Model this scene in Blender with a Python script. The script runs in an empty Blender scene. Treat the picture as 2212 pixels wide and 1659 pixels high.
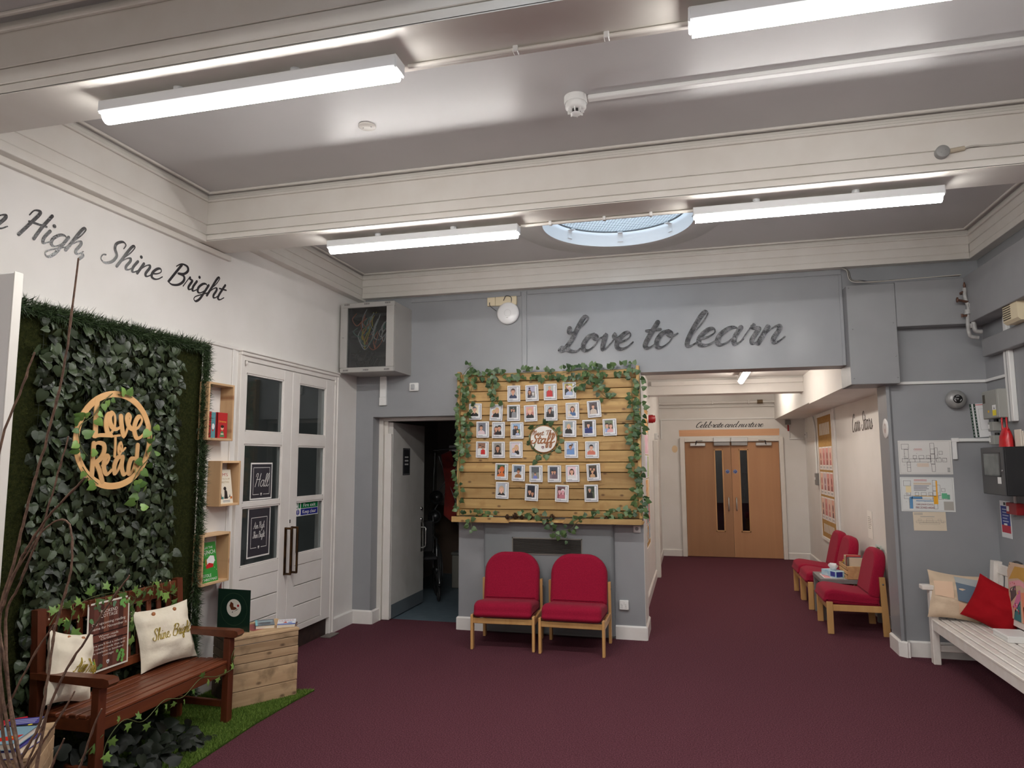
import bpy, math, random
import numpy as np
from mathutils import Vector, Matrix, Quaternion
random.seed(7)
PI = math.pi
SC = bpy.context.scene
COL = SC.collection

# ------------------------------------------------------------------ camera
cam_d = bpy.data.cameras.new('camera'); cam = bpy.data.objects.new('camera', cam_d); COL.objects.link(cam)
SC.camera = cam
cam_d.sensor_width = 36.0; cam_d.sensor_fit = 'HORIZONTAL'
cam_d.lens = 1500.9 / 2212 * 36.0
cam_d.clip_start = 0.02; cam_d.clip_end = 200
_yaw, _pitch, _roll = 0.251329, 0.1095234, -0.003413
_f = Vector((-math.sin(_yaw)*math.cos(_pitch), math.cos(_yaw)*math.cos(_pitch), math.sin(_pitch)))
_r0 = Vector((math.cos(_yaw), math.sin(_yaw), 0)); _u0 = _r0.cross(_f)
_r = _r0*math.cos(_roll) + _u0*math.sin(_roll); _u = -_r0*math.sin(_roll) + _u0*math.cos(_roll)
cam.matrix_world = Matrix(((_r.x, _u.x, -_f.x, 0), (_r.y, _u.y, -_f.y, 0), (_r.z, _u.z, -_f.z, 1.66), (0, 0, 0, 1)))

# ------------------------------------------------------------------ world: pale overcast dusk sky, seen only through the round rooflights
W = bpy.data.worlds.new('world'); SC.world = W; W.use_nodes = True
_bg = W.node_tree.nodes['Background']; _bg.inputs[0].default_value = (0.74, 0.87, 1.0, 1); _bg.inputs[1].default_value = 1.7

# ------------------------------------------------------------------ exposure
SC.view_settings.view_transform = 'Standard'; SC.view_settings.look = 'None'
SC.view_settings.gamma = 1.0; SC.view_settings.use_curve_mapping = False
SC.view_settings.exposure = 0.68
TUBE_POWER = 55.0          # emission of the batten diffusers

# ------------------------------------------------------------------ colours and materials
def S(r, g=None, b=None):
    if g is None: g = b = r
    def c(v):
        v /= 255.0
        return v/12.92 if v <= 0.04045 else ((v+0.055)/1.055)**2.4
    return (c(r), c(g), c(b), 1.0)
MATS = {}
def _new(name):
    m = bpy.data.materials.new(name); m.use_nodes = True
    nt = m.node_tree; return m, nt, nt.nodes['Principled BSDF']
def mat(name, col, rough=0.6, col2=None, scale=8.0, detail=3.0, metal=0.0, spec=0.5, bump=0.0, bscale=None, stretch=None, ramp=(0.35, 0.65), coat=0.0, sheen=0.0, rvar=0.0):
    """plain paint / fabric / metal: noise-varied colour, optional bump"""
    if name in MATS: return MATS[name]
    m, nt, p = _new(name); N = nt.nodes; L = nt.links
    p.inputs['Base Color'].default_value = col; p.inputs['Roughness'].default_value = rough
    p.inputs['Metallic'].default_value = metal; p.inputs['Specular IOR Level'].default_value = spec
    if coat: p.inputs['Coat Weight'].default_value = coat; p.inputs['Coat Roughness'].default_value = 0.15
    if sheen: p.inputs['Sheen Weight'].default_value = sheen
    if col2 is not None or bump or rvar:
        tc = N.new('ShaderNodeTexCoord'); mp = N.new('ShaderNodeMapping'); L.new(tc.outputs['Object'], mp.inputs[0])
        if stretch: mp.inputs['Scale'].default_value = stretch
    if col2 is not None:
        nz = N.new('ShaderNodeTexNoise'); nz.inputs['Scale'].default_value = scale; nz.inputs['Detail'].default_value = detail
        L.new(mp.outputs[0], nz.inputs['Vector'])
        cr = N.new('ShaderNodeValToRGB'); cr.color_ramp.elements[0].position = ramp[0]; cr.color_ramp.elements[1].position = ramp[1]
        cr.color_ramp.elements[0].color = col; cr.color_ramp.elements[1].color = col2
        L.new(nz.outputs['Fac'], cr.inputs[0]); L.new(cr.outputs[0], p.inputs['Base Color'])
    if rvar:
        nr = N.new('ShaderNodeTexNoise'); nr.inputs['Scale'].default_value = 2.2; nr.inputs['Detail'].default_value = 3
        L.new(mp.outputs[0], nr.inputs['Vector'])
        mr = N.new('ShaderNodeMapRange'); mr.inputs[1].default_value = 0.3; mr.inputs[2].default_value = 0.7
        mr.inputs[3].default_value = rough - rvar; mr.inputs[4].default_value = rough + rvar
        L.new(nr.outputs['Fac'], mr.inputs[0]); L.new(mr.outputs[0], p.inputs['Roughness'])
    if bump:
        nb = N.new('ShaderNodeTexNoise'); nb.inputs['Scale'].default_value = bscale or scale; nb.inputs['Detail'].default_value = 4
        L.new(mp.outputs[0], nb.inputs['Vector'])
        b = N.new('ShaderNodeBump'); b.inputs['Strength'].default_value = bump; b.inputs['Distance'].default_value = 0.01
        L.new(nb.outputs['Fac'], b.inputs['Height']); L.new(b.outputs[0], p.inputs['Normal'])
    MATS[name] = m; return m
def wood(name, c1, c2, axis='x', scale=6.0, rough=0.55, knots=None, stain=None, bump=0.15, coat=0.0):
    """grain along one object axis; every object gets its own offset; optional knots and stains"""
    if name in MATS: return MATS[name]
    m, nt, p = _new(name); N = nt.nodes; L = nt.links
    p.inputs['Roughness'].default_value = rough
    if coat: p.inputs['Coat Weight'].default_value = coat; p.inputs['Coat Roughness'].default_value = 0.2
    tc = N.new('ShaderNodeTexCoord'); oi = N.new('ShaderNodeObjectInfo')
    mu = N.new('ShaderNodeMath'); mu.operation = 'MULTIPLY'; mu.inputs[1].default_value = 37.0; L.new(oi.outputs['Random'], mu.inputs[0])
    cb = N.new('ShaderNodeCombineXYZ'); [L.new(mu.outputs[0], cb.inputs[i]) for i in range(3)]
    ad = N.new('ShaderNodeVectorMath'); ad.operation = 'ADD'; L.new(tc.outputs['Object'], ad.inputs[0]); L.new(cb.outputs[0], ad.inputs[1])
    mp = N.new('ShaderNodeMapping'); L.new(ad.outputs[0], mp.inputs[0])
    sc = [scale*6]*3; sc['xyz'.index(axis)] = scale*0.35; mp.inputs['Scale'].default_value = sc
    nz = N.new('ShaderNodeTexNoise'); nz.inputs['Scale'].default_value = 1.0; nz.inputs['Detail'].default_value = 5; nz.inputs['Distortion'].default_value = 0.6
    L.new(mp.outputs[0], nz.inputs['Vector'])
    cr = N.new('ShaderNodeValToRGB'); e = cr.color_ramp.elements; e[0].position = 0.3; e[0].color = c1; e[1].position = 0.72; e[1].color = c2
    L.new(nz.outputs['Fac'], cr.inputs[0]); out = cr.outputs[0]
    def over(fac, colr, src):
        mx = N.new('ShaderNodeMix'); mx.data_type = 'RGBA'; L.new(fac, mx.inputs[0]); L.new(src, mx.inputs[6]); mx.inputs[7].default_value = colr
        return mx.outputs[2]
    if stain:
        n2 = N.new('ShaderNodeTexNoise'); n2.inputs['Scale'].default_value = 9.0; n2.inputs['Detail'].default_value = 4
        L.new(ad.outputs[0], n2.inputs['Vector'])
        r2 = N.new('ShaderNodeMapRange'); r2.inputs[1].default_value = 0.52; r2.inputs[2].default_value = 0.72; r2.inputs[4].default_value = 0.75
        L.new(n2.outputs['Fac'], r2.inputs[0]); out = over(r2.outputs[0], stain, out)
    if knots:
        sp = N.new('ShaderNodeSeparateXYZ'); L.new(ad.outputs[0], sp.inputs[0]); c2_ = N.new('ShaderNodeCombineXYZ')
        L.new(sp.outputs['XYZ'.index(axis.upper())], c2_.inputs[0]); L.new(sp.outputs[2 if axis != 'z' else 1], c2_.inputs[1])
        mk = N.new('ShaderNodeMapping'); L.new(c2_.outputs[0], mk.inputs[0]); mk.inputs['Scale'].default_value = (4.0, 7.0, 1)
        vo = N.new('ShaderNodeTexVoronoi'); vo.voronoi_dimensions = '2D'; vo.inputs['Scale'].default_value = 1.0; L.new(mk.outputs[0], vo.inputs['Vector'])
        r3 = N.new('ShaderNodeMapRange'); r3.inputs[1].default_value = 0.10; r3.inputs[2].default_value = 0.035; r3.inputs[4].default_value = 0.8
        L.new(vo.outputs['Distance'], r3.inputs[0]); out = over(r3.outputs[0], knots, out)
    # every board a slightly different tone
    hs = N.new('ShaderNodeHueSaturation'); r4 = N.new('ShaderNodeMapRange'); r4.inputs[3].default_value = 0.76; r4.inputs[4].default_value = 1.14
    L.new(oi.outputs['Random'], r4.inputs[0]); L.new(r4.outputs[0], hs.inputs['Value']); L.new(out, hs.inputs['Color'])
    L.new(hs.outputs[0], p.inputs['Base Color'])
    if bump:
        b = N.new('ShaderNodeBump'); b.inputs['Strength'].default_value = bump; b.inputs['Distance'].default_value = 0.004
        L.new(nz.outputs['Fac'], b.inputs['Height']); L.new(b.outputs[0], p.inputs['Normal'])
    MATS[name] = m; return m
def emit(name, col, s):
    if name in MATS: return MATS[name]
    m, nt, p = _new(name); p.inputs['Base Color'].default_value = col
    p.inputs['Emission Color'].default_value = col; p.inputs['Emission Strength'].default_value = s
    MATS[name] = m; return m
def pane(name, tint=(1, 1, 1, 1), refl=0.10, rough=0.0):
    """thin glazing: mostly clear, a little mirror"""
    if name in MATS: return MATS[name]
    m = bpy.data.materials.new(name); m.use_nodes = True; nt = m.node_tree; N = nt.nodes; L = nt.links; N.clear()
    o = N.new('ShaderNodeOutputMaterial'); mx = N.new('ShaderNodeMixShader'); t = N.new('ShaderNodeBsdfTransparent'); g = N.new('ShaderNodeBsdfGlossy')
    t.inputs[0].default_value = tint; g.inputs['Roughness'].default_value = rough
    fr = N.new('ShaderNodeLayerWeight'); fr.inputs[0].default_value = 0.5; pw = N.new('ShaderNodeMath'); pw.operation = 'POWER'; pw.inputs[1].default_value = 5.0
    ml = N.new('ShaderNodeMath'); ml.operation = 'MULTIPLY_ADD'; ml.inputs[1].default_value = 0.9; ml.inputs[2].default_value = 0.03+refl; ml.use_clamp = True
    L.new(fr.outputs['Facing'], pw.inputs[0]); L.new(pw.outputs[0], ml.inputs[0]); L.new(ml.outputs[0], mx.inputs[0]); L.new(t.outputs[0], mx.inputs[1]); L.new(g.outputs[0], mx.inputs[2]); L.new(mx.outputs[0], o.inputs[0])
    MATS[name] = m; return m
def printed(name='printed_paper', rough=0.5, spec=0.5):
    """flat print: colour comes from the colour attribute of the sheet"""
    if name in MATS: return MATS[name]
    m, nt, p = _new(name); a = nt.nodes.new('ShaderNodeVertexColor'); a.layer_name = 'Col'
    nt.links.new(a.outputs['Color'], p.inputs['Base Color']); p.inputs['Roughness'].default_value = rough
    p.inputs['Specular IOR Level'].default_value = spec
    MATS[name] = m; return m
def leafmat(name, c1, c2, rough=0.4, scale=30.0, spec=0.5):
    """leaf green varying from leaf to leaf and along each leaf"""
    if name in MATS: return MATS[name]
    m, nt, p = _new(name); N = nt.nodes; L = nt.links
    oi = N.new('ShaderNodeObjectInfo'); ge = N.new('ShaderNodeNewGeometry'); ad = N.new('ShaderNodeMath'); ad.operation = 'ADD'
    L.new(oi.outputs['Random'], ad.inputs[0]); L.new(ge.outputs['Random Per Island'], ad.inputs[1])
    fr = N.new('ShaderNodeMath'); fr.operation = 'FRACT'; L.new(ad.outputs[0], fr.inputs[0])
    cr = N.new('ShaderNodeValToRGB'); cr.color_ramp.elements[0].color = c1; cr.color_ramp.elements[1].color = c2
    L.new(fr.outputs[0], cr.inputs[0]); L.new(cr.outputs[0], p.inputs['Base Color'])
    p.inputs['Roughness'].default_value = rough; p.inputs['Specular IOR Level'].default_value = spec
    MATS[name] = m; return m

# ------------------------------------------------------------------ mesh builder
class MB:
    def __init__(s, M=None):
        s.v = []; s.f = []; s.m = []; s.c = []; s.sm = []; s.M = M; s.curm = 0; s.curc = None; s.has = False
    def add(s, vs, fs, smooth=False):
        o = len(s.v)
        if s.M is not None: vs = [tuple(s.M @ Vector(p)) for p in vs]
        s.v.extend([tuple(p) for p in vs])
        for f in fs:
            s.f.append([i+o for i in f]); s.m.append(s.curm); s.c.append(s.curc or (1, 1, 1, 1)); s.sm.append(smooth)
        if s.curc: s.has = True
        return s
    def mat(s, i): s.curm = i; return s
    def col(s, c): s.curc = c; return s
    def box(s, x0, x1, y0, y1, z0, z1, c=0.0):
        if x1 < x0: x0, x1 = x1, x0
        if y1 < y0: y0, y1 = y1, y0
        if z1 < z0: z0, z1 = z1, z0
        if c <= 0:
            return s.add([(x0,y0,z0),(x1,y0,z0),(x1,y1,z0),(x0,y1,z0),(x0,y0,z1),(x1,y0,z1),(x1,y1,z1),(x0,y1,z1)],
                  [(3,2,1,0),(4,5,6,7),(0,1,5,4),(1,2,6,5),(2,3,7,6),(3,0,4,7)])
        c = min(c, (x1-x0)*.45, (y1-y0)*.45, (z1-z0)*.45)
        V = []; idx = {}
        for sx in (0, 1):
            for sy in (0, 1):
                for sz in (0, 1):
                    X = (x0, x1)[sx]; Y = (y0, y1)[sy]; Zz = (z0, z1)[sz]
                    dx = c if sx == 0 else -c; dy = c if sy == 0 else -c; dz = c if sz == 0 else -c
                    for a, p in enumerate(((X, Y+dy, Zz+dz), (X+dx, Y, Zz+dz), (X+dx, Y+dy, Zz))):
                        idx[(sx, sy, sz, a)] = len(V); V.append(p)
        F = []
        for a in range(3):
            o1, o2 = [(1, 2), (2, 0), (0, 1)][a]
            for sd in (0, 1):
                q = []
                for (i, j) in ((0, 0), (1, 0), (1, 1), (0, 1)):
                    k = [0, 0, 0]; k[a] = sd; k[o1] = i; k[o2] = j; q.append(idx[(*k, a)])
                F.append(q if sd else q[::-1])
        for a in range(3):           # edges along axis a
            o1, o2 = [(1, 2), (2, 0), (0, 1)][a]
            for i in (0, 1):
                for j in (0, 1):
                    def k(sd, w):
                        t = [0, 0, 0]; t[a] = sd; t[o1] = i; t[o2] = j; return idx[(*t, w)]
                    q = [k(0, o1), k(1, o1), k(1, o2), k(0, o2)]
                    if (i + j) % 2: q = q[::-1]
                    F.append(q)
        for sx in (0, 1):
            for sy in (0, 1):
                for sz in (0, 1):
                    q = [idx[(sx, sy, sz, a)] for a in range(3)]
                    if (sx+sy+sz) % 2 == 0: q = q[::-1]
                    F.append(q)
        return s.add(V, F)
    def bar(s, a, b, w, h, up=(0, 0, 1), c=0.0):
        """rectangular bar from a to b, w across, h along 'up'"""
        a = Vector(a); b = Vector(b); d = (b-a); ln = d.length; d.normalize(); up = Vector(up)
        r = d.cross(up)
        if r.length < 1e-5: r = d.cross(Vector((1, 0, 0)))
        r.normalize(); u = r.cross(d)
        M = Matrix(((r.x, d.x, u.x, a.x), (r.y, d.y, u.y, a.y), (r.z, d.z, u.z, a.z), (0, 0, 0, 1)))
        old = s.M; s.M = M if old is None else old @ M
        s.box(-w/2, w/2, 0, ln, -h/2, h/2, c); s.M = old
        return s
    def tube(s, pts, r, n=8, caps=True, smooth=True):
        pts = [Vector(p) for p in pts]; k = len(pts); R = r if hasattr(r, '__len__') else [r]*k
        V = []; F = []; pn = None
        for i, p in enumerate(pts):
            t = (pts[min(i+1, k-1)] - pts[max(i-1, 0)]).normalized()
            if pn is None:
                pn = t.cross(Vector((0, 0, 1)))
                if pn.length < 1e-3: pn = t.cross(Vector((1, 0, 0)))
            pn = (pn - t*pn.dot(t)).normalized(); bn = t.cross(pn)
            for j in range(n):
                a = 2*PI*j/n; V.append(p + (pn*math.cos(a) + bn*math.sin(a))*R[i])
        for i in range(k-1):
            for j in range(n):
                F.append((i*n+j, i*n+(j+1) % n, (i+1)*n+(j+1) % n, (i+1)*n+j))
        s.add(V, F, smooth)
        if caps: s.add(V[:n], [tuple(range(n))[::-1]]); s.add(V[-n:], [tuple(range(n))])
        return s
    def lathe(s, prof, n=24, o=(0, 0, 0), ax='z', smooth=True):
        o = Vector(o); V = []; F = []
        for (r, h) in prof:
            for j in range(n):
                a = 2*PI*j/n; c, d = r*math.cos(a), r*math.sin(a)
                V.append(o + Vector({'z': (c, d, h), 'y': (c, h, d), 'x': (h, c, d)}[ax]))
        for i in range(len(prof)-1):
            for j in range(n):
                q = (i*n+j, i*n+(j+1) % n, (i+1)*n+(j+1) % n, (i+1)*n+j)
                F.append(q[::-1] if ax == 'y' else q)
        return s.add(V, F, smooth)
    def prism(s, poly, o, u, v, d):
        """polygon in (u,v) at o extruded by vector d; front face is at o+d"""
        o = Vector(o); u = Vector(u); v = Vector(v); d = Vector(d); n = len(poly)
        A = [o + u*p[0] + v*p[1] for p in poly]; B = [a + d for a in A]
        return s.add(A+B, [tuple(range(n))[::-1], tuple(range(n, 2*n))] + [(i, (i+1) % n, n+(i+1) % n, n+i) for i in range(n)])
    def poly(s, poly, o, u, v):
        o = Vector(o); u = Vector(u); v = Vector(v)
        return s.add([o + u*p[0] + v*p[1] for p in poly], [tuple(range(len(poly)))])
    def rect(s, x0, x1, y0, y1, o, u, v): return s.poly([(x0, y0), (x1, y0), (x1, y1), (x0, y1)], o, u, v)
    def mesh(s, name, mats):
        me = bpy.data.meshes.new(name); me.from_pydata(s.v, [], s.f)
        for m in (mats if isinstance(mats, (list, tuple)) else [mats]): me.materials.append(m)
        if any(s.m): me.polygons.foreach_set('material_index', s.m)
        if any(s.sm): me.polygons.foreach_set('use_smooth', s.sm)
        if s.has:
            ca = me.color_attributes.new('Col', 'FLOAT_COLOR', 'CORNER'); buf = []
            for f, c in zip(s.f, s.c): buf.extend(list(c)*len(f))
            ca.data.foreach_set('color', buf)
        me.update(); return me
    def build(s, name, mats, parent=None, loc=None):
        o = bpy.data.objects.new(name, s.mesh(name, mats)); COL.objects.link(o)
        if parent is not None: o.parent = parent
        if loc is not None: o.location = loc
        return o
def tag(o, label=None, cat=None, group=None, kind=None):
    if label: o['label'] = label
    if cat: o['category'] = cat
    if group: o['group'] = group
    if kind: o['kind'] = kind
    return o
def thing(name, label, cat, loc=(0, 0, 0), rz=0.0, group=None):
    o = bpy.data.objects.new(name, None); COL.objects.link(o); o.location = loc; o.rotation_euler = (0, 0, rz)
    o.empty_display_size = 0.1
    return tag(o, label, cat, group)
def struct(name, b, mats, label=None, parent=None):
    o = b.build(name, mats, parent)
    if parent is None: tag(o, label, None, None, 'structure')
    return o
def inst(o, parent=None, M=None, name=None):
    c = o.copy(); COL.objects.link(c); c.parent = parent
    if M is not None: c.matrix_local = M
    return c
def dup(root, loc, rz, label=None, group=None):
    r = inst(root); r.location = loc; r.rotation_euler = (0, 0, rz)
    if label: r['label'] = label
    if group: r['group'] = group
    for ch in list(root.children):
        c = inst(ch, r)
        for g in list(ch.children): inst(g, c)
    return r
def catmull(pts, n=6):
    P = [Vector(p) for p in pts]; out = []
    if len(P) < 3: return P
    for i in range(len(P)-1):
        p0 = P[max(i-1, 0)]; p1 = P[i]; p2 = P[i+1]; p3 = P[min(i+2, len(P)-1)]
        for k in range(n):
            t = k/n
            out.append(0.5*((2*p1) + (p2-p0)*t + (2*p0-5*p1+4*p2-p3)*t*t + (3*p1-p0-3*p2+p3)*t**3))
    out.append(P[-1]); return out
def circ(cx, cy, r, n=20, ry=None, a0=0, a1=2*PI):
    ry = ry or r; full = abs(a1-a0) > 2*PI-1e-6
    return [(cx+r*math.cos(a0+(a1-a0)*i/(n if full else n-1)), cy+ry*math.sin(a0+(a1-a0)*i/(n if full else n-1))) for i in range(n)]
# ================================================================== THE ROOM
XL, XR, YF, ZC = -3.45, 2.47, 6.75, 3.60
M_white = mat('white_wall_paint', S(233, 230, 226), 0.55, S(228, 225, 220), 3.0, rvar=0.12)
M_trim = mat('cream_gloss_paint', S(226, 222, 215), 0.38, S(221, 216, 208), 5.0)
M_ceil = mat('ceiling_silk_paint', S(199, 197, 197), 0.32, S(194, 192, 192), 1.6, spec=0.33, bump=0.04, bscale=7)
M_grey = mat('grey_wall_paint', S(143, 145, 148), 0.42, S(150, 152, 155), 2.2, rvar=0.14, bump=0.03, bscale=60)
M_corr = mat('corridor_white_paint', S(228, 225, 221), 0.6, S(222, 219, 214), 2.0)
M_skirt = mat('skirting_gloss_white', S(233, 230, 226), 0.3, S(226, 222, 217), 6.0)
M_carpet = mat('burgundy_carpet', S(77, 41, 50), 0.95, S(126, 76, 87), 130.0, detail=8, bump=1.0, bscale=300, ramp=(0.32, 0.68), spec=0.1)
M_line = mat('shadow_gap', S(120, 112, 104), 0.8)
M_dark = mat('unlit_interior', S(70, 70, 70), 0.9)

b = MB(); b.box(XL-0.3, XR+0.1, -3.0, 7.02, -0.1, 0.0); b.box(-0.9, 2.4, 7.02, 12.8, -0.1, 0.0)
struct('floor', b, M_carpet, 'burgundy purple carpet floor')
b = MB(); b.box(-3.9, -0.62, 7.0, 10.2, -0.1, -0.004); struct('floor_storeroom', b, mat('blue_grey_vinyl', S(92, 108, 118), 0.5, S(84, 99, 109), 12), 'blue grey vinyl floor of the store room')

# --- left wall with the hall door opening (y 4.80..6.24, up to 2.46)
b = MB()
b.box(XL-0.2, XL, -3.0, 4.74, 0, 3.9); b.box(XL-0.2, XL, 6.31, 7.2, 0, 3.9); b.box(XL-0.2, XL, 4.74, 6.31, 2.52, 3.9)
struct('wall_left', b, M_white, 'white left wall')
b = MB(); b.box(XL, XL+0.012, -3.0, 4.735, 2.53, 2.56, .004); b.box(XL, XL+0.012, 4.655, 4.685, 0, 2.53, .004)
struct('trim_1', b, M_white, 'thin painted picture rail on the left wall')
# --- right wall, rear wall
b = MB(); b.box(XR, XR+0.2, -3.0, 7.2, 0, 3.9); struct('wall_right', b, M_grey, 'grey right wall')
b = MB(); b.box(XL-0.2, XR+0.2, -3.2, -3.0, 0, 3.9); struct('wall_rear', b, M_white, 'white wall behind the viewer')
# --- far wall: left bit with chamfered reveal, above store door, pier block, header over the corridor mouth, right bit
b = MB()
b.box(XL, -3.25, YF, YF+0.3, 0, 3.9)                   # left of store room
b.box(-3.25, -2.29, YF, YF+0.3, 2.12, 3.9)              # over store door
b.box(-2.29, -0.46, YF, YF+0.3, 0, 3.9)                 # pier behind the staff board
b.box(-0.46, 1.70, YF, YF+0.26, 2.50, 3.9)              # header over corridor
b.box(1.70, XR, YF, YF+0.26, 0, 3.9)
struct('wall_far', b, M_grey, 'grey far wall with corridor opening')
b = MB(); b.prism([(1.675, 6.72), (1.675, 7.02), (1.90, 7.02), (1.90, 6.752), (1.725, 6.752), (1.70, 6.72)][::-1], (0, 0, 0), (1, 0, 0), (0, 1, 0), (0, 0, 2.31))
struct('wall_column', b, M_grey, 'grey wall end at corridor corner')
# applied strips on the far wall and the line under the cornice
b = MB(); b.box(-1.625, -1.575, YF-0.012, YF, 2.55, 3.37, .003)
b.box(-2.83, -1.635, YF-0.010, YF, 3.325, 3.37, .003); b.box(-1.565, 1.37, YF-0.012, YF, 3.335, 3.38, .003)
b.box(1.345, 1.372, YF-0.012, YF, 2.5, 3.335, .003)
struct('trim_2', b, M_grey, 'grey painted strips on the far wall')
# --- corridor shell
b = MB(); b.box(-0.75, -0.54, 7.02, 12.9, 0, 3.0); struct('wall_corridor_left', b, M_corr, 'white corridor wall on the left')
b = MB(); b.box(1.87, 2.05, 6.99, 12.9, 0, 3.0); struct('wall_corridor_right', b, M_corr, 'white corridor wall on the right')
b = MB(); b.box(-0.75, -0.16, 12.65, 12.9, 0, 3.0); b.box(1.46, 2.05, 12.65, 12.9, 0, 3.0); b.box(-0.16, 1.46, 12.65, 12.9, 1.985, 3.0)
struct('wall_corridor_end', b, M_corr, 'white end wall of the corridor')
b = MB(); b.box(-0.8, 2.1, 6.76, 9.45, 2.72, 3.0); b.box(-0.8, 2.1, 9.45, 12.9, 2.92, 3.0); struct('ceiling_corridor', b, M_corr, 'white corridor ceiling')
b = MB(); b.box(-0.54, 1.40, 9.42, 9.70, 2.52, 2.95); b.box(-0.50, 1.40, 9.385, 9.42, 2.635, 2.70, .006)
struct('trim_3', b, M_corr, 'boxed beam across the corridor ceiling')
b = MB(); b.box(1.40, 1.87, 7.0, 9.05, 2.33, 2.95); b.box(1.40, 1.87, 9.05, 12.65, 2.345, 2.95)
struct('wall_bulkhead_corridor', b, M_corr, 'white boxed bulkhead along the corridor')
b = MB(); b.box(1.386, 1.40, 6.62, 7.0, 2.31, 2.72); struct('trim_4', b, M_grey, 'grey painted end of the bulkhead')
b = MB(); b.box(-0.54, -0.456, YF+0.004, 7.2, 0, 2.498); struct('wall_corridor_corner', b, M_corr, 'white return of the pier')
# --- boxed panel and ducts, upper right
M_box = mat('grey_panel_paint', S(140, 141, 143), 0.5, S(146, 147, 149), 3.0, rvar=0.1)
b = MB(); b.box(1.375, 1.765, 6.60, 7.0, 2.31, 3.195, .004)
for (x, z) in ((1.40, 2.36), (1.41, 2.80), (1.745, 2.36), (1.742, 2.55), (1.735, 2.84), (1.395, 3.17)):
    b.lathe([(0.006, 0), (0.006, -0.004), (0.0, -0.005)], 8, (x, 6.60, z), 'y')
struct('wall_boxing', b, M_box, 'grey screwed panel boxing at the corridor corner')
b = MB(); b.box(1.768, 2.47, 6.605, YF, 2.805, 3.205, .004); b.box(2.30, 2.47, -1.0, 6.605, 2.80, 3.205, .004)
struct('wall_duct', b, M_box, 'grey pipe boxing along the right wall')
b = MB(); b.box(2.40, 2.47, -1.0, 6.60, 2.512, 2.66, .004); struct('trim_5', b, M_box, 'grey ledge on the right wall')
# --- ceilings with round rooflight openings
def ceiling(name, x0, x1, y0, y1, z, hole=None, m=M_ceil, label=''):
    b = MB()
    if hole is None: b.box(x0, x1, y0, y1, z, z+0.2)
    else:
        cx, cy, r = hole; n = 48; V = []; F = []
        for i in range(n):
            a = 2*PI*i/n; c, s_ = math.cos(a), math.sin(a)
            V.append((cx+r*c, cy+r*s_, z))
            tx = ((x1-cx) if c > 0 else (x0-cx))/c if abs(c) > 1e-9 else 1e9
            ty = ((y1-cy) if s_ > 0 else (y0-cy))/s_ if abs(s_) > 1e-9 else 1e9
            t = min(tx, ty); V.append((cx+t*c, cy+t*s_, z))
        for i in range(n):
            j = (i+1) % n; F.append((2*i, 2*j, 2*j+1, 2*i+1))
        for (X, Y) in ((x0, y0), (x1, y0), (x1, y1), (x0, y1)):
            ang = math.atan2(Y-cy, X-cx) % (2*PI); i = int(ang/(2*PI)*n) % n; j = (i+1) % n
            k = len(V); V.append((X, Y, z)); F.append((2*i+1, 2*j+1, k))
        b.add(V, F)
        b.box(x0, x1, y0, y0+0.01, z, z+0.3)
    return struct(name, b, m, label)
ceiling('ceiling_bay_near', XL, XR, 0.2, 2.24, ZC, (-0.55, 1.25, 0.62), label='ceiling bay above the viewer')
ceiling('ceiling_bay_middle', XL, XR, 2.50, 4.21, ZC, label='shiny grey white middle ceiling bay')
ceiling('ceiling_bay_far', XL, XR, 4.50, YF+0.2, 3.645, (-0.55, 5.72, 0.64), label='grey ceiling bay with the round rooflight')
ceiling('ceiling_bay_rear', XL, XR, -3.0, 0.2, ZC, label='ceiling bay behind the viewer')
b = MB(); b.box(-4.0, -1.25, -3.2, 7.2, 3.95, 4.05); b.box(0.15, 3.0, -3.2, 7.2, 3.95, 4.05); b.box(-1.25, 0.15, -3.2, 0.5, 3.95, 4.05); b.box(-1.25, 0.15, 2.0, 5.0, 3.95, 4.05); b.box(-1.25, 0.15, 6.45, 7.2, 3.95, 4.05)
struct('ceiling_roof_slab', b, M_white, 'roof slab')
# --- beams (profile: upper fascia, groove, lower fascia, groove, bottom fascia; flat soffit)
def beam(name, y0, y1, zb, label, zt0, zt1):
    b = MB(); x0, x1 = XL, XR
    b.box(x0, x1, y0+0.012, y1-0.012, zb+0.004, 3.95)
    for (za, zc) in ((zb, zb+0.045), (zb+0.050, zb+0.120), (zb+0.125, zt0-0.02)):
        b.box(x0, x1, y0, y0+0.02, za, zc, .003)
    for (za, zc) in ((zb, zb+0.045), (zb+0.050, zb+0.120), (zb+0.125, zt1-0.02)):
        b.box(x0, x1, y1-0.02, y1, za, zc, .003)
    b.box(x0, x1, y0, y1, zb-0.002, zb+0.006)
    return struct(name, b, M_trim, label)
beam('trim_6', 2.23, 2.51, 3.252, 'near painted ceiling beam', ZC, ZC)
beam('trim_7', 4.20, 4.49, 3.252, 'far painted ceiling beam', ZC, 3.645)
beam('trim_8', 0.06, 0.34, 3.252, 'ceiling beam behind the viewer', ZC, ZC)
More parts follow.
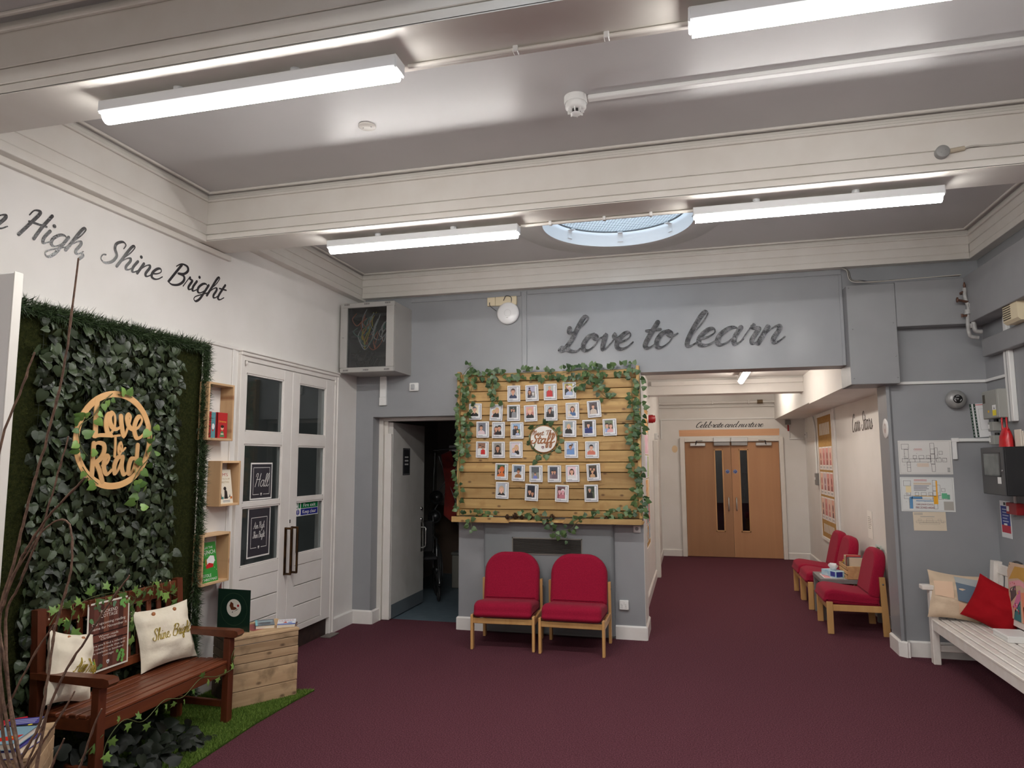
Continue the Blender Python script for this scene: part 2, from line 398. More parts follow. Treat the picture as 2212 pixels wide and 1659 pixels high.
# --- cornices: fascia round each bay plus two fillets on the ceiling
def fascia(b, axis, pos, a0, a1, zb, zt, out):
    """vertical fascia on a wall; out = direction into the room"""
    for (d, z0, z1) in ((0.085, zb, zb+0.05), (0.080, zb+0.055, zb+0.125), (0.085, zb+0.13, zt-0.012)):
        p0, p1 = sorted((pos, pos+out*d))
        if axis == 'x': b.box(p0, p1, a0, a1, z0, z1, .003)
        else: b.box(a0, a1, p0, p1, z0, z1, .003)
    p0, p1 = sorted((pos, pos+out*0.076))
    if axis == 'x': b.box(p0, p1, a0, a1, zb+0.002, zt)
    else: b.box(a0, a1, p0, p1, zb+0.002, zt)
def fillets(b, x0, x1, y0, y1, z):
    for d, w, za, zb in ((0.034, 0.020, z-0.016, z), (0.0005, 0.020, z-0.062, z-0.044)):
        b.box(x0+d, x1-d, y0+d, y0+d+w, za, zb, .004); b.box(x0+d, x1-d, y1-d-w, y1-d, za, zb, .004)
        b.box(x0+d, x0+d+w, y0+d+w, y1-d-w, za+.0005, zb-.0005, .004); b.box(x1-d-w, x1-d, y0+d+w, y1-d-w, za+.0005, zb-.0005, .004)
b = MB(); fascia(b, 'x', XL, 2.51, 4.20, 3.245, ZC, 1); b.box(XL, XL+0.03, 2.51, 4.56, 3.205, 3.245, .003); fascia(b, 'x', XR, 2.51, 4.20, 3.245, ZC, -1); fillets(b, XL+0.085, XR-0.085, 2.51, 4.20, ZC)
struct('trim_9', b, M_trim, 'cornice round the middle ceiling bay')
b = MB(); fascia(b, 'x', XL, 4.49, YF, 3.365, 3.645, 1); fascia(b, 'y', YF, XL+.084, XR-.084, 3.3845, 3.6445, -1); fascia(b, 'x', XR, 4.49, YF, 3.385, 3.645, -1); fillets(b, XL+0.085, XR-0.085, 4.49, YF-0.085, 3.645)
struct('trim_10', b, M_trim, 'cornice round the far ceiling bay')
b = MB(); fascia(b, 'x', XL, 0.34, 2.23, 3.245, ZC, 1); fascia(b, 'x', XR, 0.34, 2.23, 3.245, ZC, -1); fillets(b, XL+0.085, XR-0.085, 0.34, 2.23, ZC)
struct('trim_11', b, M_trim, 'cornice round the near ceiling bay')
# --- rooflights
M_ring = mat('rooflight_rim_paint', S(214, 213, 211), 0.4)
M_shaft = mat('rooflight_shaft_white', S(236, 238, 240), 0.45)
M_wire = mat('guard_wire', S(120, 126, 130), 0.5)
def rooflight(cx, cy, zc, R, Ro, label, full):
    t = thing('window_1' if full else 'window_2', label, None, (cx, cy, zc)); t['kind'] = 'structure'
    b = MB(); b.lathe([(R, -0.004), (Ro, -0.004), (Ro, 0.0)][::-1], 64); b.build('rim', M_ring, t)
    b = MB(); b.lathe([(R, -0.004), (R+0.002, 0.46)], 64); b.build('shaft', M_shaft, t)
    b = MB(); b.lathe([(0.0, 0.43), (R, 0.43)], 48); b.build('pane', pane('rooflight_glass', (0.92, 0.97, 1, 1), 0.02), t)
    if full:
        z = 0.12; Rg = R-0.045
        b = MB(); b.tube([(Rg*math.cos(a), Rg*math.sin(a), z) for a in [2*PI*i/64 for i in range(65)]], 0.008, 6, False); g = b.build('guard_ring', M_wire, t)
        b = MB(); n = 22
        for i in range(-n, n+1):
            d = i*Rg/n*1.0; h = math.sqrt(max(Rg*Rg-d*d, 0))
            if h < 0.02: continue
            for ang in (0.35, 0.35+PI/2):
                c, s_ = math.cos(ang), math.sin(ang)
                b.tube([(d*c-h*s_, d*s_+h*c, z), (d*c+h*s_, d*s_-h*c, z)], 0.0016, 4, False)
        b.build('wire_mesh', M_wire, g)
        for a in (PI/2+0.05, PI/2+0.85, PI/2-0.75, -PI/2, 0.15, PI+0.1):
            b = MB(); c, s_ = math.cos(a), math.sin(a)
            M = Matrix.Rotation(a-PI/2, 4, 'Z'); b.M = M
            b.box(-0.022, 0.022, R-0.006, R-0.001, 0.045, 0.115); b.box(-0.022, 0.022, Rg-0.01, R-0.001, 0.11, 0.117); b.box(-0.024, 0.024, R-0.010, R-0.002, 0.038, 0.045)
            b.build('bracket', M_shaft, t)
rooflight(-0.55, 5.72, 3.645, 0.63, 0.86, 'round rooflight with wire mesh guard', True)
rooflight(-0.55, 1.25, ZC, 0.61, 0.80, 'round rooflight above the viewer', False)
# --- skirting boards
def skirt(name, pts, label, h=0.125, t=0.02, side=1):
    b = MB(); n = len(pts)
    for i in range(n-1):
        a = Vector((*pts[i], 0)); c = Vector((*pts[i+1], 0)); d = (c-a).normalized(); nrm = Vector((d.y, -d.x, 0))*side
        A = [(0, 0), (t, 0), (t, h-0.012), (t*0.4, h), (0, h)]
        e = d*(t*0.5)
        P0 = [a - e*(1 if i else 0) + nrm*p[0] + Vector((0, 0, p[1])) for p in A]; P1 = [c + e*(1 if i < n-2 else 0) + nrm*p[0] + Vector((0, 0, p[1])) for p in A]
        k = len(A); b.add(P0+P1, [tuple(range(k)), tuple(range(2*k-1, k-1, -1))] + [(j, k+j, k+(j+1) % k, (j+1) % k) for j in range(k)])
    return struct(name, b, M_skirt, label)
skirt('baseboard_left', [(XL, 6.33), (XL, YF-0.001), (-3.235, YF-0.001), (-3.235, 6.90)], 'white skirting between the hall doors and store room', 0.135)
skirt('baseboard_left_wall', [(XL, -3.0), (XL, 4.66)], 'white skirting along the left wall')
skirt('baseboard_pier_left', [(-2.29, 7.0), (-2.29, YF), (-2.015, YF)], 'white skirting of the left pier')
skirt('baseboard_pier_right', [(-0.735, YF), (-0.46, YF), (-0.46, 7.2)], 'white skirting of the right pier')
skirt('baseboard_corridor_left', [(-0.54, 7.2), (-0.54, 12.65), (-0.195, 12.65)], 'white skirting on the corridor left wall', 0.115)
skirt('baseboard_corridor_right', [(1.52, 12.65), (1.87, 12.65), (1.87, 7.03)], 'white skirting on the corridor right wall', 0.11)
skirt('baseboard_right', [(1.675, 7.02), (1.675, 6.74), (1.715, 6.70), (1.735, 6.748), (XR, 6.748)], 'white skirting round the grey corner', 0.13)
skirt('baseboard_right_wall', [(XR, YF), (XR, -3.0)], 'skirting along the right wall')

# ------------------------------------------------------------------ batten lights
M_batten = mat('batten_white_metal', S(228, 230, 232), 0.4)
M_tube = emit('batten_diffuser', (1.0, 0.975, 0.94, 1), TUBE_POWER)
def batten(name, label, loc, L, rz=0, group='ceiling batten lights', e=None):
    t = thing(name, label, 'ceiling light', loc, rz, group)       # origin at soffit centre, runs along x
    b = MB(); b.box(-L/2+.004, L/2-.004, -0.044, 0.044, -0.078, -0.028, .004); b.build('housing', M_batten, t)
    n = 10; prof = [(0.033*math.cos(a), -0.080-0.037*math.sin(a)) for a in [PI*i/n for i in range(n+1)]]
    x0, x1 = -L/2+0.012, L/2-0.012; V = [(x0, p[0], p[1]) for p in prof]+[(x1, p[0], p[1]) for p in prof]
    b = MB(); b.add(V, [(i, n+1+i, n+2+i, i+1) for i in range(n)], True); b.add(V[:n+1], [tuple(range(n+1))]); b.add(V[n+1:], [tuple(range(n, -1, -1))]); b.build('diffuser', e or M_tube, t)
    for s_ in (-1, 1):
        b = MB(); b.box(s_*L/2-0.012 if s_ > 0 else -L/2, L/2 if s_ > 0 else -L/2+0.012, -0.0445, 0.0445, -0.084, -0.027, .005); b.build('end_cap', M_batten, t)
    for x in (-L*0.23, L*0.17):
        b = MB(); b.lathe([(0.0, -0.001), (0.022, -0.001), (0.022, -0.02), (0.014, -0.031), (0, -0.031)][::-1], 14, (x, 0, 0)); b.build('spacer', M_batten, t)
    return t
batten('batten_light', 'bright batten light under the near ceiling beam, left one', (-1.755, 2.375, 3.25), 1.40)
batten('batten_light', 'bright batten light under the near ceiling beam, cut off by the picture top', (0.735, 2.375, 3.25), 1.40)
batten('batten_light', 'bright batten light under the far beam, left of the round rooflight', (-1.77, 4.37, 3.25), 1.40)
batten('batten_light', 'bright batten light under the far beam, right of the round rooflight', (0.755, 4.37, 3.25), 1.40)
beam('trim_15', -1.9, -1.62, 3.252, 'rear ceiling beam', ZC, ZC)
batten('batten_light', 'batten light on the rear beam, left one', (-1.755, -1.76, 3.25), 1.40)
batten('batten_light', 'batten light on the rear beam, right one', (0.735, -1.76, 3.25), 1.40)
batten('batten_light', 'bright batten light on the corridor ceiling', (0.63, 8.42, 2.72), 1.40, PI/2, e=emit('corridor_diffuser', (1.0, 0.91, 0.81, 1), TUBE_POWER*0.55))
batten('batten_light', 'batten light beyond the corridor beam', (0.88, 11.05, 2.92), 1.40, PI/2, e=MATS['corridor_diffuser'])
# ================================================================== LETTERING
GL = {
'a': (1.02, [[(.80,.80),(.62,1.0),(.35,.95),(.10,.60),(.08,.22),(.26,.0),(.50,.12),(.72,.50),(.84,.98)],[(.84,.98),(.74,.45),(.80,.06),(.95,.02),(1.12,.28)]]),
'b': (.95, [[(.08,.6),(.40,1.5),(.46,2.0),(.34,2.1),(.2,1.6),(.10,.6),(.2,.05),(.48,.02),(.78,.35),(.74,.8),(.55,.92),(.7,.72),(.95,.8)]]),
'c': (.8, [[(.7,.8),(.5,1.0),(.2,.85),(.06,.4),(.2,.03),(.5,.02),(.8,.3)]]),
'd': (1.05, [[(.80,.80),(.6,1.0),(.32,.92),(.08,.5),(.12,.12),(.3,0),(.52,.15),(.74,.55)],[(1.02,2.05),(.86,1.2),(.74,.45),(.80,.06),(.95,.02),(1.15,.28)]]),
'e': (.78, [[(.05,.38),(.4,.5),(.62,.75),(.52,1.0),(.28,.92),(.08,.5),(.14,.12),(.4,.0),(.66,.12),(.86,.4)]]),
'f': (.66, [[(.15,.45),(.55,1.2),(.62,1.85),(.47,2.05),(.32,1.6),(.2,.6),(.10,-.6),(.2,-.95),(.38,-.7),(.36,-.1),(.28,.12),(.6,.2),(.8,.4)]]),
'g': (.98, [[(.80,.80),(.6,1.0),(.32,.92),(.08,.5),(.12,.12),(.3,0),(.52,.15),(.76,.55),(.84,.98)],[(.84,.98),(.72,.3),(.55,-.5),(.3,-.85),(.08,-.72),(.12,-.45),(.5,-.12),(1.05,.3)]]),
'h': (.95, [[(.10,.6),(.45,1.35),(.58,1.95),(.45,2.05),(.32,1.7),(.16,.7),(.04,.0)],[(.10,.35),(.4,.85),(.62,.98),(.7,.75),(.6,.25),(.68,.02),(.85,.06),(1.02,.32)]]),
'i': (.48, [[(.22,.95),(.1,.4),(.14,.06),(.28,.0),(.55,.3)],'dot',(.30,1.40)]),
'j': (.5, [[(.22,.95),(.1,0),(0,-.6),(-.2,-.8)]]),
'k': (.9, [[(.3,2.0),(.05,0)],[(.6,1.0),(.15,.5),(.6,0),(.9,.3)]]),
'l': (.48, [[(.05,.4),(.38,1.2),(.52,1.85),(.4,2.05),(.25,1.7),(.1,.6),(.14,.1),(.3,.0),(.6,.3)]]),
'm': (1.25, [[(.18,.95),(.04,0)],[(.08,.3),(.35,.85),(.5,.98),(.56,.8),(.42,0)],[(.46,.3),(.75,.85),(.92,.98),(.98,.75),(.88,.2),(.95,.0),(1.1,.05),(1.25,.3)]]),
'n': (.93, [[(.18,.95),(.04,0)],[(.08,.3),(.36,.82),(.58,.98),(.68,.78),(.58,.25),(.66,.02),(.82,.05),(1.0,.32)]]),
'o': (.84, [[(.45,.98),(.2,.85),(.06,.42),(.18,.04),(.45,.03),(.7,.4),(.68,.85),(.48,.98),(.5,.78),(.7,.66),(.92,.8)]]),
'r': (.72, [[(.02,.1),(.20,.9),(.26,1.12),(.32,.95),(.5,.9),(.56,.8),(.46,.25),(.54,.02),(.7,.06),(.88,.32)]]),
's': (.68, [[(.0,.1),(.3,.7),(.42,1.05),(.45,.8),(.6,.4),(.5,.05),(.25,.0),(.1,.15)],[(.5,.05),(.85,.3)]]),
't': (.55, [[(.35,1.55),(.15,.6),(.12,.15),(.25,.0),(.42,.05),(.65,.32)],[(-.05,1.05),(.6,1.1)]]),
'u': (.93, [[(.15,.95),(.05,.35),(.14,.02),(.35,.08),(.6,.5),(.72,.95)],[(.72,.95),(.63,.35),(.7,.03),(.85,.05),(1.0,.3)]]),
'v': (.84, [[(.1,.85),(.2,.95),(.22,.4),(.3,.02),(.45,.1),(.7,.65),(.72,.95),(.66,.8),(.78,.68),(.95,.8)]]),
',': (.45, [[(.12,.10),(.17,-.02),(.05,-.3)]]),
'A': (1.35, [[(-.1,.1),(.2,.1),(.75,1.2),(1.05,2.0)],[(1.05,2.0),(1.0,1.0),(1.08,.05),(1.3,.2)],[(.3,.75),(1.15,.85)]]),
'B': (1.25, [[(.50,1.9),(.25,.9),(.06,.1)],[(.15,1.62),(.45,1.98),(.95,1.95),(1.15,1.6),(.95,1.2),(.5,1.05),(1.0,1.0),(1.15,.6),(.9,.12),(.4,-.08),(.0,.1)]]),
'C': (1.1, [[(1.15,1.55),(1.1,1.9),(.85,2.0),(.4,1.6),(.1,.9),(.1,.3),(.35,.0),(.7,.05),(1.1,.45)]]),
'H': (1.22, [[(.05,1.55),(.15,1.95),(.4,2.05),(.5,1.85),(.3,1.0),(.05,-.0)],[(1.15,2.05),(.95,1.0),(.85,.05)],[(.2,1.1),(1.15,1.15)]]),
'L': (.98, [[(.05,1.45),(.10,1.2),(.35,1.2),(.75,1.7),(.85,2.05),(.65,2.15),(.5,1.7),(.35,.7),(.1,.1),(-.15,.05),(-.1,.25),(.15,.2),(.5,.0),(.8,-.02),(.95,.15)]]),
'M': (1.35, [[(.0,.0),(.12,.9),(.22,1.7),(.4,1.95),(.5,1.7),(.45,.2)],[(.45,.2),(.65,1.3),(.95,1.95),(1.05,1.7),(.98,.5),(1.05,.05),(1.25,.25)]]),
'R': (1.1, [[(.35,1.95),(.2,1.0),(.1,0)],[(.05,1.6),(.4,1.98),(.85,1.9),(.95,1.45),(.6,1.1),(.3,1.0),(.6,.7),(.95,.05),(1.15,.1)]]),
'S': (1.05, [[(1.0,1.55),(1.02,1.9),(.75,2.05),(.45,1.75),(.5,1.3),(.8,.8),(.7,.25),(.35,-.02),(.02,.15),(-.02,.5),(.15,.6)]]),
'T': (1.0, [[(.0,1.6),(.15,1.9),(.6,1.95),(1.2,2.0)],[(.7,1.95),(.55,.9),(.45,.0)]]),
}
STK = [0]
def stroke(b, pts, o, u, v, thick, thin, depth, rot=0.0):
    """brush stroke: thick on down strokes, thin on up strokes; ribbon with a little depth"""
    o = Vector(o); u = Vector(u); v = Vector(v); nrm = u.cross(v).normalized()
    P = catmull([(p[0], p[1], 0) for p in pts], 5); n = len(P); Lf = []; Rt = []; W = []
    for i in range(n):
        t = P[min(i+1, n-1)] - P[max(i-1, 0)]
        t = t.normalized() if t.length > 1e-9 else Vector((1, 0, 0))
        k = max(0.0, min(1.0, 0.5 - 0.62*(t.y*math.cos(rot) + t.x*math.sin(rot)))); W.append(thin + (thick-thin)*k*k*(3-2*k))
        q = Vector((-t.y, t.x, 0)); Lf.append(P[i] + q*W[i]/2); Rt.append(P[i] - q*W[i]/2)
    to = lambda p, d: o + u*p.x + v*p.y + nrm*d
    STK[0] += 1; depth = depth*(1+.012*(STK[0] % 9))
    V = [to(p, depth*(1+.0012*i)) for i, p in enumerate(Lf)] + [to(p, depth*(1+.0012*i)) for i, p in enumerate(Rt)] + [to(p, 0) for p in Lf] + [to(p, 0) for p in Rt]
    F = []
    for i in range(n-1):
        F += [(i, n+i, n+i+1, i+1), (2*n+i, i, i+1, 2*n+i+1), (n+i, 3*n+i, 3*n+i+1, n+i+1)]
    b.add(V, F)
    for e in (0, n-1): disc(b, P[e], W[e]/2, o, u, v, depth*.985)
def disc(b, c, r, o, u, v, depth):
    o = Vector(o); u = Vector(u); v = Vector(v); nrm = u.cross(v).normalized()
    b.prism([(c[0]+r*math.cos(a), c[1]+r*math.sin(a)) for a in [2*PI*i/10 for i in range(10)]], o, u, v, nrm*depth)
def script(b, text, o, u, v, xh, W=None, slant=0.3, thick=0.2, thin=0.07, depth=0.0015, space=0.65):
    """cursive text, baseline at o, x-height xh, stretched to width W"""
    tot = sum(space if c == ' ' else GL[c][0] for c in text); sx = xh if W is None else W/(tot+0.25)
    x = 0.0
    for c in text:
        if c == ' ': x += space; continue
        adv, st = GL[c]; i = 0
        while i < len(st):
            s_ = st[i]
            if s_ == 'dot':
                p = st[i+1]; disc(b, ((x+p[0]+slant*p[1])*sx, p[1]*xh), thick*xh*0.62, o, u, v, depth); i += 2; continue
            stroke(b, [((x+p[0]+slant*p[1])*sx, p[1]*xh) for p in s_], o, u, v, thick*xh, thin*xh, depth); i += 1
        x += adv
_TX = {}
def _text(s_, cap=0.0):
    """built-in sans letters as flat faces, cap height 1, from x=0"""
    if s_ in _TX: return _TX[s_]
    cu = bpy.data.curves.new('t', 'FONT'); cu.body = s_; cu.size = 1.37; cu.resolution_u = 2
    ob = bpy.data.objects.new('t', cu); COL.objects.link(ob)
    dg = bpy.context.evaluated_depsgraph_get(); me = ob.evaluated_get(dg).to_mesh()
    V = [(p.co.x, p.co.y) for p in me.vertices]; F = [tuple(p.vertices) for p in me.polygons]
    ob.evaluated_get(dg).to_mesh_clear(); bpy.data.objects.remove(ob); bpy.data.curves.remove(cu)
    x0 = min((p[0] for p in V), default=0); x1 = max((p[0] for p in V), default=1)
    _TX[s_] = ([(p[0]-x0, p[1]) for p in V], F, x1-x0); return _TX[s_]
def words(b, s_, o, u, v, h, x, y, W=None, align='c'):
    """print words of cap height h; (x,y) = baseline anchor on the sheet"""
    V, F, w = _text(s_); o = Vector(o); u = Vector(u); v = Vector(v)
    sx = h if W is None else W/w
    ox = x - (w*sx/2 if align == 'c' else (w*sx if align == 'r' else 0))
    b.add([o + u*(ox+p[0]*sx) + v*(y+p[1]*h) for p in V], F)
def lines(b, o, u, v, x0, x1, y0, y1, n, col, fill=0.45, rnd=None):
    """rows of illegibly small print"""
    b.col(col); dy = (y1-y0)/n
    for i in range(n):
        xe = x1 if rnd is None else x0+(x1-x0)*rnd.uniform(0.55, 1)
        b.rect(x0, xe, y0+dy*i+dy*(1-fill)/2, y0+dy*i+dy*(1+fill)/2, o, u, v)
# ================================================================== DOORS AND WHAT LIES BEHIND THEM
M_door = mat('door_white_gloss', S(233, 229, 224), 0.3, S(228, 223, 217), 4)
M_glass = pane('door_glass', (0.80, 0.83, 0.84, 1), 0.03)
M_bronze = mat('dark_bronze', S(62, 46, 34), 0.35, S(96, 70, 42), 14, metal=0.8)
M_chrome = mat('satin_chrome', S(196, 196, 194), 0.28, metal=1.0)
# --- hall beyond the left wall
b = MB(); b.box(-7.5, XL-0.2, 3.2, 8.2, -0.1, 0.16); b.box(-7.6, -7.5, 3.0, 8.4, -0.1, 3.2); b.box(-7.5, XL-0.2, 3.0, 3.2, 0, 3.2); b.box(-7.5, XL-0.2, 8.2, 8.4, 0, 3.2); b.box(-7.6, XL-0.15, 3.0, 8.4, 3.1, 3.3)
struct('wall_hall', b, mat('dim_hall_paint', S(150, 154, 154), 0.8, S(138, 142, 142), 3), 'dim hall behind the glazed doors')
b = MB()
for i in range(3): b.box(-6.6+0.3*i, -6.3+0.3*i, 3.3, 8.1, 0.16, 0.95-0.22*i)
b.box(-7.48, -7.40, 5.2, 5.7, 0.16, 3.0); b.box(-7.48, -7.42, 6.9, 7.3, 0.16, 3.0)
struct('wall_hall_stage', b, mat('hall_stage_grey', S(120, 124, 124), 0.7), 'stage steps inside the dim hall')
t = thing('hall_fill_light', 'fill light added inside the hall behind the glazed doors', 'fill light', (-5.3, 5.6, 3.098))  # added light, brightens the hall seen through the door glass
b = MB(); b.lathe([(.16, 0), (.16, -.05), (.12, -.08), (0, -.09)][::-1], 24); b.build('fill_globe', emit('hall_fill_glow', (1, .96, .9, 1), 24.0), t)
b = MB(); b.lathe([(.17, 0), (.17, -.012), (.16, -.012)][::-1], 24); b.build('rim', M_chrome, t)
# --- door_1: glazed hall double doors
t = thing('door_1', 'white glazed double doors to the hall', None, (XL, 5.5, 0)); t['kind'] = 'structure'
off = Vector((-XL, -5.5, 0))
def bd(M=True): return MB(Matrix.Translation(off))
b = bd()
for (y0, y1, z0, z1) in ((4.735, 4.79, 0, 2.525), (6.25, 6.312, 0, 2.525)):
    b.box(XL-0.16, XL+0.022, y0, y1, z0, z1, .004)
b.box(XL+.001, XL+0.030, 4.733, 4.752, 0.001, 2.499, .004); b.box(XL+.001, XL+0.030, 6.293, 6.314, 0.001, 2.499, .004)
b.box(XL-0.158, XL+0.020, 4.79, 6.25, 2.46, 2.523, .004); b.box(XL+.001, XL+0.036, 4.731, 6.316, 2.50, 2.527, .005); b.box(XL+.001, XL+0.045, 4.725, 6.322, 2.5275, 2.541, .004)
b.build('frame', M_door, t)
b = bd(); b.box(XL-0.15, XL-0.02, 4.79, 6.25, 0.001, 0.155); b.build('step_riser', mat('dark_riser', S(44, 30, 27), 0.7, S(58, 40, 34), 20), t)
b = bd(); b.box(XL+0.0, XL+0.10, 6.12, 6.30, 0.001, 0.012, .003); b.build('door_stop_plate', mat('floor_plate_grey', S(112, 104, 98), 0.6), t)
PZ = ((1.895, 2.365), (1.33, 1.797), (0.832, 1.298))
for k, (y0, y1, p0, p1) in enumerate(((4.792, 5.494, 4.83, 5.36), (5.498, 6.248, 5.612, 6.088))):
    xa, xb = XL-0.032, XL+0.016
    b = bd()
    b.box(xa, xb, y0, p0, 0.165, 2.455, .003); b.box(xa, xb, p1, y1, 0.165, 2.455, .003)
    for (z0, z1) in ((2.365, 2.455), (1.797, 1.895), (1.298, 1.33), (0.74, 0.832)): b.box(xa, xb, p0-.001, p1+.001, z0, z1, .002)
    b.box(xa, xb, p0-.001, p1+.001, 0.165, 0.215, .002)
    for (z0, z1) in PZ:             # glazing beads
        for q in ((p0, p0+.014, z0, z1), (p1-.014, p1, z0, z1), (p0, p1, z0, z0+.014), (p0, p1, z1-.014, z1)): b.box(xb-.016, xb-.004, *q, .003)
    lf = b.build('leaf', M_door, t)
    for (z0, z1) in PZ:
        b = bd(); b.box(-3.462, -3.458, p0, p1, z0, z1); b.build('pane', M_glass, lf)
    for (z0, z1) in ((0.215, 0.386), (0.386, 0.56), (0.56, 0.74)):
        b = bd(); b.box(xa+.01, xb-.004, p0, p1, z0+.004, z1-.004, .003); b.build('board', M_door, lf)
    yc = 5.448 if k == 0 else 5.545
    b = bd(); b.box(xb, xb+.008, yc-.016, yc+.016, 0.685, 1.09, .002); b.build('handle_plate', M_bronze, lf)
    b = bd(); b.box(xb+.052, xb+.068, yc-.010, yc+.010, 0.69, 1.085, .004)
    for z in (0.695, 1.08): b.box(xb+.004, xb+.066, yc-.009, yc+.009, z-.009, z+.009, .003)
    b.build('pull_handle', M_bronze, lf)
b = bd(); b.box(XL+.0162, XL+.0175, 5.508, 5.522, 1.12, 1.15); b.build('lock_hole', mat('black_plastic', S(22), 0.4), t)
for y in (4.80, 6.235):
    b = bd(); b.lathe([(0, .016), (.008, .016), (.008, -.016), (0, -.016)][::-1], 10, (XL+.03, y, 2.44)); b.build('hinge', M_door, t)
# posters on the glass (flat sheets)
U, V3 = (0, 1, 0), (0, 0, 1)
M_print = printed()
M_gloss = printed('glossy_print', 0.25)
INK = S(52, 50, 58); CREAM = S(232, 230, 226)
def crest(b, o, u, v, x, y, s_, c1=CREAM, c2=INK):
    b.col(c1); b.poly([(x-s_, y+s_), (x-s_, y-.1*s_), (x-.6*s_, y-.8*s_), (x, y-1.3*s_), (x+.6*s_, y-.8*s_), (x+s_, y-.1*s_), (x+s_, y+s_)], o, u, v)
    o2 = Vector(o)+Vector(u).cross(Vector(v)).normalized()*0.0006; b.col(c2); b.poly([(x-.6*s_, y+.6*s_), (x, y-.1*s_), (x+.6*s_, y+.6*s_), (x+.25*s_, y-.5*s_), (x, y-.9*s_), (x-.25*s_, y-.5*s_)][::1], o2, u, v)
def sheet(name, label, cat, o, u, v, w, h, base, parent=None, bend=0.0, th=0.0012, group=None):
    """a flat sheet w x h with lower left corner o; returns object maker state"""
    b = MB(); b.col(base); u = Vector(u); v = Vector(v); n = u.cross(v).normalized()
    b.prism([(0, 0), (w, 0), (w, h), (0, h)], Vector(o), u, v, n*th)
    return b, Vector(o)+n*(th+0.0004), u, v
def frame_line(b, o, u, v, x0, x1, y0, y1, t_, gap=None):
    b.rect(x0, x0+t_, y0, y1, o, u, v); b.rect(x1-t_, x1, y0, y1, o, u, v); b.rect(x0, x1, y1-t_, y1, o, u, v)
    if gap: b.rect(x0, gap[0], y0, y0+t_, o, u, v); b.rect(gap[1], x1, y0, y0+t_, o, u, v)
    else: b.rect(x0, x1, y0, y0+t_, o, u, v)
XP = XL-0.006
b, o, u, v = sheet('', '', '', (XP, 4.955, 1.348), U, V3, 0.30, 0.30, CREAM)
b.col(INK); b.rect(.012, .288, .012, .288, o, u, v); o += Vector((.0004, 0, 0)); b.col(CREAM); frame_line(b, o, u, v, .035, .265, .04, .262, .004, (.12, .18)); crest(b, o, u, v, .15, .043, .010)
b.col(CREAM); script(b, 'Hall', o+Vector((.0004, .06, .105)), u, v, .052, .20, .12, .10, .07, .0006)
tag(b.build('poster', M_print), 'black poster reading Hall on the glass door', 'poster')
b, o, u, v = sheet('', '', '', (XP, 4.94, 0.885), U, V3, 0.31, 0.40, CREAM)
b.col(INK); b.rect(.012, .298, .012, .388, o, u, v); o += Vector((.0004, 0, 0)); b.col(CREAM); frame_line(b, o, u, v, .045, .265, .075, .32, .004, (.125, .185)); crest(b, o, u, v, .155, .078, .010)
b.col(CREAM); script(b, 'Aim High', o+Vector((.0004, .075, .23)), u, v, .026, .155, .15, .10, .07, .0006); script(b, 'Shine Bright', o+Vector((.0004, .07, .155)), u, v, .026, .165, .15, .10, .07, .0006)
tag(b.build('poster', M_print), 'black poster reading Aim High Shine Bright on the glass door', 'poster')
b, o, u, v = sheet('', '', '', (XP, 5.622, 1.165), U, V3, 0.40, 0.128, S(235, 238, 236))
b.col(S(20, 110, 62)); b.rect(.098, .394, .067, .124, o, u, v); b.col(S(40, 48, 130)); b.rect(.098, .394, .006, .063, o, u, v)
o += Vector((.0004, 0, 0)); b.col(S(240)); words(b, 'Fire exit', o, u, v, .034, .246, .079, .21); words(b, 'Keep clear', o, u, v, .034, .246, .020, .235)
b.col(S(20, 110, 62)); b.rect(.012, .05, .07, .12, o, u, v); b.rect(.06, .086, .07, .12, o, u, v); b.col(S(235)); b.poly(circ(.034, .108, .007, 10), o+Vector((.0004, 0, 0)), u, v); b.rect(.024, .044, .076, .099, o+Vector((.0004, 0, 0)), u, v)
b.col(S(40, 48, 130)); b.poly(circ(.050, .035, .026, 18), o, u, v); b.col(S(240)); b.rect(.045, .055, .026, .056, o+Vector((.0004, 0, 0)), u, v); b.poly(circ(.050, .018, .005, 8), o+Vector((.0004, 0, 0)), u, v)
tag(b.build('fire_exit_sign', M_gloss), 'green and blue sign reading Fire exit Keep clear on glass', 'sign')

# --- door_2: store room door, standing open
M_sdoor = mat('store_door_laminate', S(205, 203, 199), 0.45, S(198, 196, 191), 5)
t = thing('door_2', 'pale grey store room door standing open', None, (-3.11, 6.97, 0)); t['kind'] = 'structure'
off2 = Matrix.Translation((3.11, -6.97, 0))
b = MB(off2)
b.box(-3.29, -3.205, 6.90, 7.02, 0, 2.125, .004); b.box(-3.205, -3.165, 6.94, 7.02, 0, 2.09, .004); b.box(-2.30, -2.27, 6.92, 7.02, 0, 2.125, .004); b.box(-3.205, -2.30, 6.905, 7.02, 2.085, 2.122, .004)
b.build('frame', M_trim, t)
b = MB(off2); b.box(-3.20, -3.118, 6.925, 6.962, 0.005, 1.95, .005); b.build('finger_guard', M_door, t)
b = MB(off2); b.box(-3.165, -3.118, 6.97, 7.89, 0.008, 2.075, .003); lf = b.build('leaf', M_sdoor, t)
b = MB(off2); b.box(-3.1175, -3.115, 6.98, 7.885, 0.01, 0.15); b.build('kick_plate', mat('kick_plate_grey', S(98, 106, 112), 0.5), lf)
b = MB(off2); b.box(-3.1175, -3.113, 7.79, 7.83, 0.60, 0.94, .002); b.build('handle_plate', M_chrome, lf)
b = MB(off2); b.tube([(-3.115, 7.81, .645)] + [(-3.115+.055*min(1, i/2), 7.81, .645+(.01 if i > 1 else 0)*i) for i in range(1, 3)] + [(-3.06, 7.81, .70), (-3.06, 7.81, .83), (-3.06, 7.81, .868), (-3.07, 7.81, .88), (-3.115, 7.81, .88)], .010, 8); b.build('pull_handle', M_chrome, lf)
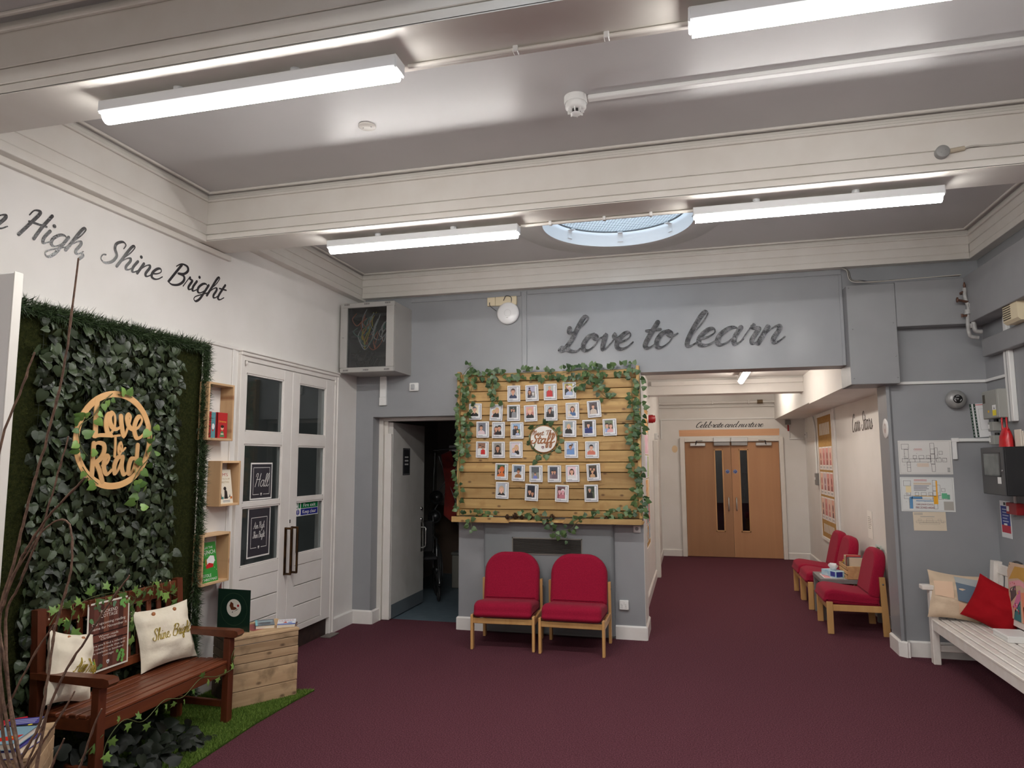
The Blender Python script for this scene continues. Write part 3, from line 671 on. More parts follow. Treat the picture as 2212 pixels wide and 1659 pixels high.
for z in (0.977, 1.10):
    b = MB(off2); b.lathe([(0, .02), (.014, .02), (.020, .004), (.020, 0)], 14, (-3.118, 7.80, z), 'x'); b.build('lock', M_chrome, lf)
b = MB(off2); b.col(S(40, 42, 46)); b.box(-3.1175, -3.1155, 7.24, 7.44, 1.50, 1.80); o = Vector((-3.115+3.11, 7.24-6.97, 1.50)); b.M = None; b.col(S(170)); frame_line(b, o, U, V3, .01, .19, .01, .29, .003)
lines(b, o, U, V3, .05, .15, .10, .22, 3, S(200), .4)
b.build('door_sign', M_print, lf)
# store room shell
b = MB(); b.box(-3.95, -3.75, 7.0, 10.2, 0, 2.9); b.box(-3.95, -0.6, 10.0, 10.2, 0, 2.9); b.box(-0.76, -0.62, 7.0, 10.2, 0, 2.9); b.box(-3.95, -0.6, 7.03, 10.2, 2.6, 2.9); b.box(-3.95, -3.45, 7.02, 7.06, 0, 2.9)
struct('wall_storeroom', b, mat('dim_store_paint', S(150, 146, 140), 0.8), 'unlit store room walls')
b = MB(); b.box(-3.75, -0.77, 9.9, 10.0, 0.95, 1.0); b.box(-3.75, -2.0, 9.96, 10.0, 0.0, 0.95); struct('trim_12', b, mat('store_dado', S(92, 74, 60), 0.7), 'brown dado in the store room')

# wheelchair in the store room
M_tyre = mat('black_rubber', S(28, 28, 30), 0.7); M_blk = mat('black_vinyl_cloth', S(34, 34, 37), 0.6); M_steel = mat('dull_steel', S(120, 122, 124), 0.35, metal=0.9)
t = thing('wheelchair', 'folded black wheelchair behind the open store room door', 'wheelchair', (-3.30, 8.30, 0), 0.5)
for s_ in (-0.19, 0.19):
    b = MB(); R = 0.30
    b.tube([(s_, R*math.cos(a), .305+R*math.sin(a)) for a in [2*PI*i/32 for i in range(33)]], .020, 8, False); w = b.build('wheel', M_tyre, t)
    b = MB(); b.tube([(s_*1.15, .26*math.cos(a), .305+.26*math.sin(a)) for a in [2*PI*i/28 for i in range(29)]], .008, 6, False)
    for i in range(12):
        a = 2*PI*i/12; b.tube([(s_, 0, .305), (s_, .29*math.cos(a), .305+.29*math.sin(a))], .003, 4, False)
    b.lathe([(0, -.03), (.03, -.03), (.03, .03), (0, .03)], 10, (s_, 0, .305), 'x'); b.build('rim_and_spokes', M_steel, w)
    b = MB(); b.tube([(s_*.8, -.42+.07*math.cos(a), .08+.07*math.sin(a)) for a in [2*PI*i/16 for i in range(17)]], .015, 6, False); b.build('caster', M_tyre, t)
    b = MB(); b.tube([(s_*.85, .22, .95), (s_*.85, .18, .88), (s_*.85, .16, .48), (s_*.85, .15, .30)], .012, 8); b.tube([(s_*.85, .16, .48), (s_*.85, -.30, .48), (s_*.85, -.42, .20)], .012, 8); b.tube([(s_*.85, .16, .70), (s_*.85, -.15, .70), (s_*.85, -.17, .48)], .012, 8); b.tube([(s_*.85, .15, .30), (s_*.85, -.40, .18)], .012, 8); b.build('side_frame', M_steel, t)
b = MB(); b.box(-.16, .16, -.28, .15, .46, .50, .012); b.build('seat', M_blk, t)
b = MB(); b.box(-.16, .16, .14, .18, .50, .90, .012); b.build('backrest', M_blk, t)
# folded pushchair hanging on the wall
t = thing('folded_pushchair', 'red and black folded pushchair hanging in the dark store room', 'pushchair', (-3.22, 9.25, 0.82), 0.2)
b = MB(); b.prism([(0, 0), (.12, .25), (.08, .6), (-.03, .98), (-.16, .92), (-.10, .5), (-.12, .1)], (0, 0, 0), (1, 0, 0), (0, 0, 1), (0, -.10, 0)); b.build('seat_fabric', mat('red_pushchair_cloth', S(150, 42, 32), 0.8, S(120, 30, 26), 8), t)
b = MB(); b.prism([(.02, .2), (.2, .3), (.2, .9), (.05, .95)], (0, .02, 0), (1, 0, 0), (0, 0, 1), (0, -.12, 0)); b.build('hood', M_blk, t)
for (x, y, z) in ((-.22, -.12, .34), (-.24, -.12, .08), (.15, -.12, .02)):
    b = MB(); b.tube([(x+.08*math.cos(a), y, z+.08*math.sin(a)) for a in [2*PI*i/20 for i in range(21)]], .016, 6, False); w = b.build('wheel', M_tyre, t)
    b = MB(); b.lathe([(0, -.012), (.062, -.006), (.062, .006), (0, .012)], 16, (x, y, z), 'y'); b.build('hub', M_steel, w)
for p in (((-.27, -.10, .34), (-.25, -.08, .95)), ((-.27, -.10, .34), (.05, -.08, .75)), ((-.30, -.10, .08), (-.05, -.08, .5)), ((.15, -.10, .02), (-.2, -.08, .9)), ((-.27, -.08, .98), (.1, -.08, 1.02))):
    b = MB(); b.tube(p, .011, 8); b.build('frame_tube', M_steel, t)
b = MB(); b.box(-.06, .06, -.03, .05, .97, 1.05); b.box(-.02, .02, .04, .70, .99, 1.03); b.build('wall_hook', M_steel, t)
t = thing('storage_box', 'grey lidded storage box low in the dark store room', 'box', (-2.80, 9.05, 0))
b = MB(); b.box(-.3, .3, -.2, .2, 0, .42, .01); b.build('body', mat('storage_box_grey', S(122, 120, 112), 0.6), t)
b = MB(); b.box(-.31, .31, -.21, .21, .42, .46, .01); b.build('lid', mat('storage_lid', S(96, 96, 92), 0.6), t)
b = MB(); b.box(-.05, .05, -.225, -.20, .36, .44, .004); b.build('latch', mat('latch_white', S(190), 0.5), t)

# --- door_3: timber fire doors at the corridor end
M_oak = wood('beech_door_veneer', S(188, 140, 100), S(178, 130, 92), 'z', 1.2, 0.5, bump=0.02)
M_lip = wood('beech_lipping', S(205, 160, 112), S(190, 144, 98), 'z', 3, 0.5, bump=0.02)
M_alu = mat('brushed_aluminium', S(192, 190, 186), 0.32, metal=0.9)
t = thing('door_3', 'brown timber double fire doors at the corridor end', None, (0.66, 12.65, 0)); t['kind'] = 'structure'
off3 = Matrix.Translation((-0.66, -12.65, 0))
b = MB(off3); b.box(-0.195, -0.115, 12.60, 12.80, 0, 2.045, .005); b.box(1.445, 1.515, 12.60, 12.80, 0, 2.045, .005); b.box(-0.115, 1.445, 12.602, 12.80, 1.972, 2.043, .005); b.build('frame', M_trim, t)
for k, (x0, x1, wx0, wx1) in enumerate(((-0.112, 0.659, 0.375, 0.53), (0.663, 1.442, 0.785, 0.945))):
    ya, yb = 12.645, 12.69
    b = MB(off3); b.box(x0, wx0, ya, yb, .008, 1.966); b.box(wx1, x1, ya, yb, .008, 1.966); b.box(wx0, wx1, ya, yb, .008, .43); b.box(wx0, wx1, ya, yb, 1.84, 1.966)
    lf = b.build('leaf', M_oak, t)
    b = MB(off3)
    for q in ((wx0, wx0+.022, .43, 1.84), (wx1-.022, wx1, .43, 1.84), (wx0, wx1, .43, .452), (wx0, wx1, 1.818, 1.84)): b.box(q[0], q[1], ya-.008, yb, q[2], q[3], .003)
    b.build('vision_panel_frame', M_lip, lf)
    b = MB(off3); b.box(wx0+.02, wx1-.02, 12.668, 12.672, .45, 1.82); b.build('pane', pane('fire_glass', (.75, .78, .78, 1), .02), lf)
    hx = 0.594 if k == 0 else 0.722
    b = MB(off3); b.tube([(hx, 12.645, .80), (hx, 12.60, .80), (hx, 12.59, .82), (hx, 12.59, .99), (hx, 12.60, 1.01), (hx, 12.645, 1.01)], .011, 8); b.build('pull_handle', M_chrome, lf)
    b = MB(off3); b.lathe([(0, -.003), (.036, -.003), (.036, 0)], 20, (hx-.001 if k == 0 else hx-.003, 12.645, 1.456), 'y'); o_ = b.build('fire_door_disc', mat('fire_disc_blue', S(60, 84, 150), 0.4), lf)
    b = MB(off3); b.col(S(225, 230, 240)); o = Vector((hx, 12.6415, 1.456)); ring = circ(0, 0, .034, 20); rin = circ(0, 0, .031, 20)
    for i in range(20): b.add([o+Vector((p[0], 0, p[1])) for p in (ring[i], ring[(i+1) % 20], rin[(i+1) % 20], rin[i])], [(0, 1, 2, 3)])
    words(b, 'Fire door', o, (1, 0, 0), (0, 0, 1), .009, 0, .009, .046); words(b, 'keep shut', o, (1, 0, 0), (0, 0, 1), .009, 0, -.014, .046); b.build('disc_lettering', M_print, lf)
    cx0, cx1 = ((-.02, .237), (1.07, 1.325))[k]
    b = MB(off3); b.box(cx0, cx1, 12.585, 12.645, 1.895, 1.952, .006); cl = b.build('door_closer', M_alu, lf)
    xm = (cx0+cx1)/2; s_ = 1 if k == 0 else -1
    b = MB(off3); b.bar((xm-.04*s_, 12.60, 1.90), (xm-.02*s_, 12.55, 1.985), .018, .008); b.bar((xm-.02*s_, 12.55, 1.985), (xm+.08*s_, 12.60, 1.99), .018, .008); b.build('closer_arm', M_steel, cl)
    mx0, mx1 = ((.375, .650), (.664, .940))[k]
    b = MB(off3); b.box(mx0, mx1, 12.575, 12.60, 1.965, 2.042, .004); b.build('magnet_lock', M_alu, t)
    b = MB(off3); b.box(mx0+.005, mx1-.005, 12.59, 12.645, 1.902, 1.962, .004); b.build('magnet_plate', mat('magnet_plate_grey', S(150, 148, 146), .4, metal=.7), lf)
b = MB(); b.box(-0.6, 1.9, 15.0, 15.1, 0, 2.6); b.box(-0.7, -0.6, 12.9, 15.1, 0, 2.6); b.box(1.9, 2.0, 12.9, 15.1, 0, 2.6); b.box(-0.7, 2.0, 12.9, 15.1, -.1, 0); b.box(-.7, 2, 12.9, 15.1, 2.5, 2.6); b.box(1.0, 1.3, 14.6, 15.0, 0.9, 1.4)
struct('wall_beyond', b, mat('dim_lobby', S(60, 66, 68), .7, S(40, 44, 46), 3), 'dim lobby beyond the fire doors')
# ================================================================== FAR WALL: STAFF BOARD, CHAIRS, CABINET
UX, VZ = (1, 0, 0), (0, 0, 1)
YB = 6.70                                                     # face of the planks
def soft(outline, o, u, v, n, thick, r, b=None, steps=3):
    """cushion: outline (u,v) swept along n, edges rounded by r"""
    b = b or MB(); o = Vector(o); u = Vector(u); v = Vector(v); n = Vector(n).normalized(); k = len(outline)
    cx = sum(p[0] for p in outline)/k; cy = sum(p[1] for p in outline)/k
    secs = []
    for i in range(steps+1):
        a = PI/2*i/steps; secs.append((r*(1-math.sin(a)), r*(1-math.cos(a))))        # (depth from face, inset)
    secs = secs[::-1]
    secs = [(r*(1-math.sin(PI/2*i/steps)), r*(1-math.cos(PI/2*i/steps))) for i in range(steps, -1, -1)]
    allsec = [(d, ins) for d, ins in secs[::-1]][::-1]
    rings = []
    def ring(depth, inset):
        R = []
        for i in range(k):
            p0 = Vector((*outline[i-1], 0)); p1 = Vector((*outline[i], 0)); p2 = Vector((*outline[(i+1) % k], 0))
            e1 = (p1-p0).normalized(); e2 = (p2-p1).normalized(); nn = Vector((-(e1.y+e2.y), e1.x+e2.x, 0))
            nn = nn.normalized() if nn.length > 1e-6 else Vector((-e1.y, e1.x, 0))
            q = p1 + nn*inset; R.append(o + u*q.x + v*q.y + n*depth)
        return R
    seq = [(r*(1-math.cos(PI/2*i/steps)), r*(1-math.sin(PI/2*i/steps))) for i in range(steps+1)]   # depth 0 inset r -> depth r inset 0
    for d, ins in seq: rings.append(ring(d, ins))
    for d, ins in seq[::-1]: rings.append(ring(thick-d, ins))
    V = [p for R in rings for p in R]; F = []
    for i in range(len(rings)-1):
        for j in range(k): F.append((i*k+j, i*k+(j+1) % k, (i+1)*k+(j+1) % k, (i+1)*k+j))
    b.add(V, F, True); b.add(rings[0], [tuple(range(k))[::-1]], True); b.add(rings[-1], [tuple(range(k))], True)
    return b
def rounded(x0, x1, y0, y1, r, n=5, rt=None):
    """rounded rectangle, counter-clockwise; rt = radius of the two top corners"""
    rt = r if rt is None else rt; P = []
    for (cx, cy, a, rr) in ((x1-r, y0+r, -PI/2, r), (x1-rt, y1-rt, 0, rt), (x0+rt, y1-rt, PI/2, rt), (x0+r, y0+r, PI, r)):
        for i in range(n+1): P.append((cx+rr*math.cos(a+PI/2*i/n), cy+rr*math.sin(a+PI/2*i/n)))
    return P
# ---------------------------------------------------------------- red reception chairs
M_red = mat('crimson_wool_fabric', S(154, 24, 54), 0.9, S(140, 18, 47), 120, detail=4, bump=0.25, bscale=260, sheen=0.05, spec=0.15)
M_beech = wood('beech_frame', S(214, 168, 108), S(198, 148, 90), 'z', 2.0, 0.4, bump=0.03, coat=0.2)
def make_chair(label, loc, rz, group):
    t = thing('reception_chair', label, 'chair', loc, rz, group)
    prof = [(-.275, .335), (-.285, .30), (-.22, .272), (0, .262), (.20, .262), (.215, .31), (.20, .36), (0, .385), (-.15, .408), (-.215, .408), (-.262, .385)]
    prof = [(p.x, p.y) for p in catmull([(x, y, 0) for x, y in prof + [prof[0]]], 3)[:-1]]
    b = soft(prof, (-.262, 0, 0), (0, 1, 0), (0, 0, 1), (1, 0, 0), .524, .034); b.build('seat', M_red, t)
    tl = math.radians(13); vv = Vector((0, math.sin(tl), math.cos(tl))); nn = Vector((0, -math.cos(tl), math.sin(tl)))
    out = rounded(-.262, .262, 0, .455, .03, 8, .185); o = Vector((0, .215, .33))
    b = soft(out, o, (1, 0, 0), vv, nn, .105, .035); b.build('backrest', M_red, t)
    for s_ in (-1, 1):
        b = MB(); b.box(s_*.264, s_*.288, -.262, -.205, 0, .30, .004); b.build('leg', M_beech, t)
        b = MB(); x0, x1 = sorted((s_*.264, s_*.288))
        b.prism([(.225, 0), (.285, 0), (.262, .545), (.212, .545)][::1], (x0, 0, 0), (0, 1, 0), (0, 0, 1), (x1-x0, 0, 0)); lg = b.build('leg', M_beech, t)
        b = MB(); b.lathe([(0, -.004), (.008, -.004), (.008, 0)] if s_ < 0 else [(.008, 0), (.008, .004), (0, .004)], 10, (s_*.288, .242, .48), 'x'); b.build('screw', M_steel, lg)
        b = MB(); b.box(s_*.266, s_*.286, -.206, .226, .215, .275, .004); b.build('side_rail', M_beech, t)
    b = MB(); b.box(-.265, .265, -.255, -.235, .225, .272, .003); b.build('front_rail', M_beech, t)
    b = MB(); b.box(-.265, .265, .19, .21, .215, .262, .003); b.build('rear_rail', M_beech, t)
    return t
ch = make_chair('crimson reception chair below the staff board, left of the pair', (-1.675, 6.345, 0), 0.06, 'reception chairs')
dup(ch, (-1.045, 6.335, 0), 0.0, 'crimson reception chair below the staff board, right of the pair')
dup(ch, (1.475, 7.69, 0), -PI/2, 'crimson reception chair nearest in the corridor, in front of the grey table')
dup(ch, (1.475, 8.80, 0), -PI/2, 'crimson reception chair just beyond the grey corridor table')
dup(ch, (1.475, 9.40, 0), -PI/2, 'crimson reception chair farthest down the corridor')

# ---------------------------------------------------------------- pier details: boxed heater cover and grille
M_cover = mat('grey_cover_paint', S(124, 128, 131), 0.42, S(130, 133, 136), 2.2, rvar=0.1)
b = MB(); pts = [(-2.015, YF), (-2.015, YF-.028)] + [(-1.985-.03*math.cos(a), YF-.028-.03*math.sin(a)) for a in [PI/2*i/5 for i in range(6)]] + [(-.775+.04*math.sin(a), YF-.018-.04*math.cos(a)) for a in [PI/2*i/5 for i in range(6)]] + [(-.735, YF)]
b.prism(pts, (0, 0, .03), (1, 0, 0), (0, 1, 0), (0, 0, 1.03)); struct('wall_heater_cover', b, M_cover, 'grey boxed heater cover between the piers')
t = thing('vent_grille', 'dark slatted vent grille above the two crimson chairs', 'vent', (-1.378, 6.692, .835))
b = MB(); b.box(-.345, .345, -.008, .0, .07, .08); b.box(-.345, .345, -.008, 0, -.08, -.07); b.box(-.345, -.335, -.008, 0, -.08, .08); b.box(.335, .345, -.008, 0, -.08, .08); b.build('frame', mat('grille_frame', S(132, 128, 122), .5, metal=.3), t)
b = MB(); b.box(-.338, .338, -.002, .0, -.075, .075); b.build('backing', mat('grille_black', S(18, 16, 15), .8), t)
for i in range(13):
    b = MB(); z = -.066+.011*i; b.bar((-.336, -.005, z), (.336, -.005, z), .007, .0025, (0, .5, 1)); b.build('slat', mat('grille_slat', S(74, 66, 58), .5), t)
# sockets
M_plast = mat('white_plastic', S(232, 232, 230), .35)
t = thing('wall_socket', 'white double wall socket on the right grey pier', 'socket', (-.655, YF, .312))
b = MB(); b.box(-.044, .044, -.03, 0, -.044, .044, .006); b.build('plate', M_plast, t)
for x in (-.018, .018):
    b = MB(); b.box(x-.007, x+.007, -.034, -.03, .005, .025, .002); b.build('rocker', M_plast, t)
    b = MB(); b.box(x-.002, x+.002, -.0305, -.0295, -.012, -.004); b.box(x-.009, x-.004, -.0305, -.0295, -.025, -.021); b.box(x+.004, x+.009, -.0305, -.0295, -.025, -.021); b.build('pin_slots', mat('black_plastic', S(22), .4), t)
t = thing('thermostat', 'small white thermostat under the timber shelf end', 'thermostat', (-.52, YF, 1.012))
b = MB(); b.box(-.034, .034, -.022, 0, -.032, .032, .005); b.build('case', M_plast, t)
b = MB(); b.lathe([(.016, 0), (.016, -.006), (.013, -.008), (0, -.008)], 18, (0, -.022, .004), 'y'); b.build('dial', mat('dial_grey', S(150), .5), t)

# ---------------------------------------------------------------- staff board
M_pine = wood('pine_board', S(208, 172, 112), S(166, 128, 76), 'x', 2.6, .6, knots=S(92, 58, 32), stain=S(170, 128, 74), bump=.2)
M_pinez = wood('pine_post', S(212, 176, 116), S(182, 142, 88), 'z', 2.6, .6, knots=S(90, 56, 30), bump=.2)
t = thing('staff_board', 'large plank noticeboard with ivy and staff photographs', 'noticeboard', (-1.38, YF, 1.1))
off = Matrix.Translation((1.38, -YF, -1.1))
zb = [2.535, 2.448, 2.352, 2.252, 2.112, 2.004, 1.892, 1.752, 1.640, 1.543, 1.387, 1.282, 1.180, 1.112]
for i in range(13):
    b = MB(off); d = random.uniform(-.004, .004); b.box(-2.262+random.uniform(-.006, .0), -.492+random.uniform(0, .006), YB+d, YF-.012, zb[i+1]+.003, zb[i]-.003, .004); b.build('plank', M_pine, t)
for (x0, x1) in ((-2.292, -2.262), (-.492, -.462)):
    b = MB(off); b.box(x0, x1, YB-.022, YF, 1.112, 2.56, .004); b.build('side_post', M_pinez, t)
b = MB(off); b.box(-2.25, -.50, YF-.014, YF, 1.12, 2.52); b.build('backing', mat('board_backing', S(60, 44, 28), .8), t)
t = thing('timber_shelf', 'narrow timber shelf under the plank noticeboard', 'shelf', (-1.38, YF, 1.1))
b = MB(off); b.box(-2.30, -.45, 6.585, YF, 1.068, 1.090, .003); b.build('board', M_pine, t)
b = MB(off); b.prism([(-2.305, 1.062), (-1.725, 1.062), (-1.765, 1.112), (-2.305, 1.115)], (0, 6.585, 0), (1, 0, 0), (0, 0, 1), (0, -.02, 0)); b.build('shelf_edge', M_pine, t)
b = MB(off); b.prism([(-1.20, 1.066), (-.462, 1.066), (-.455, 1.116), (-1.17, 1.114)], (0, 6.585, 0), (1, 0, 0), (0, 0, 1), (0, -.02, 0)); b.build('shelf_edge', M_pine, t)

# photo cards: (zoom centre x,y), size, tilt, background, people, label.  px->m on the board plane is 1/(4.74*224.6)
def bx_(zx, zy): return (-2.309 + (zx-0)*0.000947 + 0.0, 2.652 - zy*0.000950)
SK = [S(226, 176, 150), S(214, 160, 132), S(196, 140, 110), S(236, 190, 168)]
def portrait(b, o, w, h, bg, ppl, rnd):
    """simple printed snapshot: background, then each figure (x, headY, size, skin, hair, clothes, longhair)"""
    e = Vector((0, -.0004, 0)); b.col(bg[0]); b.rect(0, w, 0, h, o, UX, VZ); k = 1
    if len(bg) > 1: b.col(bg[1]); b.poly([(0, h*.45), (w, h*.55), (w, h), (0, h)], o+e*k, UX, VZ); k += 1
    if len(bg) > 2:
        b.col(bg[2])
        for i in range(3): x = rnd.uniform(.05, .7)*w; y = rnd.uniform(.05, .75)*h; b.rect(x, x+w*rnd.uniform(.1, .3), y, y+h*rnd.uniform(.06, .2), o+e*k, UX, VZ); k += .2
        k += 1
    for (px, py, s_, skin, hair, cl, long) in ppl:
        cx, cy, r = px*w, py*h-.03*h, s_*w*1.22
        ok = lambda P: [(min(max(x, 0), w), min(max(y, 0), h)) for x, y in P]
        b.col(hair)
        if long: b.poly(ok(circ(cx, cy-r*.35, r*1.05, 14, r*1.6)), o+e*k, UX, VZ); k += 1
        else: b.poly(ok(circ(cx, cy+r*.28, r*.92, 14, r*1.0)), o+e*k, UX, VZ); k += 1
        b.col(cl); b.poly(ok([(cx-r*1.9, 0), (cx+r*1.9, 0), (cx+r*1.7, cy-r*1.9), (cx+r*.6, cy-r*1.15), (cx-r*.6, cy-r*1.15), (cx-r*1.7, cy-r*1.9)]), o+e*k, UX, VZ); k += 1
        b.col(skin); b.poly(ok([(cx-r*.3, cy-r*1.5), (cx+r*.3, cy-r*1.5), (cx+r*.35, cy-r*.5), (cx-r*.35, cy-r*.5)]), o+e*k, UX, VZ); k += 1
        b.poly(ok(circ(cx, cy, r*.72, 14, r*.98)), o+e*k, UX, VZ); k += 1
        b.col(hair); b.poly(ok(circ(cx, cy+r*.55, r*.70, 10, r*.5, 0, PI)), o+e*k, UX, VZ); k += 1
        b.col(S(60, 40, 36)); [b.rect(cx+q*r*.3-r*.09, cx+q*r*.3+r*.09, cy+r*.08, cy+r*.2, o+e*k, UX, VZ) for q in (-1, 1)]
        b.col(S(170, 80, 80)); b.rect(cx-r*.2, cx+r*.2, cy-r*.5, cy-r*.38, o+e*k, UX, VZ); k += 1
K, N_, Wt, Bl, Br, Bd, Gy, Rd = S(34, 30, 32), S(40, 48, 80), S(226, 224, 222), S(86, 116, 170), S(74, 48, 34), S(214, 178, 120), S(140, 142, 146), S(196, 36, 40)
sky, grn, stn = S(160, 190, 222), S(96, 128, 72), S(176, 170, 168)
CARDS = [
 (645,348,0,[stn,S(190,186,190)],[(.5,.62,.27,SK[1],Br,N_,0)],'bearded man in a navy suit, first of the top row'),
 (841,347,2,[S(150,140,120),S(180,176,200),K],[(.3,.55,.2,SK[2],Br,S(60,44,56),1),(.75,.4,.16,Wt,Gy,Gy,0)],'curly haired person and animals, second of the top row'),
 (1037,341,0,[S(150,152,150),S(186,190,186),Gy],[(.5,.78,.17,SK[0],Bd,Rd,0)],'person in a bright red jumper, third of the top row'),
 (1237,330,1,[grn,S(196,180,90)],[(.32,.8,.17,SK[0],Br,K,1),(.66,.62,.24,SK[0],Wt,S(170,182,214),0)],'two people, one in pale blue, last of the top row'),
 (222,528,0,[S(238,224,196)],[(.5,.62,.27,SK[0],Gy,K,0)],'grey haired man in a dark jacket, half hidden by ivy'),
 (453,543,-3,[S(222,222,226)],[(.3,.45,.24,SK[0],Bd,S(226,130,100),0),(.7,.66,.24,SK[0],Bd,K,1)],'two blond smiling people, one in black'),
 (642,551,0,[S(90,94,88),S(60,70,62),Gy],[(.35,.72,.14,SK[1],K,K,0),(.66,.68,.14,SK[1],Br,Gy,1)],'couple standing outdoors in dark clothes'),
 (826,558,2,[S(196,130,116),S(214,160,150)],[(.5,.62,.25,SK[3],Bd,K,0)],'blond person in black on a pink background'),
 (1041,553,0,[S(70,72,76),S(190,196,198),S(150,60,50)],[(.45,.62,.22,SK[1],K,K,1)],'dark haired person holding a small dog'),
 (1266,543,1,[S(206,198,186)],[(.6,.62,.24,SK[1],Br,S(70,104,150),1),(.2,.35,.15,Wt,S(226,206,186),S(226,206,186),0)],'long haired person in blue beside a pale dog'),
 (1490,528,4,[S(56,58,70),S(90,80,84)],[(.48,.66,.19,SK[0],Br,S(206,190,176),0)],'tilted card with a person holding a round orange item'),
 (304,720,0,[S(118,122,134)],[(.4,.62,.22,SK[1],K,S(226,204,210),0)],'dark haired person in pale pink on slate grey'),
 (477,727,-1,[S(196,202,208)],[(.3,.55,.24,SK[1],Br,S(110,60,54),1),(.72,.62,.24,SK[1],K,K,0)],'two close faces, third row second from left'),
 (679,735,0,[S(110,140,90),sky],[(.3,.74,.14,SK[1],K,S(50,60,74),0),(.55,.74,.14,SK[1],Br,K,1),(.68,.36,.12,SK[0],Bd,S(180,190,220),0)],'family of three under a blue sky'),
 (1234,724,-1,[S(196,200,204),S(150,160,164)],[(.48,.66,.2,SK[0],Bd,K,1)],'blond person in black top and jeans'),
 (1437,722,1,[S(40,90,150),S(60,56,54),S(226,150,60)],[(.5,.7,.2,SK[0],K,S(40,50,110),0)],'person wearing a cap and royal blue top'),
 (1645,715,2,[S(150,158,120),S(110,120,90)],[(.26,.6,.22,SK[0],K,S(150,170,214),0),(.72,.55,.22,SK[0],Br,S(226,170,170),1)],'two people in sunglasses and a yellow party hat'),
 (300,930,-1,[S(226,206,190),S(150,110,90)],[(.3,.72,.14,SK[2],K,Wt,0),(.7,.6,.13,SK[2],K,Rd,0)],'two small figures, one in red, fourth row left'),
 (477,934,0,[S(146,140,132)],[(.5,.58,.28,SK[2],K,K,1)],'long dark haired person on plain grey'),
 (668,934,0,[S(222,206,214)],[(.64,.64,.24,SK[0],Bd,K,1),(.3,.4,.2,SK[3],Bd,S(200,206,226),0)],'blond person hugging a child'),
 (1249,937,0,[S(120,150,196),S(176,196,226),S(110,90,80)],[(.5,.66,.2,SK[2],K,S(110,150,206),0)],'person in light blue by the sea'),
 (1462,940,0,[S(206,204,198),S(186,190,196)],[(.5,.64,.24,SK[0],K,S(210,120,100),0)],'dark haired person with leafy plant, right of the round sign'),
 (511,1160,-2,[S(90,60,40),S(60,90,60)],[(.3,.55,.2,SK[1],K,K,0),(.65,.62,.28,S(226,120,60),S(206,96,40),S(214,110,50),0)],'large orange figure beside a dark coat'),
 (691,1172,-2,[S(206,210,214),S(90,110,130),K],[(.6,.55,.2,SK[2],Br,S(160,110,66),0)],'person lying back beside a wooden beam'),
 (878,1182,0,[S(150,150,140),S(90,96,100),Gy],[(.5,.42,.12,SK[1],Br,S(120,130,200),0)],'small figure in lilac by stone steps'),
 (1071,1182,0,[S(86,84,96),S(70,76,90),S(150,140,150)],[(.35,.6,.16,SK[1],K,S(130,110,120),0),(.66,.6,.16,SK[1],Br,S(110,90,100),0)],'two hooded people in dull purple light'),
 (1259,1178,1,[S(236,206,212)],[(.5,.60,.25,SK[0],Br,Wt,1)],'smiling long haired person on pale pink'),
 (1474,1165,3,[S(84,74,62)],[(.25,.75,.13,SK[1],K,K,0),(.66,.7,.14,SK[1],Br,K,1),(.45,.45,.14,SK[1],Bd,S(200,160,120),0)],'group of three in black, tilted'),
 (517,1353,-2,[S(176,184,196)],[(.5,.55,.3,SK[3],S(196,170,140),K,1)],'pale haired person in black, first of the bottom row'),
 (831,1372,-3,[S(30,34,50)],[(.34,.5,.22,SK[1],K,K,0),(.72,.36,.2,SK[2],K,S(40,44,60),0)],'night time faces, second of the bottom row'),
 (1147,1380,-2,[S(150,110,110),S(110,80,84)],[(.3,.62,.22,S(226,170,180),Br,S(150,80,90),0),(.72,.62,.22,S(226,170,180),Wt,S(190,120,130),0)],'two reddish faces, third of the bottom row'),
 (1447,1375,1,[S(84,92,70),S(60,66,54)],[(.4,.72,.17,SK[1],Gy,K,0)],'person in black outdoors, last of the bottom row'),
]
M_card = mat('card_white_wood', S(236, 236, 238), .5)
rnd = random.Random(3)
CW, CH = .132, .162
for i, (zx, zy, rot, bg, ppl, lab) in enumerate(CARDS):
    x, z = bx_(zx, zy); t = thing('photo_card', 'white framed photo card: ' + lab, 'photo card', (x, YB-.014, z), 0, 'staff photo cards'); t.rotation_euler = (0, -math.radians(rot), 0)
    b = MB(); b.box(-CW/2, CW/2, -.006, .006, -CH/2, CH/2, .002); b.build('mount', M_card, t)
    b = MB(); o = Vector((-CW/2, -.0066, -CH/2)); b.col(S(40, 52, 66)); frame_line(b, o, UX, VZ, .011, CW-.011, .011, CH-.011, .0034)
    o = Vector((-.045, -.0066, -.047)); portrait(b, o, .077, .112, bg, ppl, rnd)
    o = Vector((-CW/2, -.0066, -CH/2)); b.col(S(120, 120, 124)); b.rect(.02, .05+rnd.uniform(0, .03), .0185, .0225, o, UX, VZ); b.col(S(170, 172, 176)); b.rect(.110, .113, .07, .13, o, UX, VZ)
    b.build('print', M_print, t)
    for sx in (-.5, .5):
        b = MB(); b.box(sx*CW*.86-.003, sx*CW*.86+.003, -.003, .004, -CH/2-.016, -CH/2+.01, .001); b.build('peg', M_pine, t)
for k, (z0, xa, xb_) in enumerate(((2.402, -1.78, -1.04), (2.205, -2.26, -.80), (2.03, -2.26, -.50), (1.845, -2.26, -.50), (1.63, -1.95, -.80), (1.43, -1.95, -.80))):
    b = MB(); b.tube([(xa+(xb_-xa)*i/16, YB-.006, z0-.02*math.sin(PI*i/16)) for i in range(17)], .0016, 5, False); tag(b.build('twine', mat('jute_twine', S(176, 140, 96), .9)), 'thin twine strung across the plank board, row %s from the top' % ('one', 'two', 'three', 'four', 'five', 'six')[k], 'twine')
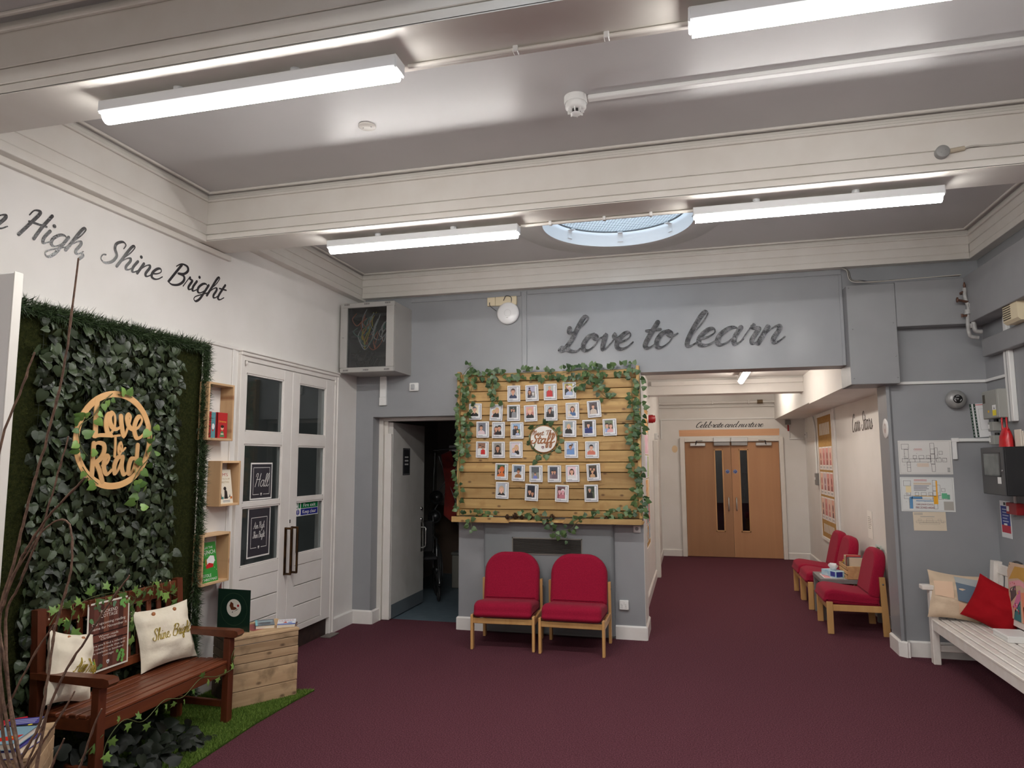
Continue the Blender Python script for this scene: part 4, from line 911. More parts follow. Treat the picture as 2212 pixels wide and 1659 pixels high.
# round sign
t = thing('round_sign', 'round white sign reading Meet The Staff', 'sign', (-1.398, YB-.006, 1.866))
R = .135
b = MB(); b.lathe([(0, 0), (R, 0), (R, -.010), (R-.008, -.012), (0, -.012)][::-1], 48, (0, -.004, 0), 'y', False); b.build('wooden_disc', wood('sign_ply', S(176, 116, 66), S(150, 94, 50), 'x', 4, .5), t)
b = MB(); b.lathe([(0, -.0135), (R-.008, -.0135), (R-.008, -.012)], 48, (0, -.004, 0), 'y', False); b.build('white_face', mat('sign_white', S(238, 236, 230), .5), t)
b = MB(); script(b, 'Meet The', (-.110, -.0176, .040), UX, VZ, .036*.62, .225, .12, .30, .20, .004); script(b, 'Staff', (-.122, -.0176, -.040), UX, VZ, .044, .235, .14, .30, .22, .004); b.build('lettering', wood('sign_letters', S(160, 100, 54), S(140, 86, 46), 'x', 4, .5), t)
b = MB(); crest(b, Vector((0, -.0180, 0)), UX, VZ, -.008, -.082, .013, S(120, 70, 74), S(236, 232, 226)); b.build('crest', M_print, t)

# ---------------------------------------------------------------- leaves
def leaf_mesh(name, m, lobes=False, s_=1.0):
    b = MB()
    if not lobes:
        V = [(0, 0, 0), (0, .36, .05), (0, .70, .02), (0, 1.04, -.10)]; F = []
        for s2 in (-1, 1):
            k = len(V); V += [(s2*.20, -.10, .01), (s2*.40, -.02, -.01), (s2*.48, .20, -.04), (s2*.43, .44, -.05), (s2*.29, .68, -.05), (s2*.13, .88, -.07)]
            q = [(0, k, k+1, k+2), (0, k+2, 1), (1, k+2, k+3), (1, k+3, k+4, 2), (2, k+4, k+5, 3)]
            F += q if s2 > 0 else [f[::-1] for f in q]
    else:
        V = [(0, 0, .03), (0, 1, -.05), (-.18, .55, .0), (-.48, .62, -.05), (-.30, .22, 0), (-.5, -.02, -.06), (-.12, -.06, 0), (.12, -.06, 0), (.5, -.02, -.06), (.30, .22, 0), (.48, .62, -.05), (.18, .55, 0), (0, .35, .06)]
        F = [(12, 1, 2), (12, 2, 3, 4), (12, 4, 5, 6), (12, 6, 0), (12, 0, 7), (12, 7, 8, 9), (12, 9, 10, 11), (12, 11, 1)]
    b.add([(x*s_, y*s_, z*s_) for x, y, z in V], F, True); return b.mesh(name, m)
def leaf_at(me, parent, p, nrm, up, size, spin, rnd, tilt=.5, roots=None):
    """place a leaf at p (parent space), facing roughly nrm, tip turned by spin from 'up'"""
    n = (Vector(nrm)+Vector((rnd.uniform(-tilt, tilt), rnd.uniform(-tilt, tilt), rnd.uniform(-tilt, tilt)))).normalized()
    y = Vector(up); y = (y - n*y.dot(n)).normalized(); x = y.cross(n)
    y2 = y*math.cos(spin) + x*math.sin(spin); x2 = y2.cross(n)
    M = Matrix(((x2.x*size, y2.x*size, n.x*size, p[0]), (x2.y*size, y2.y*size, n.y*size, p[1]), (x2.z*size, y2.z*size, n.z*size, p[2]), (0, 0, 0, 1)))
    o = bpy.data.objects.new('leaf', me); COL.objects.link(o); o.parent = parent; o.matrix_local = M
    return o
M_ivy = leafmat('garland_leaf', S(40, 66, 37), S(98, 124, 76), .4)
M_stem = mat('green_stem', S(84, 92, 50), .6)
ME_ivy = leaf_mesh('ivy_leaf', M_ivy)
def garland(name, label, cat, vines, me, nrm, size, step, spread, seed, mstem=M_stem, out=0.02, maxn=300, group=None):
    """vines: polylines; leaves along them"""
    rnd = random.Random(seed); t = thing(name, label, cat, vines[0][0], 0, group); o0 = Vector(vines[0][0]); cnt = 0
    for V in vines:
        P = catmull(V, 6); b = MB(Matrix.Translation(-o0)); b.tube(P, .0025, 5); b.build('stem', mstem, t)
        acc = 0
        for i in range(len(P)-1):
            seg = P[i+1]-P[i]; L = seg.length; a = 0
            while acc + (L-a) >= step and cnt < maxn:
                a += step-acc; acc = 0; p = P[i]+seg*(a/L)
                d = seg.normalized(); side = d.cross(Vector(nrm)).normalized()
                s_ = rnd.choice((-1, 1)); q = p + side*s_*rnd.uniform(.1, 1)*spread + Vector(nrm)*rnd.uniform(.2, 1)*out
                leaf_at(me, t, q-o0, nrm, side*s_+d*rnd.uniform(-.8, .8)+Vector((0, 0, -.35)), size*rnd.uniform(.7, 1.2), 0, rnd); cnt += 1
            acc += L-a
    return t
NY = (0, -1, 0); yv = YB-.055
garland('ivy_garland', 'trailing ivy up the left post of the plank noticeboard', 'ivy', [[(-2.25, yv, 1.13), (-2.26, yv, 1.5), (-2.235, yv, 1.9), (-2.25, yv, 2.2), (-2.22, yv, 2.52)], [(-2.21, yv, 1.7), (-2.17, yv, 2.15), (-2.12, yv, 2.4), (-2.05, yv, 2.46)], [(-2.22, yv, 2.52), (-2.17, yv, 2.58), (-2.12, yv, 2.62)]], ME_ivy, NY, .048, .0175, .036, 11)
garland('ivy_garland', 'trailing ivy along the top of the plank noticeboard', 'ivy', [[(-2.2, yv, 2.50), (-1.9, yv, 2.50), (-1.6, yv, 2.52), (-1.3, yv, 2.50), (-1.0, yv, 2.53), (-.75, yv, 2.52), (-.50, yv, 2.53)], [(-1.93, yv, 2.48), (-1.90, yv, 2.40), (-1.88, yv, 2.30), (-1.84, yv, 2.20)], [(-1.98, yv, 2.5), (-1.9, yv, 2.44), (-1.93, yv, 2.36)], [(-.92, yv, 2.50), (-.97, yv, 2.43), (-1.05, yv, 2.40), (-1.1, yv, 2.37)], [(-.9, yv, 2.48), (-.85, yv, 2.35), (-.80, yv, 2.28), (-.74, yv, 2.24)], [(-.95, yv, 2.52), (-.86, yv, 2.46), (-.80, yv, 2.42)]], ME_ivy, NY, .049, .0165, .045, 12)
garland('ivy_garland', 'trailing ivy down the right post of the plank noticeboard', 'ivy', [[(-.52, yv, 2.54), (-.53, yv, 2.25), (-.51, yv, 1.95), (-.525, yv, 1.6), (-.50, yv, 1.3), (-.52, yv, 1.13)], [(-.455, yv, 2.45), (-.45, yv, 2.15), (-.462, yv, 1.9)], [(-.46, yv, 1.6), (-.455, yv, 1.3), (-.47, yv, 1.14)], [(-.54, yv, 2.0), (-.55, yv, 1.75)]], ME_ivy, NY, .049, .0175, .032, 13)
garland('ivy_garland', 'ivy sprigs lying along the timber shelf below the photographs', 'ivy', [[(-2.2, 6.62, 1.12), (-2.0, 6.62, 1.14), (-1.85, 6.62, 1.13)], [(-2.1, 6.565, 1.11), (-2.10, 6.55, 1.05), (-2.08, 6.55, .98)], [(-1.62, 6.6, 1.13), (-1.5, 6.6, 1.16), (-1.40, 6.58, 1.12), (-1.33, 6.56, 1.07), (-1.30, 6.555, 1.0), (-1.22, 6.56, .95), (-1.15, 6.57, .93)], [(-1.22, 6.56, 1.0), (-1.12, 6.555, 1.02), (-1.05, 6.56, 1.09), (-.95, 6.6, 1.13), (-.8, 6.62, 1.14), (-.6, 6.62, 1.13), (-.5, 6.62, 1.13)], [(-.78, 6.63, 1.14), (-.70, 6.64, 1.18), (-.6, 6.64, 1.17)]], ME_ivy, NY, .046, .021, .028, 14)
garland('ivy_wreath', 'ring of ivy leaves round the Meet The Staff sign', 'wreath', [[(-1.398+.148*math.cos(a), YB-.008, 1.866+.148*math.sin(a)) for a in [2*PI*i/24 for i in range(25)]], [(-1.46, YB-.01, 1.73), (-1.48, YB-.012, 1.68), (-1.46, YB-.012, 1.64)]], ME_ivy, NY, .052, .026, .016, 15, out=.004)
# pine cones on the shelf
def cone_mesh():
    b = MB(); rn = random.Random(2)
    b.lathe([(0, 0), (.012, .004), (.018, .018), (.014, .036), (0, .05)], 8)
    for k in range(6):
        z = .004+.0078*k; r = (.022, .026, .026, .023, .018, .011)[k]; n = (9, 10, 9, 8, 7, 5)[k]
        for j in range(n):
            a = 2*PI*(j+.5*(k % 2))/n; c, s_ = math.cos(a), math.sin(a); w = .0065
            b.add([(c*r*.3-s_*w*.5, s_*r*.3+c*w*.5, z), (c*r*.3+s_*w*.5, s_*r*.3-c*w*.5, z), (c*r+s_*w, s_*r-c*w, z+.006), (c*r*1.12, s_*r*1.12, z+.010), (c*r-s_*w, s_*r+c*w, z+.006)], [(0, 1, 2, 3, 4)])
    return b.mesh('pine_cone', mat('pine_cone_brown', S(66, 44, 30), .8, S(98, 70, 48), 60))
MEc = cone_mesh()
for (x, y, s_, lab) in ((-2.065, 6.63, .8, 'pine cone at the left end of the timber shelf, first of two'), (-2.00, 6.64, 1.0, 'pine cone at the left end of the timber shelf, second of two'), (-1.755, 6.63, .95, 'pine cone on the shelf just right of the angled edge strip'), (-1.675, 6.63, 1.25, 'largest pine cone standing on the timber shelf'), (-1.605, 6.62, .85, 'small round pine cone on the shelf beside the largest one'), (-1.525, 6.63, 1.1, 'pine cone under the ivy tuft at the shelf middle'), (-1.31, 6.62, 1.15, 'pine cone alone on the shelf right of centre'), (-.79, 6.63, 1.0, 'pine cone among the ivy at the right end of the shelf')):
    o = bpy.data.objects.new('pine_cone', MEc); COL.objects.link(o); o.location = (x, y, 1.09); o.scale = (s_,)*3; o.rotation_euler = (0, 0, x*9); tag(o, lab, 'pine cone', 'pine cones on the shelf')

# ---------------------------------------------------------------- network cabinet
M_cab = mat('cabinet_grey_metal', S(168, 166, 162), .45, S(164, 162, 158), 4)
t = thing('network_cabinet', 'grey wall mounted network cabinet full of cables', 'cabinet', (-3.12, YF, 2.54))
off = Matrix.Translation((3.12, -YF, -2.54)); x0, x1, y0, y1, z0, z1 = -3.415, -2.828, 6.33, YF, 2.548, 3.248
b = MB(off); b.box(x0, x0+.012, y0, y1, z0, z1); b.box(x1-.012, x1, y0, y1, z0, z1); b.box(x0+.012, x1-.012, y0+.001, y1-.001, z0+.001, z0+.012); b.box(x0+.012, x1-.012, y0+.001, y1-.001, z1-.012, z1-.001); b.box(x0+.012, x1-.012, y1-.012, y1-.002, z0+.012, z1-.012); b.build('case', M_cab, t)
b = MB(off); b.box(x0, x1, y0-.03, y0, z0-.006, z0+.045, .006); b.box(x0, x1, y0-.03, y0, z1-.045, z1+.006, .006); b.box(x0+.001, x0+.075, y0-.029, y0-.001, z0+.0445, z1-.0445); b.box(x1-.082, x1-.001, y0-.029, y0-.001, z0+.0445, z1-.0445); fr = b.build('door_frame', M_cab, t)
b = MB(off); b.box(x0+.014, x0+.018, y0+.004, y1-.02, z0+.014, z1-.014); b.box(x1-.018, x1-.014, y0+.004, y1-.02, z0+.014, z1-.014); b.box(x0+.02, x1-.02, y1-.03, y1-.02, z0+.014, z1-.014); b.box(x0+.02, x1-.02, y0+.004, y1-.03, z0+.014, z0+.018); b.box(x0+.02, x1-.02, y0+.004, y1-.03, z1-.018, z1-.014); b.build('shade_liner', mat('cabinet_shade', S(58, 60, 62), .6), t)  # dark liner added, puts the shade of the interior into its colour
b = MB(off); b.box(x0+.07, x1-.08, y0-.018, y0-.014, z0+.04, z1-.04); b.build('door_glass', pane('smoked_glass', (.70, .72, .72, 1), .02), t)
b = MB(off); b.lathe([(0, -.006), (.008, -.006), (.008, 0)], 12, (x0+.035, y0-.03, 2.90), 'y'); b.build('lock', M_chrome, fr)
b = MB(off)
for zz in (z1-.012, z0+.016):
    for xx in (x0+.07, x0+.29, x1-.07):
        for k in range(5): b.box(xx-.028+.012*k, xx-.023+.012*k, y0-.0315, y0-.0295, zz-.008, zz+.008)
b.build('vent_slots', mat('black_plastic', S(22), .4), fr)
b = MB(off)
for zz, hh in ((z1-.10, .03), (2.985, .02), (2.93, .02), (2.76, .012), (2.715, .012)): b.box(x0+.04, x1-.04, y0+.10, y0+.30, zz-hh/2, zz+hh/2)
b.box(x0+.05, x0+.075, y0+.03, y0+.07, z0+.03, z1-.03); b.box(x1-.105, x1-.08, y0+.03, y0+.07, z0+.03, z1-.03); b.build('rack_units', mat('rack_dark', S(74, 76, 80), .5, S(54, 56, 58), 30), t)
rn = random.Random(5)
for k in range(40):
    c = rn.choice((S(206), S(206), S(190, 194, 198), S(206, 186, 70), S(214, 120, 80), S(90, 150, 130), S(70, 72, 78)))
    if k > 31: c = S(40)
    zc = rn.uniform(2.86, 3.12) if k <= 31 else rn.uniform(2.60, 2.72); xa = rn.uniform(x0+.10, x1-.13); xb_ = xa+rn.uniform(-.06, .14); r = rn.uniform(.05, .11); xb_ = min(xb_, x1-.13)
    yy = y0+.04+rn.uniform(0, .04)
    P = catmull([(xa, yy+.05, zc+r), (xa-.02, yy, zc), (xa+(xb_-xa)*.4, yy-.012, zc-r), (xb_, yy, zc-r*.3), (xb_+.01, yy+.05, zc+r*.8)], 6)
    b = MB(off); b.tube([(min(max(p.x, x0+.03), x1-.03), p.y, min(max(p.z, z0+.03), z1-.03)) for p in P], .0042, 5); b.build('cable', mat('cable_%d_%d_%d' % tuple(int(v*999) for v in c[:3]), c, .5), t)
t = thing('conduit_drop', 'short white trunking drop below the network cabinet', 'trunking', (-3.132, YF, 2.24))
b = MB(); b.box(-.036, .036, -.03, 0, .085, .305, .003); b.build('upper_length', M_plast, t)
b = MB(); b.box(-.039, .039, -.033, 0, 0, .085, .003); b.build('sleeve', M_plast, t)
t = thing('wall_sensor', 'small white square sensor above the store room door', 'sensor', (-2.785, YF, 2.425))
b = MB(); b.box(-.05, .05, -.03, 0, -.043, .043, .006); b.build('plate', M_plast, t)
b = MB(); b.box(-.028, .014, -.045, -.03, -.028, .028, .006); b.build('lens', mat('sensor_grey', S(176, 178, 180), .4), t)
t = thing('wifi_access_point', 'round white wireless access point high on the grey wall', 'access point', (-1.766, YF, 3.15))
b = MB(); b.lathe([(.0, -.048), (.05, -.047), (.10, -.042), (.116, -.030), (.112, -.012), (.09, -.006), (0, -.006)][::-1], 40, (0, 0, 0), 'y'); b.build('dome', mat('access_point_white', S(240), .3), t)
b = MB(); b.tube([(.034*math.cos(a), -.0478, .034*math.sin(a)) for a in [2*PI*i/32 for i in range(33)]], .0012, 4, False); b.build('led_ring', mat('pale_grey_ring', S(206), .4), t)
b = MB(); b.box(-.014, .006, -.0495, -.046, -.052, -.049); b.build('logo_mark', mat('grey_mark', S(150), .5), t)
t = thing('junction_box', 'cream double junction box behind the access point', 'junction box', (-1.83, YF, 3.28))
b = MB(); b.box(-.157, -.072, -.028, 0, -.045, .045, .004); b.build('left_plate', mat('aged_cream_plastic', S(222, 208, 176), .45), t)
b = MB(); b.box(-.070, .155, -.034, 0, -.048, .045, .006); b.build('main_box', mat('aged_cream_plastic', S(222, 208, 176), .45), t)
b = MB(); b.tube(catmull([(-.13, -.03, -.01), (-.12, -.04, -.05), (-.06, -.03, -.10)], 5), .004, 6); b.tube(catmull([(.02, -.036, .0), (.05, -.05, .045), (.10, -.04, .03), (.10, -.03, -.03)], 5), .004, 6); b.build('lead', mat('grey_lead', S(66), .5), t)
# ---------------------------------------------------------------- lettering on the header
M_foil = mat('black_mirror_foil', S(34, 34, 36), .14, S(70, 70, 72), 25, metal=1.0, bump=.35, bscale=90)
def lettering(label, m, items, u, xh, **k):
    """vinyl words on a wall: one part for each word"""
    t = thing('wall_lettering', label, 'lettering', items[0][1])
    for w_, p, W_ in items:
        b = MB(); script(b, w_, Vector(p)-Vector(items[0][1]), u, VZ, xh, W_, **k); b.build('word', m, t)
lettering('shiny black lettering reading Love to learn on grey header', M_foil, [('Love', (-1.225, YF-.0125, 2.735), .72), ('to', (-.435, YF-.0125, 2.735), .33), ('learn', (-.045, YF-.0125, 2.735), .93)], UX, .158, slant=.28, thick=.29, thin=.075, depth=.002)
# ================================================================== LEFT WALL: GRASS WALL, BENCH, CRATES
NX = (1, 0, 0)
# ---------------------------------------------------------------- wall lettering
M_vinyl = mat('black_gloss_vinyl', S(40, 36, 40), .25, spec=.6, bump=.15, bscale=120)
lettering('black lettering reading Aim High, Shine Bright on white wall', M_vinyl, [('Aim', (XL+.001, 2.36, 2.868), .43), ('High,', (XL+.001, 2.83, 2.870), .47), ('Shine', (XL+.001, 3.365, 2.876), .52), ('Bright', (XL+.001, 3.93, 2.885), .60)], U, .082, slant=.32, thick=.23, thin=.085)
# ---------------------------------------------------------------- end panel at the left picture edge
t = thing('screen_panel', 'tall white screen panel at the left picture edge', 'panel', (-2.6, 2.15, 0))
b = MB(); b.box(-.84, 0, -.018, .018, 0, 2.415, .004); b.build('board', mat('screen_panel_paint', S(214, 212, 210), .5), t)
b = MB(); b.box(0, .004, -.019, .019, 0, 2.418, .001); b.build('edge_strip', M_trim, t)
# ---------------------------------------------------------------- turf on the wall
M_turf = mat('dark_turf', S(36, 41, 18), .95, S(54, 58, 27), 70, detail=6, bump=1.0, bscale=260, spec=.1)
M_blade = leafmat('turf_blade', S(40, 46, 19), S(70, 78, 36), .8, spec=.2)
M_fringe = leafmat('fringe_blade', S(28, 44, 22), S(70, 92, 54), .5)
def blades(name, pts, dirs, lens, wid, m, parent=None, loc=None):
    """grass blades: narrow triangles; pts/dirs Nx3 arrays"""
    n = len(pts); side = np.cross(dirs, np.random.RandomState(1).normal(size=(n, 3))); side /= np.linalg.norm(side, axis=1, keepdims=True)+1e-9
    w = np.broadcast_to(np.asarray(wid), (n,))[:, None]; L = np.asarray(lens)[:, None]
    V = np.empty((n*3, 3)); V[0::3] = pts-side*w; V[1::3] = pts+side*w; V[2::3] = pts+dirs*L
    me = bpy.data.meshes.new(name); me.vertices.add(n*3); me.vertices.foreach_set('co', V.ravel().astype(np.float32))
    me.loops.add(n*3); me.loops.foreach_set('vertex_index', np.arange(n*3, dtype=np.int32)); me.polygons.add(n)
    me.polygons.foreach_set('loop_start', np.arange(0, n*3, 3, dtype=np.int32)); me.update(calc_edges=True); me.validate()
    me.materials.append(m); o = bpy.data.objects.new(name, me); COL.objects.link(o); o.parent = parent
    if loc: o.location = loc
    return o
RS = np.random.RandomState(4)
t = thing('turf_backdrop', 'dark artificial turf panel covering the left wall behind the bench', 'turf panel', (XL, 3.25, 0))
b = MB(); b.box(0, .035, -1.05, 1.03, .0, 2.50, .006); b.build('backing', M_turf, t)
n = 16000; pts = np.column_stack([np.full(n, .034), RS.uniform(-1.04, 1.02, n), RS.uniform(.01, 2.48, n)]); dr = np.column_stack([np.full(n, 1.0), RS.normal(0, .6, n), RS.normal(-.1, .6, n)]); dr /= np.linalg.norm(dr, axis=1, keepdims=True)
tag(blades('turf_pile', pts, dr, RS.uniform(.006, .014, n), .0022, M_blade, t), kind='stuff')
# bushy grass border along the top and the right edge
def border(p0, p1, n, r):
    k = RS.uniform(0, 1, n); base = np.outer(1-k, p0)+np.outer(k, p1); d = RS.normal(0, 1, (n, 3)); d[:, 0] = np.abs(d[:, 0])*.8+.1; d /= np.linalg.norm(d, axis=1, keepdims=True)
    return base+RS.normal(0, r*.22, (n, 3))*np.array([.5, 1, 1]), d
a1, d1 = border((-3.385, 2.25, 2.475), (-3.385, 4.27, 2.475), 6500, .06); a2, d2 = border((-3.385, 4.27, 2.475), (-3.385, 4.27, .02), 7500, .06)
o = blades('grass_border', np.vstack([a1, a2]), np.vstack([d1, d2]), RS.uniform(.035, .075, 14000), .0032, M_fringe)
tag(o, 'bushy dark grass garland along top and right edge of turf panel', 'grass border', kind='stuff')
# ---------------------------------------------------------------- ivy screen
M_ivd = leafmat('screen_ivy_leaf', S(20, 29, 16), S(66, 80, 53), .42, spec=.45)
ME_ivd = leaf_mesh('screen_leaf', M_ivd)
t = thing('ivy_screen', 'dense artificial ivy leaf screen on the turf wall', 'ivy', (-3.40, 3.48, 0.2))
rnd = random.Random(21)
b = MB()
for i in range(22): y = -.50+i*.048; b.tube([(0, y, .05), (.004, y, 2.22)], .0016, 4, False)
for i in range(40): z = .06+i*.055; b.tube([(0, -.52, z), (.004, .53, z)], .0016, 4, False)
b.build('lattice', mat('ivy_lattice', S(30, 40, 24), .6), t)
for i in range(300):
    y = -.50+1.0*((i*0.618034) % 1)+rnd.uniform(-.02, .02); z = .55+1.66*((i+.5)/300)
    leaf_at(ME_ivd, t, (rnd.uniform(.025, .045), y, z), NX, (0, rnd.uniform(-.5, .5), -1), rnd.uniform(.05, .072), rnd.uniform(-.9, .9), rnd, .5)
def leaf_heap(name, me, places, m):
    """many leaves joined: places = list of (p, n, up, size, spin)"""
    V0 = np.array([v.co for v in me.vertices]); F0 = [list(p.vertices) for p in me.polygons]; V = []; F = []
    for (p, n, up, s_, sp) in places:
        n = Vector(n).normalized(); y = Vector(up); y = (y-n*y.dot(n)).normalized(); x = y.cross(n); y2 = y*math.cos(sp)+x*math.sin(sp); x2 = y2.cross(n)
        R = np.array([[x2.x, y2.x, n.x], [x2.y, y2.y, n.y], [x2.z, y2.z, n.z]])*s_
        k = len(V)*0+sum(len(q) for q in V); V.append(V0@R.T+np.array(p)); F += [[i+k for i in f] for f in F0]
    me2 = bpy.data.meshes.new(name); me2.from_pydata(np.vstack(V).tolist(), [], F); me2.materials.append(m); o = bpy.data.objects.new(name, me2); COL.objects.link(o); return o
pl_ = []
for i in range(2000):
    pl_.append(((rnd.uniform(.002, .036), rnd.uniform(-.52, .54), rnd.uniform(.12, 2.24)), (1, rnd.uniform(-.7, .7), rnd.uniform(-.5, .9)), (0, rnd.uniform(-.6, .6), -1), rnd.uniform(.04, .068), rnd.uniform(-1, 1)))
o = leaf_heap('leaves', ME_ivd, pl_, M_ivd); o.parent = t; tag(o, kind='stuff')
# ---------------------------------------------------------------- Love To Read sign
M_ply = wood('laser_cut_ply', S(240, 192, 134), S(230, 178, 118), 'y', 2.0, .5, bump=.02)
t = thing('word_hoop', 'round wooden hoop sign reading Love To Read', 'sign', (-3.30, 3.409, 1.789))
b = MB(); Ro, Ri = .290, .252
for i in range(64):
    a0, a1 = 2*PI*i/64, 2*PI*(i+1)/64
    b.prism([(Ro*math.cos(a0), Ro*math.sin(a0)), (Ro*math.cos(a1), Ro*math.sin(a1)), (Ri*math.cos(a1), Ri*math.sin(a1)), (Ri*math.cos(a0), Ri*math.sin(a0))], (-.004, 0, 0), (0, 1, 0), VZ, (.004, 0, 0))
b.build('hoop', M_ply, t)
def strokes(L, th, tn):
    b = MB()
    for s_ in L: stroke(b, s_, (-.004, 0, 0), U, VZ, th, tn, .0045)
    return b
LV = [[(-.145, .23), (-.147, .135), (-.144, .02)], [(-.155, .015), (-.106, .024), (-.032, .025)], [(-.037, .155), (-.067, .14), (-.073, .088), (-.059, .042), (-.033, .04), (-.01, .082), (-.013, .139), (-.034, .158), (-.051, .128), (-.036, .081), (.003, .063), (.037, .08)],
      [(.033, .141), (.042, .085), (.065, .022), (.091, .078), (.108, .137), (.094, .156), (.08, .131), (.099, .083), (.129, .067)], [(.129, .067), (.172, .08), (.199, .124), (.181, .149), (.154, .126), (.14, .071), (.161, .018), (.199, .024), (.233, .062), (.252, .101)]]
TV = [[(-.031, .018), (0, .023), (.033, .027)], [(0, .02), (.003, -.03), (.003, -.099)], [(.044, -.015), (.028, -.042), (.031, -.077), (.045, -.081), (.056, -.042), (.043, -.015), (.033, -.038), (.056, -.066), (.08, -.046)]]
RV = [[(-.151, -.025), (-.151, -.083), (-.152, -.215)], [(-.15, -.033), (-.118, -.02), (-.081, -.031), (-.076, -.069), (-.096, -.108), (-.13, -.133)], [(-.13, -.133), (-.102, -.179), (-.076, -.242)], [(-.082, -.152), (-.052, -.137), (-.036, -.105), (-.05, -.093), (-.07, -.124), (-.068, -.175), (-.045, -.201), (-.012, -.176)],
      [(.056, -.101), (.026, -.107), (.005, -.155), (.012, -.198), (.034, -.177), (.06, -.112)], [(.064, -.101), (.06, -.159), (.079, -.205), (.107, -.191)], [(.159, -.109), (.13, -.114), (.114, -.16), (.118, -.202), (.144, -.187), (.168, -.12)], [(.176, -.028), (.173, -.116), (.177, -.192), (.203, -.194), (.235, -.138)]]
strokes(LV, .032, .015).build('word_love', M_ply, t); strokes(TV, .016, .011).build('word_to', M_ply, t); strokes(RV, .030, .015).build('word_read', M_ply, t)
M_ivl = leafmat('bright_ivy_leaf', S(58, 92, 40), S(132, 168, 84), .4)
ME_ivl = leaf_mesh('bright_leaf', M_ivl); ME_lob = leaf_mesh('lobed_leaf', M_ivl, True)
hx = -3.292; hoop = lambda a, r=.275: (hx, 3.409+r*math.cos(a), 1.789+r*math.sin(a))
garland('ivy_sprig', 'light green ivy twined round the left of the wooden hoop sign', 'ivy', [[hoop(1.75), hoop(2.1, .24), hoop(2.5, .22), hoop(2.9, .27), hoop(3.3, .25), hoop(3.6, .22)], [hoop(3.75), hoop(4.0), hoop(4.3, .28)], [hoop(1.2, .28), hoop(1.6, .27)]], ME_ivl, NX, .05, .032, .03, 31, out=.015)
garland('ivy_sprig', 'light green ivy twined round the right of the wooden hoop sign', 'ivy', [[hoop(.45, .30), hoop(.1, .27), hoop(-.3, .29), hoop(-.7, .26), hoop(-1.0, .28), hoop(-1.2, .33)], [hoop(-.9, .30), hoop(-1.05, .38), hoop(-1.15, .45)]], ME_ivl, NX, .05, .034, .03, 32, out=.015)
# ---------------------------------------------------------------- box shelves with books
M_pbox = wood('pale_pine_box', S(222, 184, 140), S(204, 162, 116), 'z', 2.2, .6, knots=S(150, 96, 56), bump=.05)
M_pboxy = wood('pale_pine_box_level', S(226, 190, 148), S(208, 168, 122), 'y', 2.2, .6, knots=S(150, 96, 56), bump=.05)
def box_shelf(label, y0, y1, z0, z1, d=.112):
    t = thing('box_shelf', label, 'shelf', (XL, (y0+y1)/2, z0), 0, 'pine box shelves'); w = (y1-y0)/2; h = z1-z0; tk = .017
    for s_ in (-1, 1):
        b = MB(); a, c = sorted((s_*w, s_*(w-tk))); b.box(.001, d, a, c, 0, h, .002); b.build('side', M_pbox, t)
    for za in (0, h-tk):
        b = MB(); b.box(.001, d, -w+tk, w-tk, za, za+tk, .002); b.build('top' if za else 'base', M_pboxy, t)
    return t
def book(name, label, cat, loc, w, h, d, cover, pages=S(232, 222, 204), rot=None, art=None, group=None, lay=False):
    """closed book: local x = across the cover, z = up the cover, y = thickness; cover art on the -y face"""
    t = thing(name, label, cat, loc, 0, group)
    if rot is not None: t.rotation_euler = rot
    c = mat('cover_%d_%d_%d' % tuple(int(v*999) for v in cover[:3]), cover, .35)
    b = MB(); b.box(-w/2, w/2, 0, .003, 0, h); b.box(-w/2, w/2, d-.003, d, 0, h); b.box(-w/2, -w/2+.003, 0, d, 0, h); b.build('cover', c, t)
    b = MB(); b.box(-w/2+.003, w/2-.003, .003, d-.003, .003, h-.003); b.build('pages', mat('book_pages', pages, .8), t)
    if art:
        b = MB(); art(b, Vector((-w/2, -.0004, 0)), w, h); b.build('cover_art', M_gloss, t)
    return t
RW = (0, 0, PI/2)      # standing with the cover towards +x
sh1 = box_shelf('upper pine box shelf holding red children\'s books', 4.262, 4.552, 1.812, 2.232)
sh2 = box_shelf('middle pine box shelf holding one white picture book', 4.428, 4.662, 1.332, 1.664)
sh3 = box_shelf('lower pine box shelf holding one green picture book', 4.268, 4.572, .787, 1.143)
def art_red(b, o, w, h):
    b.col(S(186, 38, 42)); b.rect(.003, w, 0, h, o, UX, VZ); e = Vector((0, -.0004, 0)); b.col(S(232, 190, 70)); words(b, 'Christmas', o+e, UX, VZ, .014, w/2, h*.62, w*.75)
    b.col(S(226, 180, 150)); b.poly(circ(w/2, h*.40, w*.15, 14), o+e, UX, VZ); b.col(S(50, 30, 26)); b.poly(circ(w/2, h*.46, w*.17, 14, w*.10), o+e*2, UX, VZ); b.col(S(90, 130, 90)); b.poly([(w*.25, h*.05), (w*.75, h*.05), (w*.62, h*.27), (w*.38, h*.27)], o+e, UX, VZ); b.col(S(236, 220, 200)); b.rect(w*.36, w*.64, h*.15, h*.19, o+e*2, UX, VZ)
def art_teal(b, o, w, h):
    b.col(S(92, 150, 158)); b.rect(.003, w, 0, h, o, UX, VZ); e = Vector((0, -.0004, 0)); b.col(S(236)); b.poly(circ(w*.6, h*.45, w*.26, 14, w*.36), o+e, UX, VZ); b.col(S(196, 46, 50)); b.poly(circ(w*.55, h*.30, w*.12, 10), o+e*2, UX, VZ)
book('story_book', 'teal covered story book standing between red books in the upper box', 'book', (-3.370, 4.358, 1.829), .060, .188, .02, S(70, 124, 134), rot=RW, art=art_teal)
book('story_book', 'red covered Christmas story book at the right in the upper box', 'book', (-3.358, 4.450, 1.829), .112, .190, .022, S(176, 34, 38), rot=RW, art=art_red)
book('story_book', 'slim red story book with its spine showing at the left in the upper box', 'book', (-3.358, 4.306, 1.829), .040, .190, .06, S(170, 36, 40), rot=RW)
